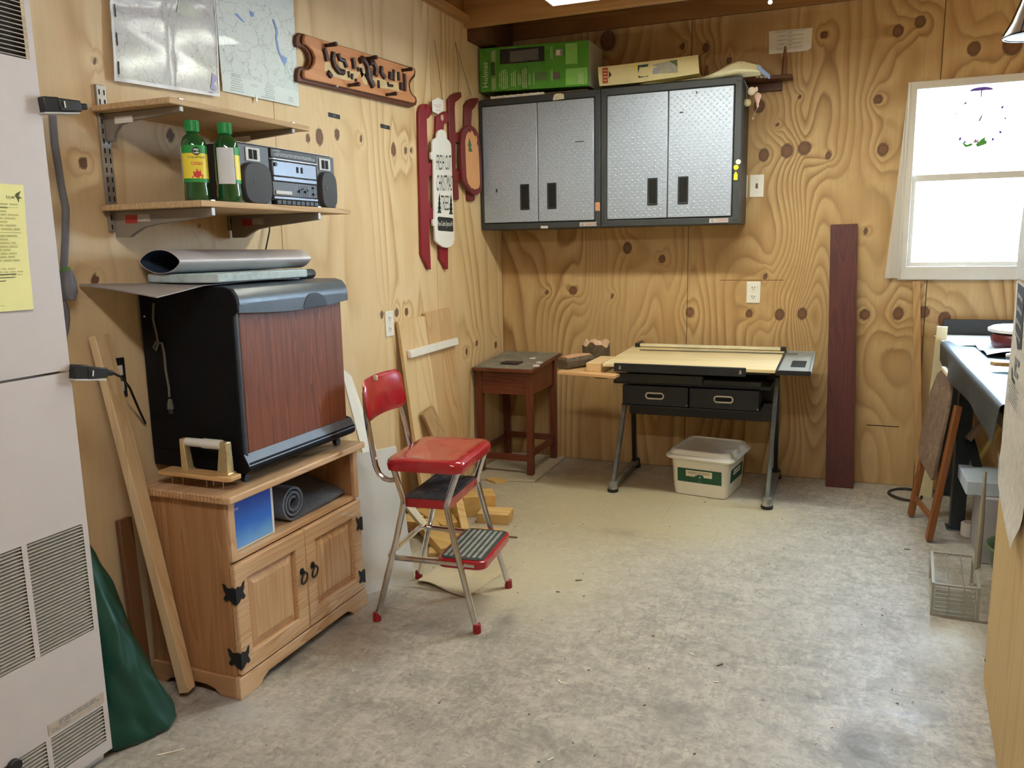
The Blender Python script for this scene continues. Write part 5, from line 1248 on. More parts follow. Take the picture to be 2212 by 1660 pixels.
ca_, cb_, cc_, cd_ = (-0.412,2.2245), (-0.208,2.2235), (-0.206,2.331), (-0.416,2.3365)
M().sheet(lambda u, v: ((ca_[0]*(1-u)+cb_[0]*u)*(1-v)+(cd_[0]*(1-u)+cc_[0]*u)*v, YB-0.003-0.002*math.sin(PI*u), (ca_[1]*(1-u)+cb_[1]*u)*(1-v)+(cd_[1]*(1-u)+cc_[1]*u)*v+(0.012*max(0,u-0.9)*10*max(0,0.15-v)*6 if v < 0.15 else 0)), 10, 6, (0,-0.0007,0)).obj('paper', PAPER, nt, smooth=60)
m = M()
rows = [('WORKSHOP CLEAN-UP NOTICE', 0.150, 2.326), ('AND', 0.022, 2.317), ('CLEANING THE MACHINES', 0.125, 2.306), ('ALSO', 0.022, 2.298), ('SWEEPING BUILDINGS IF YOU', 0.128, 2.286), ('ARE', 0.02, 2.278), ('UNABLE TO COMPLETE IT', 0.12, 2.267), ('NOW', 0.022, 2.259), ('be sure to come back and', 0.125, 2.249), ('finish it when you can', 0.12, 2.241)]
for bd, w_, z in rows: text(m, bd, (-0.312, YB-0.0062, z), (1,0,-0.012), (0,0,1), w_, 0.0062)
m.obj('typed_lines', INKG, nt, smooth=0)
sh = thing('shell_string', 'string of small pale seashells hanging from the right corner of the steel cabinet', 'shell string', (-0.46, 4.35, 1.93))
SH1 = plain('shell_cream', srgb(230,214,190), 0.4, var=0.08, scale=60); SH2 = plain('shell_pink', srgb(226,184,168), 0.4, var=0.1, scale=60)
ysh = 4.33
S_ = lambda u, v: Vector(at(u, v, 1, ysh))
M().tube([S_(1606,168), S_(1612,185), S_(1617,192)], 0.0012, 5).tube([S_(1614,186), S_(1613,205), S_(1614,216)], 0.0010, 5).tube([S_(1628,195), S_(1634,203)], 0.001, 5).tube([S_(1640,228), S_(1632,240), S_(1626,256)], 0.0008, 5).obj('string', plain('string_pale', srgb(206,196,176), 0.7), sh)
M().ball(S_(1624,197), 0.021, 12, sc=(1,0.8,1)).ball(S_(1634,193), 0.011, 10, sc=(0.7,0.7,1.2)).obj('shell', SH1, sh)
p = S_(1637,208); M().lathe([(0.002,-0.052),(0.005,-0.045),(0.006,-0.034),(0.010,-0.024),(0.011,-0.016),(0.016,-0.006),(0.017,0.004),(0.010,0.013),(0.003,0.018)], tuple(p), 12).obj('shell', SH2, sh)
M().ball(S_(1614,222), 0.020, 12, sc=(1,0.8,0.95)).obj('shell', plain('shell_beige', srgb(196,186,150), 0.45), sh)
M().ball(S_(1626,256), 0.005, 8).obj('bead', SH2, sh)

# suncatcher in the window
PURG = NT('purple_glass'); PURG.set(srgb(116,92,196), 0.15); PURG = PURG.mat
scx = thing('suncatcher', 'purple hummingbird-ring suncatcher with green leaves hanging in the window', 'suncatcher', (0.565, 4.53, 1.70))
ysc = YB-0.026
cc = at(2115,262,1,ysc); cx0, cz0, rr = cc[0], cc[2], 0.107
M().prism([(cx0+0.050*math.cos(a), cz0+0.138+0.016*math.sin(a)) for a in [PI*i/12 for i in range(13)]], 1, ysc-0.004, ysc).box(cx0-0.003, cx0+0.003, ysc-0.003, ysc, cz0+0.11, cz0+0.138).obj('hanger', PURG, scx)
M().tube([(cx0+rr*math.cos(a), ysc, cz0+rr*math.sin(a)) for a in [2*PI*i/32 for i in range(32)]], 0.0016, 6, closed=True).obj('ring', plain('ring_clear', srgb(214,214,220), 0.2), scx)
for a, l_ in ((0.55,0.022),(0.05,0.012),(-0.55,0.022),(-0.95,0.022),(-1.25,0.02),(-1.57,0.034),(-2.1,0.016),(2.2,0.02),(2.75,0.008),(-2.35,0.03)):
    c0 = Vector((cx0+rr*math.cos(a), ysc-0.003, cz0+rr*math.sin(a))); d = Vector((math.cos(a*1.7), 0, math.sin(a*1.7)))
    if a < -0.9: d = Vector((0.4*math.cos(a), 0, -1)).normalized()
    n_ = Vector((-d.z, 0, d.x)); M().hexa([c0-d*l_/2, c0-n_*0.006, c0+d*l_/2, c0+n_*0.006], [q+Vector((0,0.003,0)) for q in (c0-d*l_/2, c0-n_*0.006, c0+d*l_/2, c0+n_*0.006)]).obj('petal', PURG, scx, smooth=0)
GRL = plain('glass_green', srgb(96,168,84), 0.2)
for pts in ([(-0.01,-0.108),(0.012,-0.085),(0.032,-0.072),(0.030,-0.088),(0.040,-0.095),(0.030,-0.11),(0.005,-0.118)], [(-0.075,-0.085),(-0.045,-0.105),(-0.02,-0.098),(-0.022,-0.112),(-0.05,-0.118)]):
    M().prism([(cx0+a, cz0+b) for a, b in pts], 1, ysc-0.007, ysc-0.003).obj('leaf', GRL, scx, smooth=0)
M().prism([(cx0+a, cz0+b) for a, b in [(-0.02,-0.10),(-0.012,-0.078),(-0.004,-0.088),(0.004,-0.074),(0.002,-0.098)]], 1, ysc-0.009, ysc-0.007).obj('flower', plain('glass_rose', srgb(186,150,176), 0.2), scx, smooth=0)
M().prism([(cx0+a, cz0+b) for a, b in [(-0.005,0.0),(0.004,0.022),(0.014,0.034),(0.012,0.018),(0.004,-0.002)]], 1, ysc-0.004, ysc).obj('bird', plain('glass_grey', srgb(150,146,160), 0.2), scx, smooth=0)

# mahogany board leaning on the back wall
MAH = wood('mahogany', srgb(98,48,44), srgb(72,30,30), 'z', 26, 0.5, fine=200)
a0, a1, b0, b1 = Vector((-0.041,4.420,0.0)), Vector((0.095,4.427,0.0)), Vector((-0.078,4.534,1.356)), Vector((0.050,4.536,1.358))
th = Vector((0,0.021,0.002))
tag(M().hexa([a0, a1, a1+th, a0+th], [b0, b1, b1+th, b0+th]).obj('mahogany_board', MAH, bevel=0.002), 'wide dark reddish mahogany board leaning upright on the back wall', 'board')
# ------------------------------------------------------------------ lumber and panels leaning near the stool
_q = [Vector(at(u, v, 0, x)) for u, v, x in ((734,795,-1.895),(757,815,-1.895),(820,1000,-1.78),(786,1000,-1.78))]
_b = [q+(q-p)*(q.z/(p.z-q.z)) for p, q in ((_q[0], _q[3]), (_q[1], _q[2]))]; _t = Vector((0.006,0,0.003))
tag(M().hexa([_q[0], _q[1], _q[1]+_t, _q[0]+_t], [_b[0], _b[1], _b[1]+_t*1.0-Vector((0,0,0.003)), _b[0]+_t-Vector((0,0,0.003))]).obj('white_strip', WHITEP, smooth=0), 'white tapered board strip leaning on the left wall behind the stool backrest', 'board')
tag(M().hexa([(-1.640,2.392,0.0),(-1.512,2.630,0.0),(-1.504,2.626,0.0),(-1.632,2.388,0.0)], [(-1.700,2.480,0.515),(-1.60,2.68,0.515),(-1.592,2.676,0.515),(-1.692,2.476,0.515)]).obj('melamine_sheet', plain('panel_white', srgb(222,222,216), 0.35, var=0.03, scale=6, dirt=(srgb(186,184,176), 0.5)), smooth=0), 'scuffed white panel leaning between the oak cabinet and the red stool', 'panel')
tag(M().hexa([(-1.80,2.46,0.0),(-1.80,2.54,0.0),(-1.775,2.54,0.0),(-1.775,2.46,0.0)], [(-1.90,2.44,0.66),(-1.90,2.52,0.66),(-1.878,2.52,0.66),(-1.878,2.44,0.66)]).obj('pine_offcut', PINE, bevel=0.002), 'short pine offcut leaning behind the right end of the oak cabinet', 'board')
LEAN1 = wood('lean_board_pale', srgb(230,206,162), srgb(206,172,122), 'z', 14, 0.6, knots=True); LEAN2 = wood('lean_board_tan', srgb(212,180,134), srgb(182,144,98), 'z', 18, 0.6)
def lean(y0, y1, x0, h, th, nm, mt, lb_, skew=0.0):
    b = [(x0,y0,0.0),(x0,y1,0.0),(x0-th,y1,0.0),(x0-th,y0,0.0)]; t_ = [(XL+0.004+th,y0+skew,h),(XL+0.004+th,y1+skew,h+0.004),(XL+0.004,y1+skew,h+0.004),(XL+0.004,y0+skew,h)]
    return tag(M().hexa(b, t_).obj(nm, mt, bevel=0.0015), lb_, 'board')
lean(3.262, 3.52, -1.79, 0.944, 0.018, 'plywood_board', LEAN1, 'pale knotty board leaning on the left wall and carrying the white batten')
lean(3.524, 3.80, -1.80, 0.962, 0.018, 'plywood_board', LEAN2, 'tan board leaning on the left wall between the white batten board and the corner desk')
tag(M().hexa([(-1.876,3.292,0.771),(-1.876,3.80,0.776),(-1.856,3.80,0.776),(-1.856,3.292,0.771)], [(-1.881,3.292,0.806),(-1.881,3.80,0.811),(-1.860,3.80,0.811),(-1.860,3.292,0.806)]).obj('white_batten', WHITEP, bevel=0.002), 'white painted batten fixed across the two leaning boards', 'batten')
tag(M().hexa([(-1.64,3.40,0.0),(-1.64,3.50,0.0),(-1.622,3.50,0.0),(-1.622,3.40,0.0)], [(-1.838,3.32,0.50),(-1.838,3.43,0.52),(-1.820,3.43,0.52),(-1.820,3.32,0.50)]).obj('grey_offcut', wood('offcut_grey', srgb(178,146,100), srgb(140,106,66), 'z', 18, 0.7, knots=True), bevel=0.002), 'short weathered board leaning on the pale knotty board behind the red seat', 'board')
tag(M().hexa([(-1.68,3.06,0.0),(-1.68,3.11,0.0),(-1.66,3.11,0.0),(-1.66,3.06,0.0)], [(-1.885,2.86,0.42),(-1.885,2.91,0.42),(-1.865,2.91,0.42),(-1.865,2.86,0.42)]).obj('white_lath', plain('lath_white', srgb(226,216,190), 0.6), bevel=0.002), 'pale slanting lath leaning behind the legs of the red stool', 'lath')
# cardboard sheet and scrap pile under the stool
tag(M().sheet(lambda u, v: ((-1.475*(1-u)-1.235*u)*(1-v)+(-1.44*(1-u)-1.19*u)*v, (2.59*(1-u)+2.535*u)*(1-v)+(3.00*(1-u)+2.86*u)*v, 0.0035+0.018*math.exp(-((u-0.25)/0.3)**2)*math.exp(-(v/0.25)**2)), 8, 8, (0,0,0.003)).obj('cardboard', plain('cardboard_tan', srgb(196,180,146), 0.85, var=0.08), smooth=60), 'flat tan cardboard sheet on the floor under the red stool', 'cardboard')
SCR = [wood('scrap_pine', srgb(226,196,138), srgb(200,160,100), 'x', 18, 0.7), wood('scrap_yellow', srgb(214,180,112), srgb(182,142,80), 'x', 16, 0.7), wood('scrap_brown', srgb(150,108,66), srgb(112,76,44), 'x', 18, 0.7)]
def scrap(c0, L, W, T, rz, tilt, mt, lb_, ry=0.0):
    m = M().box(-L/2, L/2, -W/2, W/2, -T/2, T/2); mt_ = Matrix.Rotation(rz, 4, 'Z') @ Matrix.Rotation(tilt, 4, 'Y') @ Matrix.Rotation(ry, 4, 'X')
    hz = max(0, -min((mt_ @ Vector(p)).z for p in m.v)); o = m.obj('wood_scrap', mt, bevel=0.002)
    o.location = (c0[0], c0[1], c0[2]+0.0008)
    o.data.transform(Matrix.Translation((0, 0, -T/2))); o.data.transform(mt_); o.data.transform(Matrix.Translation((0,0,hz)))
    return tag(o, lb_, 'wood scrap', 'scrap wood by the stool')
scrap((-1.66,3.40,0), .30, .12, .10, 0.55, 0.0, SCR[1], 'thick squared log offcut at the back of the scrap pile')
scrap((-1.475,3.36,0), .15, .11, .048, 0.15, 0.0, SCR[0], 'short pale block at the right back of the scrap pile')
scrap((-1.48,3.14,0), .24, .10, .020, 0.35, 0.0, SCR[0], 'thin pale board flat on the floor at the right of the scrap pile')
scrap((-1.60,3.00,0), .34, .085, .040, -0.75, 0.06, SCR[1], 'long yellowish stick at the front of the scrap pile')
scrap((-1.69,3.20,0), .28, .11, .055, -0.6, 0.0, SCR[1], 'chunky yellowish board in the middle of the scrap pile')
scrap((-1.575,3.20,0.03), .30, .035, .020, -1.0, 0.30, SCR[0], 'thin pale stick lying across the scrap pile')
scrap((-1.82,3.13,0), .13, .10, .05, 0.1, 0.0, SCR[0], 'pale block at the left of the scrap pile')
scrap((-1.50,2.92,0), .17, .075, .016, 0.45, 0.0, SCR[0], 'small pale slat with a white edge in front of the scrap pile')
scrap((-1.78,3.02,0), .22, .04, .02, 1.2, 0.0, SCR[2], 'dark brown stick at the left edge of the scrap pile')
scrap((-1.345,3.17,0), .11, .008, .006, 0.1, 0.0, SCR[2], 'thin dark splinter on the floor right of the stool step')
scrap((-1.455,3.40,0), .09, .010, .006, 0.05, 0.0, SCR[2], 'thin brown splinter behind the pale block of the scrap pile')
tag(M().prism([(-1.80,3.955),(-1.71,3.905),(-1.675,3.93),(-1.66,3.965),(-1.72,3.985),(-1.765,3.99)], 2, 0.0, 0.012).obj('wood_scrap', SCR[1], smooth=0), 'flat yellowish scrap on the floor in front of the corner desk', 'wood scrap', 'scrap wood by the stool')

# ------------------------------------------------------------------ plywood mat and corner desk
tag(M().prism([(-1.90,3.925),(-1.516,4.004),(-1.518,4.545),(-1.90,4.545)], 2, 0.0005, 0.011).obj('plywood_mat', plain('mat_plywood', srgb(176,164,142), 0.85, var=0.08, scale=10), bevel=0.002), 'square plywood offcut on the floor under the corner desk', 'board')
DESK = wood('desk_red', srgb(118,56,34), srgb(78,34,20), 'z', 22, 0.42, coat=0.2); DESKX = wood('desk_red_x', srgb(118,56,34), srgb(78,34,20), 'x', 22, 0.42, coat=0.2)
dk_ = thing('corner_desk', 'small dark red wooden desk with a dusty slanted top in the room corner', 'desk', (-1.73, 4.30, 0.011))
zb = 0.0112
for x in (-1.880, -1.578):
    for y in (4.105, 4.495): M().box(x-0.018, x+0.018, y-0.018, y+0.018, zb, 0.592 if y < 4.3 else 0.618).obj('leg', DESK, dk_, bevel=0.002)
M().box(-1.861, -1.597, 4.094, 4.108, 0.465, 0.592).obj('front_apron', DESKX, dk_, bevel=0.002); M().box(-1.861, -1.597, 4.493, 4.507, 0.465, 0.618).obj('back_apron', DESKX, dk_, bevel=0.002)
for x in (-1.880, -1.578): M().hexa([(x-0.007,4.124,0.465),(x+0.007,4.124,0.465),(x+0.007,4.476,0.465),(x-0.007,4.476,0.465)], [(x-0.007,4.124,0.592),(x+0.007,4.124,0.592),(x+0.007,4.476,0.615),(x-0.007,4.476,0.615)]).obj('side_apron', DESK, dk_)
M().box(-1.861, -1.597, 4.095, 4.115, 0.086, 0.121).obj('stretcher', DESKX, dk_, bevel=0.002); M().box(-1.861, -1.597, 4.485, 4.505, 0.12, 0.155).obj('stretcher', DESKX, dk_, bevel=0.002)
for x in (-1.880, -1.578): M().box(x-0.010, x+0.010, 4.124, 4.476, 0.11, 0.145).obj('stretcher', DESK, dk_, bevel=0.002)
m = M(); zt = lambda y: 0.594+(y-4.06)*0.062
m.hexa([(-1.908,4.060,zt(4.06)),(-1.545,4.060,zt(4.06)),(-1.545,4.553,zt(4.553)),(-1.908,4.553,zt(4.553))], [(-1.908,4.060,zt(4.06)+0.019),(-1.545,4.060,zt(4.06)+0.019),(-1.545,4.553,zt(4.553)+0.019),(-1.908,4.553,zt(4.553)+0.019)])
dt_ = m.obj('desk_top', DESKX, dk_, bevel=0.003)
m = M(); e = 0.0195
m.hexa([(-1.900,4.068,zt(4.068)+e),(-1.552,4.068,zt(4.068)+e),(-1.552,4.546,zt(4.546)+e),(-1.900,4.546,zt(4.546)+e)], [(-1.900,4.068,zt(4.068)+e+.002),(-1.552,4.068,zt(4.068)+e+.002),(-1.552,4.546,zt(4.546)+e+.002),(-1.900,4.546,zt(4.546)+e+.002)])
m.obj('dusty_top_sheet', plain('dusty_felt', srgb(126,120,108), 0.9, var=0.15, scale=20, dirt=(srgb(176,166,146), 0.7)), dt_, smooth=0)
p = at(1105,783,2,0.632)
tag(M().prism([(p[0]-0.055,p[1]-0.03),(p[0]+0.05,p[1]-0.03),(p[0]+0.05,p[1]+0.05),(p[0]-0.05,p[1]+0.05)], 2, zt(p[1])+0.024, zt(p[1])+0.031).obj('dark_sandpaper', plain('sandpaper_brown', srgb(58,48,40), 0.9), smooth=0), 'dark brown sandpaper square lying on the corner desk top', 'sandpaper')
for k, (u, v) in enumerate(((1150,775),(1165,782),(1158,787))):
    p = at(u, v, 2, 0.635); tag(M().prism([(p[0]-0.016,p[1]-0.008),(p[0]+0.012,p[1]-0.012),(p[0]+0.018,p[1]+0.008),(p[0]-0.006,p[1]+0.012)], 2, zt(p[1])+0.0225, zt(p[1])+0.029+0.002*k).obj('wood_chip', PAPER, smooth=0), ('pale wood chip farthest back on the corner desk top', 'pale wood chip at the right edge of the corner desk top', 'pale wood chip nearest the front edge of the corner desk top')[k], 'wood chip', 'wood chips on the corner desk')

# ------------------------------------------------------------------ drafting table
DTB = plain('drafting_black', (0.010,0.011,0.012), 0.42, var=0.3, scale=30); DTG = plain('drafting_grey', srgb(96,100,98), 0.5, dirt=(srgb(170,168,154), 0.6), scale=9)
dt = thing('drafting_table', 'black steel drafting table with a pale wood top and two drawers against the back wall', 'table', (-0.68, 4.20, 0.0))
for s_, xf_, yf0, yb0 in ((-1, -1.072, 3.985, 4.49), (1, -0.296, 3.958, 4.50)):
    xt = xf_+(0.03 if s_ < 0 else 0.006)
    top = (xt, 4.235, 0.60)
    M().beam((xf_, yf0+0.010, 0.045), (top[0], 4.205, 0.60), 0.020, 0.036, up=(0,1,0)).obj('front_strut', DTG, dt, bevel=0.003)
    M().beam((xf_, yb0-0.03, 0.045), (top[0], 4.27, 0.60), 0.020, 0.036, up=(0,1,0)).obj('rear_strut', DTB, dt, bevel=0.003)
    M().beam((xf_, yf0, 0.034), (xf_, yb0, 0.034), 0.040, 0.024).obj('foot_rail', DTG, dt, bevel=0.004)
    for y, w_ in ((yf0-0.004, 1), (yb0-0.002, 0)):
        c_ = M().loft([[(xf_+0.024*math.cos(a)*s2, y+0.028*math.sin(a)*s2, z) for a in [2*PI*i/16 for i in range(16)]] for z, s2 in ((0.018,1.05),(0.046,1.0),(0.054,0.8))]).obj('foot_cap', plain('foot_dusty', srgb(120,118,110), 0.7, dirt=(srgb(214,208,190), 0.9), scale=24) if w_ else DTB, dt, smooth=50)
        M().cyl((xf_, y, 0.0), (xf_, y, 0.018), 0.029, n=16).obj('foot_pad', BLACK, dt, bevel=0.003)
M().box(-1.042, -0.29, 4.205, 4.225, 0.375, 0.47).obj('modesty_panel', DTB, dt, bevel=0.003)
M().box(-1.03, -0.345, 3.985, 4.27, 0.462, 0.470).obj('drawer_tray', DTB, dt, bevel=0.002)
M().box(-1.04, -0.30, 4.255, 4.275, 0.462, 0.62).obj('back_rail', DTB, dt, bevel=0.002)
for a, b in ((-1.022, -0.690), (-0.684, -0.352)):
    d = M().box(a, b, 3.976, 3.992, 0.474, 0.572).box(a+0.006, b-0.006, 3.992, 4.25, 0.476, 0.55).obj('drawer', DTB, dt, bevel=0.003)
    xc, zc = (a+b)/2+0.0, 0.523; out_ = []; in_ = []
    for k in range(24):
        t_ = 2*PI*k/24; cx_ = 0.031*(1 if math.cos(t_) > 0 else -1)
        out_.append((xc+cx_+0.017*math.cos(t_), zc+0.0185*math.sin(t_))); in_.append((xc+cx_+0.0095*math.cos(t_), zc+0.0105*math.sin(t_)))
    M().ring(out_, in_, 1, 3.971, 3.9765).obj('drawer_pull', plain('pull_nickel', srgb(206,200,186), 0.3, 0.3), d, bevel=0.001)
    M().prism(in_, 1, 3.9755, 3.9762).obj('pull_opening', DARK, d, smooth=0)
    M().ball((b-0.004, 3.974, 0.482), 0.004, 8).obj('rivet', STEEL, d)
M().box(-1.075, -0.30, 3.995, 4.27, 0.574, 0.592).obj('lower_shelf', DTB, dt, bevel=0.003)
M().box(-1.06, -0.62, 3.975, 4.0, 0.590, 0.632).obj('shelf_rail', plain('rail_grey', srgb(58,60,58), 0.5), dt, bevel=0.003)
M().box(-0.62, -0.345, 3.985, 4.005, 0.590, 0.614).obj('shelf_rail', plain('rail_grey2', srgb(48,52,52), 0.5), dt, bevel=0.003)
for x in (-1.03, -0.32): M().beam((x, 4.20, 0.595), (x, 4.20, 0.674), 0.03, 0.05, up=(0,1,0)).obj('tilt_bracket', DTB, dt, bevel=0.002)
TOPW = wood('drafting_top', srgb(236,218,176), srgb(222,198,148), 'x', 10, 0.5, contrast=0.5, coat=0.1)
def ztop(y): return 0.684+(y-3.83)*0.018
def slab(x0, x1, y0, y1, h, name, mt, par, z0=0.0, bev=0.002):
    return M().hexa([(x0,y0,ztop(y0)+z0),(x1,y0,ztop(y0)+z0),(x1,y1,ztop(y1)+z0),(x0,y1,ztop(y1)+z0)], [(x0,y0,ztop(y0)+z0+h),(x1,y0,ztop(y0)+z0+h),(x1,y1,ztop(y1)+z0+h),(x0,y1,ztop(y1)+z0+h)]).obj(name, mt, par, bevel=bev)
slab(-1.085, -0.272, 3.83, 4.47, 0.016, 'table_top', TOPW, dt)
M().box(-1.025, -0.400, 3.817, 3.829, 0.664, 0.706).obj('pencil_ledge', DTB, dt, bevel=0.003)
for x in (-0.995, -0.425): M().prism([(x-0.006,0.676),(x+0.006,0.676),(x+0.004,0.692),(x-0.002,0.696)], 1, 3.8155, 3.8172).obj('ledge_clip', STEEL, dt, smooth=0)
M().box(-1.05, -0.30, 3.90, 4.42, 0.664, 0.683).obj('under_frame', DTB, dt, bevel=0.002)
# grey side tray on the right
TRG = plain('tray_grey', srgb(150,154,150), 0.5, var=0.12, scale=22)
tr_ = slab(-0.268, -0.118, 3.825, 4.455, 0.004, 'side_tray', TRG, dt, 0.004)
for x0, x1, y0, y1 in ((-0.268,-0.118,3.825,3.833),(-0.268,-0.118,4.447,4.455),(-0.126,-0.118,3.833,4.447),(-0.268,-0.262,3.833,4.447)):
    slab(x0, x1, y0, y1, 0.022, 'tray_rim', TRG if y0 > 4.0 or x0 > -0.2 else DTB, tr_, -0.006)
for y0, y1 in ((3.98,4.03),(4.05,4.16)): slab(-0.215, -0.150, y0, y1, 0.002, 'tray_slot', DARK, tr_, 0.0085, 0)
# things on the drafting table
zt_ = lambda y: ztop(y)+0.0165
def bar(x0, y0, x1, y1, w_, h, nm, mt, lb_, cat_, dz=0.0):
    o = M().beam((x0,y0,zt_(y0)+h/2+dz), (x1,y1,zt_(y1)+h/2+dz), w_, h).obj(nm, mt, bevel=0.0015); return tag(o, lb_, cat_)
rl = thing('parallel_bar', 'cream parallel ruler bar with black ends along the rear of the drafting table', 'ruler', (-0.68, 4.44, zt_(4.44)))
M().beam((-1.040,4.440,zt_(4.44)+0.010), (-0.292,4.440,zt_(4.44)+0.010), 0.036, 0.014).obj('bar', plain('bar_cream', srgb(226,220,190), 0.4), rl, bevel=0.002)
for x in (-1.052, -0.278): M().box(x-0.014, x+0.014, 4.42, 4.458, zt_(4.44)+0.0003, zt_(4.44)+0.020).obj('end_cap', BLACK, rl, bevel=0.002)
bar(-0.83, 4.385, -0.30, 4.370, 0.030, 0.0015, 'clear_ruler', plain('ruler_clear', srgb(190,186,176), 0.2, coat=0.8), 'thin translucent ruler lying on the drafting table in front of the parallel bar', 'ruler')
bar(-1.010, 4.300, -0.20, 4.325, 0.012, 0.0045, 'metal_straightedge', plain('straightedge_grey', srgb(96,92,84), 0.35, 0.5), 'long dark straightedge lying across the drafting table and tray', 'straightedge')
# wooden side leaf with blocks
tag(M().prism([(-1.312,3.800),(-1.00,3.745),(-0.995,3.815),(-1.07,3.822),(-1.093,3.824),(-1.095,4.32),(-1.33,4.32)], 2, 0.640, 0.655).obj('side_leaf', wood('leaf_pine', srgb(222,182,134), srgb(198,152,102), 'x', 14, 0.6), bevel=0.002), 'pale wooden side leaf sticking out at the left of the drafting table', 'leaf')
tag(M().box(-1.172, -1.096, 3.835, 4.10, 0.6555, 0.699).obj('pine_block', PINE_Y, bevel=0.002), 'rectangular pine block on the side leaf against the drafting table top', 'block')
for y in (3.90, 4.25): M().box(-1.14, -1.076, y-0.02, y+0.02, 0.615, 0.6395).obj('leaf_support', DTB, dt, bevel=0.002)
BARK = plain('bark', srgb(92,78,60), 0.95, var=0.4, scale=45, bump=1.0, bscale=60); PITH = wood('split_wood', srgb(196,152,118), srgb(160,116,84), 'x', 14, 0.8)
lg = thing('log_piece', 'upright bark-covered log with a rough broken top on the side leaf', 'log', (-1.232, 4.215, 0.6555))
def lr(a, z): return 0.071+0.004*math.sin(5*a+20*z)+0.003*math.sin(13*a)
NR = 32; rg = []
for z in (0.0, 0.02, 0.045, 0.07, 0.09): rg.append([(lr(a,z)*math.cos(a), lr(a,z)*math.sin(a)*0.9, z+(0.010*math.sin(3*a)+0.008*math.sin(7*a+1) if z > 0.08 else 0)) for a in [2*PI*i/NR for i in range(NR)]])
M().loft(rg).obj('bark', BARK, lg, local=True, smooth=50)
rg = [[(lr(a,.09)*s_*math.cos(a), lr(a,.09)*s_*math.sin(a)*0.9, 0.092+0.010*math.sin(3*a)*s_+0.008*math.sin(7*a+1)*s_+h*(0.5+0.5*math.sin(4*a+9*s_))) for a in [2*PI*i/NR for i in range(NR)]] for s_, h in ((0.99,0.0),(0.9,0.016),(0.7,0.024),(0.45,0.012),(0.2,0.022),(0.02,0.018))]
M().loft(rg).obj('broken_top', plain('broken_wood', srgb(196,164,134), 0.9, var=0.2, scale=50), lg, local=True, smooth=30)
l2 = thing('log_piece', 'half-split log with a pinkish flat face lying in front of the upright log', 'log', (-1.268, 3.96, 0.6555), math.radians(62))
sec = [(-0.045,0.012),(-0.030,0.0),(0.0,-0.0),(0.030,0.0),(0.048,0.016),(0.050,0.040),(0.040,0.056),(-0.038,0.060),(-0.050,0.042)]
M().loft([[(x, p[0]*s_, p[1]*s_+0.002*math.sin(9*x*10)) for p in sec] for x, s_ in ((-0.095,0.86),(-0.08,0.98),(0.0,1.0),(0.075,1.0),(0.095,0.9))]).obj('bark', BARK, l2, local=True, smooth=40)
M().loft([[(x, p[0]*s_, p[1]*s_) for p in ((0.041,0.0575),(-0.039,0.0615),(-0.020,0.069),(0.020,0.067))] for x, s_ in ((-0.088,0.92),(0.0,1.0),(0.086,0.95))]).obj('split_face', PITH, l2, local=True, smooth=40)

# ------------------------------------------------------------------ white storage tub
TUB = plain('tub_white', srgb(226,222,208), 0.42, var=0.03, scale=20)
tb = thing('storage_tub', 'white lidded plastic tub with dark green labels under the drafting table', 'tub', (-0.612, 4.185, 0.0), math.radians(-8.5))
def rr(hx, hy, r, z, n=6):
    out_ = []
    for sx, sy, a0 in ((1,1,0),(-1,1,PI/2),(-1,-1,PI),(1,-1,1.5*PI)):
        for k in range(n+1):
            a = a0+PI/2*k/n; out_.append((sx*(hx-r)+r*math.cos(a), sy*(hy-r)+r*math.sin(a), z))
    return out_
M().loft([rr(0.128,0.142,0.025,0.0), rr(0.136,0.150,0.03,0.004), rr(0.141,0.157,0.032,0.05), rr(0.150,0.168,0.034,0.196)]).obj('tub_body', TUB, tb, local=True, smooth=45)
M().loft([rr(0.150,0.168,0.03,0.188), rr(0.172,0.190,0.04,0.196), rr(0.177,0.195,0.042,0.204), rr(0.174,0.192,0.042,0.215), rr(0.160,0.178,0.04,0.219), rr(0.156,0.174,0.038,0.232), rr(0.150,0.168,0.036,0.240), rr(0.138,0.154,0.03,0.241), rr(0.134,0.150,0.03,0.236)]).obj('lid', plain('lid_white', srgb(234,234,226), 0.35, var=0.02), tb, local=True, smooth=45)
TGR = plain('tub_green', srgb(14,74,48), 0.5); CRM = plain('tub_cream', srgb(224,214,188), 0.6)
def ty(z): return -(0.157+(z-0.05)*0.0753)-0.0012
def lab(x0, x1, z0, z1, nm, mt, d=0.0): return M().add([(x0,ty(z0)-d,z0),(x1,ty(z0)-d,z0),(x1,ty(z1)-d,z1),(x0,ty(z1)-d,z1)], [(0,1,2,3)]).obj(nm, mt, tb, local=True, smooth=0)
lab(-0.112, 0.116, 0.074, 0.146, 'green_label', TGR); lab(-0.068, 0.068, 0.112, 0.138, 'cream_label', CRM, 0.0006); lab(-0.010, 0.022, 0.104, 0.118, 'green_notch', TGR, 0.0009)
lab(-0.068, -0.02, 0.105, 0.113, 'cream_label', CRM, 0.0005); lab(0.026, 0.068, 0.105, 0.113, 'cream_label', CRM, 0.0005)
m = M(); text(m, 'SAXEN MURIEW', (0.0, ty(0.126)-0.0012, 0.126), (1,0,0), (0,-0.075,1), 0.116, 0.013); m.obj('lettering', plain('letter_olive', srgb(96,92,66), 0.7), tb, local=True, smooth=0)
m = M(); text(m, '4', (0.004, ty(0.104)-0.0014, 0.105), (1,0,0), (0,-0.075,1), 0.009, 0.012); text(m, 'ours', (0.004, ty(0.083)-0.0012, 0.083), (1,0,0), (0,-0.075,1), 0.014, 0.004); m.obj('number', CRM, tb, local=True, smooth=0)
def tx(z): return 0.141+(z-0.05)*0.0616+0.0012
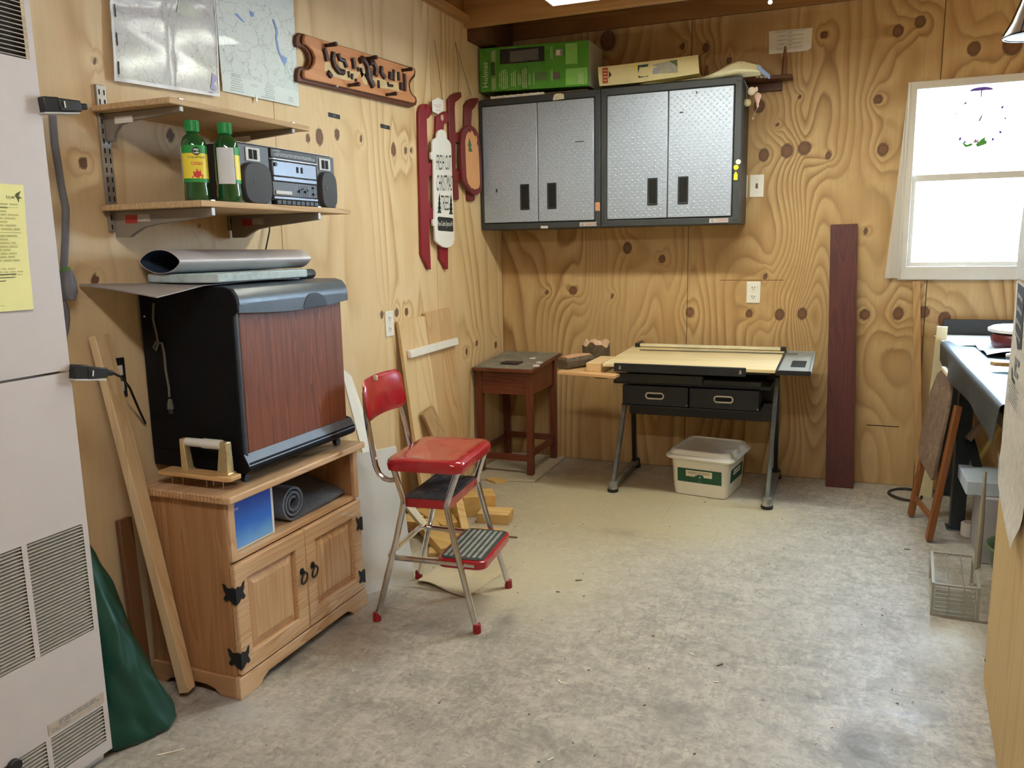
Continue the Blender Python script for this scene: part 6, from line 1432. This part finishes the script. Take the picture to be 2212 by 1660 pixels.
def lab2(y0, y1, z0, z1, nm, mt, d=0.0): return M().add([(tx(z0)+d,y0,z0),(tx(z0)+d,y1,z0),(tx(z1)+d,y1,z1),(tx(z1)+d,y0,z1)], [(0,1,2,3)]).obj(nm, mt, tb, local=True, smooth=0)
lab2(-0.105, 0.110, 0.074, 0.146, 'green_label', TGR); lab2(-0.06, 0.066, 0.108, 0.136, 'cream_label', CRM, 0.0006)
m = M(); text(m, 'SAXEN', (tx(0.122)+0.0012, 0.0, 0.122), (0,1,0), (0.06,0,1), 0.10, 0.012); m.obj('lettering', plain('letter_olive2', srgb(96,92,66), 0.7), tb, local=True, smooth=0)

# ------------------------------------------------------------------ red step stool
RED = plain('stool_red', srgb(166,20,30), 0.24, var=0.06, scale=10, coat=0.5, dirt=(srgb(176,92,92), 0.3)); RUB = plain('ribbed_rubber', srgb(64,62,62), 0.8, var=0.25, scale=40, dirt=(srgb(140,132,120), 0.6)); RIB = plain('worn_rib', srgb(140,140,128), 0.8, var=0.25, scale=30)
REDF = plain('foot_red', srgb(150,24,30), 0.5)
so = thing('step_stool', 'red retro kitchen step stool with chrome legs and a padded back', 'stool', (-1.29, 2.47, 0.0), math.radians(6))
LEGS = {}
for u_, v_, nm in ((-1,-1,'nl'),(1,-1,'nr'),(1,1,'fr'),(-1,1,'fl')):
    pts = [(0.181*u_, 0.187*v_, 0.018), (0.105*u_, 0.168*v_, 0.30), (0.080*u_-0.0, 0.160*v_, 0.415), (0.078*u_, 0.158*v_, 0.432), (0.082*u_, 0.156*v_, 0.448), (0.116*u_, 0.148*v_, 0.545)]
    lg_ = M().tube(pts, 0.0108, 12).obj('leg', CHROME, so, local=True)
    M().lathe([(0.0135,0.0),(0.0145,0.003),(0.0135,0.030),(0.011,0.032)], (0.1835*u_, 0.1878*v_, 0.0), 14).obj('foot', REDF, lg_, local=True)
    M().cyl((0.078*u_, 0.158*v_+0.010*v_, 0.428), (0.078*u_, 0.158*v_+0.0145*v_, 0.428), 0.0065, n=10).obj('bolt', STEEL, lg_, local=True)
def rrz(hx, hy, r, z, cx_=0, cy_=0, n=6): return [(p[0]+cx_, p[1]+cy_, p[2]) for p in rr(hx, hy, r, z, n)]
M().loft([rrz(0.128,0.168,0.035,0.538), rrz(0.137,0.178,0.042,0.541), rrz(0.140,0.181,0.044,0.560), rrz(0.137,0.178,0.044,0.574), rrz(0.128,0.169,0.040,0.581), rrz(0.09,0.13,0.03,0.5785), rrz(0.03,0.03,0.01,0.577)]).obj('seat', RED, so, local=True, smooth=60)
st = M().loft([rrz(0.079,0.146,0.012,0.408), rrz(0.083,0.150,0.014,0.410), rrz(0.083,0.150,0.014,0.440)]).obj('upper_step', RED, so, local=True, smooth=40)
m = M().loft([rrz(0.080,0.147,0.012,0.4402), rrz(0.080,0.147,0.012,0.4428)])
for k in range(9): m.box(-0.068+k*0.0165, -0.060+k*0.0165, -0.140, 0.140, 0.4428, 0.4438)
m.obj('tread', RUB, st, local=True, smooth=0)
# lower fold-out step on its U frame
zst = 0.226
ufr = [(0.17,-0.150,zst-0.004),(0.02,-0.152,zst-0.003),(-0.125,-0.156,zst),(-0.140,-0.148,zst+0.002),(-0.148,-0.125,zst+0.004),(-0.148,0.125,zst+0.004),(-0.140,0.148,zst+0.002),(-0.125,0.156,zst),(0.02,0.152,zst-0.003),(0.17,0.150,zst-0.004)]
M().tube(ufr, 0.0102, 10).obj('step_frame', CHROME, so, local=True)
def stepo(h, z, hx=0.088): 
    return [(p[0]+0.118, p[1], p[2]) for p in rr(hx+h, 0.158+h, 0.036+h, z)]
def stepr(h, z):
    out_ = []
    for (x, y, zz) in stepo(h, z): out_.append((max(x, 0.03-h*0.2), y, zz))
    return out_
ls = M().loft([stepr(-0.004, zst-0.020), stepr(0.0, zst-0.017), stepr(0.001, zst+0.008), stepr(-0.003, zst+0.011)]).obj('lower_step', RED, so, local=True, smooth=40)
m = M().loft([stepr(-0.010, zst+0.0112), stepr(-0.011, zst+0.0135)])
for k in range(7): m.box(0.050+k*0.0205, 0.060+k*0.0205, -0.132, 0.132, zst+0.0135, zst+0.0160, 1)
m.obj('tread', [plain('groove_dark', srgb(52,56,52), 0.8, var=0.3, scale=30), RIB], ls, local=True, smooth=0)
# curved backrest on two bent posts
def pad(u, v):
    a = (u-0.5)*2; y = -0.012+a*0.160; zz = 0.702+v*0.140-0.004*a*a; cr = 0.022*(1-a*a)
    return (-0.188-cr*1.0-0.016*v, y, zz)
n_u, n_v = 20, 10; rg = []
for i in range(n_u+1):
    u = i/n_u; a = abs(2*u-1); rnd_ = max(0, (a-0.80)/0.20); inset = 0.0+0.028*rnd_**2.2
    row = []
    for j in range(n_v+1):
        v = j/n_v; p = pad(u, v); row.append((p[0]+0.010*(1-rnd_**3)*math.sin(PI*v)**0.4, p[1], 0.702+inset+(0.142-2*inset)*v-0.004*(2*u-1)**2))
    for j in range(n_v, -1, -1):
        v = j/n_v; p = pad(u, v); row.append((p[0]-0.010*(1-rnd_**3)*math.sin(PI*v)**0.4, p[1], 0.702+inset+(0.142-2*inset)*v-0.004*(2*u-1)**2))
    rg.append(row)
bk = M().loft(rg).obj('backrest', RED, so, local=True, smooth=70)
M().box(-0.2205, -0.203, -0.062, -0.051, 0.826, 0.8455).obj('paint_chip', plain('chip_cream', srgb(226,214,186), 0.6), bk, local=True, bevel=0.004)
for v_ in (-1, 1):
    y = 0.150*v_
    M().tube([(-0.212, y*0.85-0.012, 0.800), (-0.206, y*0.92-0.010, 0.72), (-0.190, y*0.98-0.006, 0.62), (-0.180, y, 0.548), (-0.168, y, 0.520), (-0.150, y, 0.505), (-0.128, y, 0.501), (-0.108, y*0.98, 0.503)], 0.0098, 10).obj('back_post', CHROME, so, local=True)
# ------------------------------------------------------------------ workbench on the right
BZ = 0.800
wb = thing('workbench', 'black steel-legged workbench with a grey vinyl cover along the right side', 'workbench', (0.80, 3.60, 0.0))
M().box(0.455, 1.15, 2.66, 4.535, BZ-0.045, BZ-0.004).obj('bench_top', plain('bench_wood', srgb(120,86,54), 0.8), wb, bevel=0.004)
STL = plain('bench_steel', srgb(38,48,52), 0.5, var=0.2)
for x in (0.515, 1.10):
    for y in (2.75, 3.945, 4.48):
        M().box(x-0.029, x+0.029, y-0.029, y+0.029, 0.006, BZ-0.046).box(x-0.042, x+0.042, y-0.040, y+0.040, 0.0, 0.006).obj('leg', STL, wb, bevel=0.003)
M().box(0.50, 0.53, 2.78, 4.46, 0.66, 0.72).obj('side_rail', STL, wb, bevel=0.003)
M().beam((0.535, 3.90, 0.42), (0.62, 3.42, 0.02), 0.035, 0.02).obj('brace', STL, wb, bevel=0.002)
M().box(0.467, 1.15, 4.512, 4.548, BZ+0.008, BZ+0.082).obj('backsplash', plain('splash_black', srgb(52,54,56), 0.6), wb, bevel=0.002)
def cover(u, v):
    # v 0..1 runs across: hanging edge -> fold -> over the top
    y = 2.66+u*1.60
    drop = 0.100+0.012*math.sin(7.2*u+0.6)+0.010*math.sin(17*u)-0.03*max(0, u-0.86)/0.14
    if v < 0.35:
        t_ = v/0.35; return (0.434-0.012*math.sin(9*u+2)*(1-t_)+0.010*math.sin(17*u)*(1-t_), y, BZ-0.012-drop*(1-t_))
    if v < 0.5:
        a = (v-0.35)/0.15*PI/2; return (0.452-0.018*math.cos(a), y, BZ-0.012+0.016*math.sin(a))
    t_ = (v-0.5)/0.5; return (0.452+t_*0.60, y, BZ+0.004+0.0015*math.sin(8*u+6*t_))
M().sheet(cover, 40, 26, (0.002,0,0.002)).obj('vinyl_cover', plain('vinyl_grey', srgb(52,57,60), 0.5, var=0.10, scale=14, bump=0.25, bscale=160), wb, smooth=70)
tag(M().sheet(lambda u, v: ((0.425+0.055*v*(1-u)*0+u*0.40)+0.03*(1-v)*(1-u), 4.06+0.44*v-0.05*u*(1-v), BZ+0.008+0.004*math.sin(3*u)*(1-v)-0.010*max(0,0.12-u)*8*(1-v*0.5)), 12, 8, (0,0,0.0008)).obj('paper_sheet', plain('bluish_paper', srgb(216,224,234), 0.7, var=0.02)), 'large white paper sheet at the back of the workbench curling over its left edge', 'paper')
pk = thing('plastic_packet', 'stack of a white plastic lid over a maroon packet on the workbench', 'packet', (0.68, 4.02, BZ+0.006))
M().loft([[(0.72+rx*math.cos(a), 4.00+rx*1.15*math.sin(a), z) for a in [2*PI*i/24 for i in range(24)]] for z, rx in ((BZ+0.075,0.115),(BZ+0.082,0.135),(BZ+0.094,0.135),(BZ+0.102,0.12),(BZ+0.103,0.02))]).obj('white_lid', WHITEP, pk, smooth=50)
M().loft([[(0.70+rx*math.cos(a), 3.96+rx*1.2*math.sin(a), z) for a in [2*PI*i/20 for i in range(20)]] for z, rx in ((BZ+0.007,0.085),(BZ+0.03,0.105),(BZ+0.055,0.11),(BZ+0.074,0.10))]).obj('maroon_pack', plain('maroon', srgb(86,24,26), 0.4, var=0.3, scale=20), pk, smooth=50)
M().sheet(lambda u, v: (0.545+0.20*u, 3.70+0.42*v-0.05*u, BZ+0.015+0.020*math.sin(PI*u)*(1-v)+0.006*math.sin(9*v)), 10, 12, (0,0,0.001)).obj('clear_wrap', plain('wrap_clear', srgb(214,218,226), 0.25, coat=0.6), pk, smooth=60)
tag(M().tube([(0.60,3.62,BZ+0.020),(0.64,3.60,BZ+0.026),(0.70,3.62,BZ+0.020)], [0.012,0.018,0.012], 8).tube([(0.62,3.66,BZ+0.018),(0.70,3.68,BZ+0.018)], 0.011, 8).obj('metal_clamp', STEEL), 'small shiny metal clamp lying on the workbench cover', 'clamp')
tag(M().prism([(0.505,3.35),(0.515,3.325),(0.56,3.315),(0.80,3.32),(0.80,3.365),(0.56,3.372)], 2, BZ+0.022, BZ+0.036).box(0.60, 0.80, 3.325, 3.36, BZ+0.0065, BZ+0.0215).obj('paint_stick', PINE_X, bevel=0.002), 'rounded pale wooden stick lying on the workbench cover', 'stick')
tag(M().box(0.585, 0.62, 2.97, 2.985, BZ+0.007, BZ+0.135).obj('metal_bar', plain('bar_brown', srgb(96,86,74), 0.4, 0.4), bevel=0.002), 'upright dark metal bar standing on the workbench edge beside the plywood cabinet', 'bar')
# things under and beside the bench
tag(M().beam((0.425,4.40,0.0), (0.442,4.32,0.865), 0.060, 0.018, up=(0,1,0), w1=0.045).obj('cream_plank', plain('plank_cream', srgb(224,212,170), 0.6)), 'cream painted plank standing behind the folded chair at the bench corner', 'plank')
tag(M().tube([(0.335+0.075*math.cos(a), 4.385+0.10*math.sin(a), 0.008+0.004*math.sin(2*a)) for a in [2*PI*i/28*0.93+0.3 for i in range(29)]], 0.0068, 8).obj('coiled_hose', plain('hose_dark', srgb(40,34,30), 0.6)), 'loop of dark cable on the floor behind the folded chair', 'cable')
gs_ = M().hexa([(0.500,3.58,0.10),(0.90,3.58,0.10),(0.90,3.64,0.10),(0.500,3.64,0.10)], [(0.482,3.56,0.328),(0.90,3.56,0.328),(0.90,3.62,0.328),(0.482,3.62,0.328)])
M_ = M().box(0.55, 1.0, 3.52, 3.80, 0.0, 0.272)
tag(M_.obj('grey_crate', plain('crate_grey', srgb(170,168,172), 0.6), bevel=0.006), 'pale grey box standing on the floor under the workbench', 'box')
tag(M().box(0.487, 1.0, 3.54, 3.80, 0.273, 0.330).obj('blue_board', plain('board_paleblue', srgb(196,210,226), 0.5), bevel=0.003), 'pale blue-white foam board lying on the grey box under the workbench', 'board')
tag(M().tube([(0.545,3.85,0.30),(0.66,3.86,0.54)], 0.012, 8).obj('yellow_pole', plain('pole_olive', srgb(190,166,92), 0.6)), 'olive yellow wooden pole slanting under the workbench', 'pole')
tag(M().beam((0.515,3.80,0.44), (0.62,3.82,0.60), 0.03, 0.02).obj('brown_stick', plain('stick_brown', srgb(120,92,74), 0.7)), 'greyish brown stick slanting under the workbench top', 'stick')
tag(M().lathe([(0.032,0),(0.034,0.004),(0.034,0.055),(0.028,0.06)], (0.555,3.86,0.0), 16).obj('white_canister', WHITEP), 'small white canister on the floor behind the bench leg', 'canister')
GRN = NT('green_tinted_plastic'); GRN.set(srgb(96,116,84), 0.3); GRN = GRN.mat
tag(M().lathe([(0.10,0.0),(0.12,0.01),(0.15,0.12),(0.155,0.125),(0.150,0.13),(0.135,0.12),(0.10,0.015),(0.0,0.012)], (0.700,3.395,0.0), 32).obj('green_basin', GRN, smooth=50), 'translucent green plastic basin on the floor beside the plywood cabinet', 'basin')
tag(M().tube([(0.485,3.14,0.123),(0.488,3.15,0.30),(0.490,3.16,0.47)], [0.011,0.010,0.004], 8).obj('garden_stake', plain('stake_grey', srgb(150,142,124), 0.7)), 'slim grey stake standing up behind the wire rack', 'stake')
# wire rack
RK = plain('rack_beige', srgb(168,166,152), 0.5, var=0.06)
wr = thing('wire_rack', 'beige slatted wire basket rack standing on the floor by the plywood cabinet', 'rack', (0.42, 3.10, 0.0))
fx0, fx1, fy, fh = 0.332, 0.470, 2.962, 0.112; bx_ = 0.022
for x, dx in ((fx0, bx_), (fx1, bx_)):
    M().beam((x,fy,0.0), (x,fy,fh+0.006), 0.009, 0.009, up=(0,1,0)).obj('upright', RK, wr)
    M().beam((x,fy,fh), (x+bx_,3.28,fh), 0.010, 0.010).obj('top_rail', RK, wr)
    M().beam((x,fy,0.006), (x+bx_,3.28,0.006), 0.007, 0.007).obj('bottom_rail', RK, wr)
    M().beam((x+bx_,3.28,0.0), (x+bx_,3.28,fh), 0.008, 0.008, up=(0,1,0)).obj('upright', RK, wr)
for z in (0.003, fh): M().beam((fx0,fy,z), (fx1,fy,z), 0.007, 0.007).obj('cross_rail', RK, wr)
M().beam((fx0+bx_,3.28,fh), (fx1+bx_,3.28,fh), 0.007, 0.007).obj('cross_rail', RK, wr)
for k in range(6): z = 0.014+k*0.0155; M().beam((fx0+0.008,fy,z), (fx1-0.010,fy,z+0.001), 0.005, 0.0085).obj('slat', RK, wr)
M().beam((fx1-0.010,fy-0.002,0.008), (fx1-0.010,fy-0.002,fh-0.012), 0.004, 0.006, up=(0,1,0)).obj('upright', RK, wr)
for q in (0.345, 0.68):
    x = fx0+(fx1-fx0)*q
    M().beam((x,fy-0.004,0.003), (x,fy-0.004,fh+0.004), 0.0035, 0.0035, up=(0,1,0)).obj('wire', RK, wr); M().beam((x,fy,fh+0.003), (x+bx_,3.28,fh+0.003), 0.0032, 0.0032).obj('wire', plain('wire_grey', srgb(120,120,114), 0.5), wr)
for k in range(7): y = 3.0+k*0.04; M().beam((fx0+bx_*(k+1)/8,y,0.005), (fx1+bx_*(k+1)/8,y,0.005), 0.003, 0.003).obj('bottom_wire', RK, wr)

# old folding chair leaning on the bench
FC = wood('chair_oak', srgb(150,92,46), srgb(108,60,26), 'z', 24, 0.5)
SEAT = plain('chair_seat_worn', srgb(120,98,80), 0.75, var=0.25, scale=25, dirt=(srgb(168,150,128), 0.5), bump=0.3)
fc = thing('folding_chair', 'old folded wooden chair with worn grey-brown seat leaning on the workbench', 'chair', (0.42, 3.88, 0.0))
L0, L1 = Vector((0.384,3.712,0.0)), Vector((0.337,4.040,0.0)); sd = (L1-L0); sl_n = sd.normalized(); upv = Vector((0.078,0.020,0.60)).normalized(); nv = sl_n.cross(upv).normalized()
if nv.x > 0: nv = -nv
F_ = lambda s_, t_, d=0.0: L0+sl_n*s_+upv*t_+nv*d
W_ = sd.length
def fb(s0, t0, s1, t1, w_, th_, nm, mt, d=0.0, par=fc):
    a, b = F_(s0,t0,d), F_(s1,t1,d); return M().beam(a, b, w_, th_, up=nv).obj(nm, mt, par, bevel=0.003)
def zfix(p): return Vector((p.x, p.y, max(0.0, p.z)))
for s_, tt in ((0.0, 0.60), (W_, 0.60)):
    fb(s_, 0.012, s_, tt, 0.034, 0.026, 'leg', FC)
fb(0.02, 0.10, W_-0.02, 0.10, 0.026, 0.014, 'stretcher', FC)
sp2 = [(0.012,0.285),(0.022,0.265),(W_-0.055,0.30),(W_-0.030,0.33),(W_-0.012,0.36),(W_-0.02,0.60),(W_-0.07,0.69),(W_-0.12,0.715),(0.05,0.69),(0.02,0.60)]
A_ = [F_(s_,t_,0.020) for s_, t_ in sp2]; B_ = [F_(s_,t_,0.036) for s_, t_ in sp2]; n_ = len(sp2)
m = M(); m.add(A_+B_, [tuple(range(n_))[::-1], tuple(range(n_, 2*n_))]+[(i,(i+1)%n_,n_+(i+1)%n_,n_+i) for i in range(n_)])
m.obj('seat_board', SEAT, fc, bevel=0.003)
M().beam(F_(0.055,0.697,0.028), F_(W_-0.115,0.724,0.028), 0.012, 0.017, up=nv).obj('pale_broken_edge', plain('edge_pale', srgb(226,208,176), 0.7), fc)
rr2 = random.Random(4); m = M()
for k in range(34):
    s_, t_ = rr2.uniform(0.04, W_-0.05), rr2.uniform(0.32, 0.66); q = F_(s_, t_, 0.0365); l_ = rr2.uniform(0.003, 0.010)
    m.flat([q, q+sl_n*0.003, q+sl_n*0.003+upv*l_, q+upv*l_])
m.obj('paint_flecks', plain('fleck_cream', srgb(206,190,164), 0.7), fc, smooth=0, kind='stuff')

# plywood cabinet at the right edge, with newsprint taped on it
PCM = wood('cabinet_plywood', srgb(214,186,132), srgb(196,164,108), 'z', 14, 0.6, contrast=0.5)
pcx = thing('plywood_cabinet', 'tall plywood cabinet side standing close at the right edge', 'cabinet', (0.432, 2.545, 0.0), math.radians(-3.9))
M().box(0.0, 0.55, -1.55, 0.0, 0.0, 1.505).obj('carcass', PCM, pcx, local=True, bevel=0.004)
M().box(-0.012, 0.56, -1.56, 0.008, 1.506, 1.53).obj('top_board', plain('top_greyboard', srgb(176,172,166), 0.6), pcx, local=True, bevel=0.003)
M().ball((0.0, -0.012, 0.068), 0.005, 8, sc=(0.4,1,1)).obj('dark_knot', DARK, pcx, local=True)
NEWS = NT('newsprint'); co = NEWS.coord((1,1,1)); nzz = NEWS.noise(co, 40, 5, 0.7)
NEWS.set(NEWS.ramp(nzz, [(0.35, srgb(196,190,178)), (0.65, srgb(218,212,200))]), 0.85); NEWS = NEWS.mat
npx = thing('newspaper_sheet', 'curling newsprint sheet with black cartoon drawing taped on the plywood cabinet', 'newspaper', (0.432, 2.545, 0.60), math.radians(-3.9))
def npt(u, v):
    y = -0.030-0.50*u; zb = 0.02-0.03*u+0.04*max(0,0.08-u)/0.08
    return (-0.006-0.012*math.exp(-(v/0.07)**2)*(0.4+u)-0.002*math.sin(6*v+3*u), y, zb+(0.565-zb)*v)
M().sheet(npt, 14, 24, (-0.0006,0,0)).obj('paper', NEWS, npx, local=True, smooth=60)
def np_o(pts, nm, mt, d=0.0016):
    m = M(); m.flat([(npt(u,v)[0]-d, npt(u,v)[1], npt(u,v)[2]) for u, v in pts]); return m.obj(nm, mt, npx, local=True, smooth=0)
np_o([(0.12,0.995),(0.45,0.985),(0.46,0.72),(0.30,0.70),(0.14,0.78)], 'black_drawing', INK)
for k in range(4): np_o([(0.17,0.955-k*0.06),(0.40,0.935-k*0.06),(0.40,0.915-k*0.06),(0.28,0.93-k*0.06),(0.17,0.93-k*0.06)], 'drawing_stripe', plain('stripe_grey', srgb(150,144,136), 0.8), 0.0022)
np_o([(0.22,0.66),(0.42,0.66),(0.42,0.635),(0.30,0.63),(0.30,0.60),(0.40,0.60),(0.40,0.575),(0.24,0.57),(0.24,0.64)], 'drawing_line', INKG); np_o([(0.15,0.60),(0.20,0.56),(0.30,0.55),(0.30,0.535),(0.18,0.54),(0.13,0.585)], 'drawing_line', INK)
m = M()
for k in range(7):
    v = 0.53-k*0.014; q = npt(0.3, v); lines(m, (q[0]-0.003, q[1], q[2]), (0,-1,0), (0,0,1), 0.22, 0.006, 1, k, 0.5)
q = npt(0.2, 0.14); lines(m, (q[0]-0.012, q[1], q[2]), (0,-1,-0.5), (0,-0.5,1), 0.10, 0.02, 2, 3, 0.6)
m.obj('print', INKG, npx, local=True, smooth=0)
upn = thing('white_poster', 'pale thin paper sheet covering the upper side of the plywood cabinet', 'poster', (0.432, 2.545, 1.17), math.radians(-3.9))
M().sheet(lambda u, v: (-0.004-0.002*math.sin(5*u+7*v), -0.012-0.6*u, 0.002+0.325*v), 10, 10, (-0.0006,0,0)).obj('paper', plain('poster_pale', srgb(206,204,200), 0.8), upn, local=True, smooth=60)

# ------------------------------------------------------------------ lamps
def tube_mat(name, col, st):
    t = NT(name); e = t.n('ShaderNodeEmission'); e.inputs[0].default_value = (*col, 1); e.inputs[1].default_value = st
    t.l(e.outputs[0], t.out.inputs[0]); return t.mat
LAMPW = plain('fixture_white', srgb(236,234,226), 0.4, var=0.02)
def fixture(x0, x1, y, z, label, col, st, lip):
    o = thing('shop_light', label, 'lamp', ((x0+x1)/2, y, z))
    M().prism([(y-0.115,z+lip+0.003),(y-0.112,z+lip),(y-0.045,z+0.055),(y-0.045,z+0.095),(y+0.045,z+0.095),(y+0.045,z+0.055),(y+0.112,z+lip),(y+0.115,z+lip+0.003),(y+0.05,z+0.060),(y+0.05,z+0.10),(y-0.05,z+0.10),(y-0.05,z+0.060)], 0, x0, x1).obj('reflector', LAMPW, o, smooth=0)
    for x in (x0, x1-0.004): M().prism([(y-0.112,z+lip),(y-0.05,z+0.098),(y+0.05,z+0.098),(y+0.112,z+lip)], 0, x, x+0.004).obj('end_plate', LAMPW, o, smooth=0)
    mt = tube_mat('lit_tube', col, st)
    for dy in (-0.032, 0.032): M().cyl((x0+0.02, y+dy, z+0.018), (x1-0.02, y+dy, z+0.018), 0.0175, n=12).obj('tube', mt, o)
    for x in (x0+0.15, x1-0.15): M().cyl((x, y, z+0.10), (x, y, 2.56), 0.003, n=6).obj('chain', STEEL, o)
    return o
fa = fixture(-1.155, 0.06, 3.215, 2.248, 'white two-tube shop light hanging from the ceiling joists near the back wall', TUBE_A, TUBE_A_STRENGTH, -0.006)
M().cyl((-0.300, 3.30, 2.150), (-0.300, 3.30, 2.30), 0.0012, n=6).ball((-0.300, 3.30, 2.146), 0.008, 10).obj('pull_chain', WHITEP, fa)
fixture(-1.00, 0.215, 0.45, 2.215, 'white two-tube shop light hanging from the joists near the doorway end', TUBE_B, TUBE_B_STRENGTH, 0.024)
wl = thing('work_lamp', 'chrome clamp work lamp hanging at the upper right corner', 'lamp', (0.40, 2.60, 1.80))
lc = Vector(at(2226, 78, 1, 2.60))
M().lathe([(0.060,0.0),(0.063,0.002),(0.062,0.006),(0.045,0.035),(0.030,0.075),(0.022,0.10),(0.018,0.14),(0.0,0.142)], tuple(lc), 28).obj('reflector', plain('lamp_aluminium', srgb(206,206,208), 0.25, 0.8, var=0.03), wl, smooth=40)
M().tube([lc+Vector((0.062*math.cos(a), 0.062*math.sin(a), 0.001)) for a in [2*PI*i/28 for i in range(28)]], 0.003, 6, closed=True).obj('rim', BLACKM, wl)
for k in range(6):
    a = 2*PI*k/6; M().tube([lc+Vector((0.064*math.cos(a), 0.064*math.sin(a), 0.004)), lc+Vector((0.047*math.cos(a), 0.047*math.sin(a), 0.037)), lc+Vector((0.024*math.cos(a), 0.024*math.sin(a), 0.10))], 0.0016, 5).obj('guard_wire', BLACKM, wl)
M().cyl(lc+Vector((0,0,0.14)), (lc.x, lc.y, 2.56), 0.004, n=8).obj('cord', BLACK, wl)

# ------------------------------------------------------------------ shavings on the floor
rr3 = random.Random(11); mA, mB = M(), M()
def chip(m, x, y, l_, w_, a, h=0.0022):
    d = Vector((math.cos(a), math.sin(a), 0))*l_/2; n_ = Vector((-math.sin(a), math.cos(a), 0))*w_/2; c0 = Vector((x, y, 0.0008))
    q = [c0-d-n_, c0+d-n_*0.6, c0+d+n_*0.6, c0-d+n_]; m.hexa(q, [p+Vector((0,0,h)) for p in q])
for k in range(260):
    x, y = rr3.uniform(-1.5, 0.35), rr3.uniform(1.3, 4.2)
    if rr3.random() < 0.5: x = rr3.gauss(-0.9, 0.45)
    if x < -1.50 or x > 0.38: continue
    (chip)(mA if rr3.random() < 0.75 else mB, x, y, rr3.uniform(0.002, 0.009), rr3.uniform(0.001, 0.003), rr3.uniform(0, PI))
for (u, v, l_, a, dk) in ((1555,1438,.024,0.9,1),(1548,1475,.015,0.4,0),(1210,1475,.022,-0.7,0),(1495,1415,.016,-0.6,0),(1250,1255,.026,0.5,1),(1960,1188,.022,0.1,1),(1205,1280,.012,0.1,1),(1217,1189,.020,0.1,0),(1190,1642,.020,1.0,0),(370,1627,.065,0.78,0),(1075,1165,.05,0.05,1)):
    x, y = fpt(u, v); chip(mB if dk else mA, x, y, l_, 0.005, a)
o = mA.obj('pale_shavings', plain('shaving_pale', srgb(236,228,208), 0.8), smooth=0, kind='stuff'); tag(o, 'pale wood shavings scattered over the floor', 'shavings')
o = mB.obj('dark_shavings', plain('shaving_dark', srgb(96,82,64), 0.8), smooth=0, kind='stuff'); tag(o, 'dark bark and wood crumbs scattered over the floor', 'crumbs')
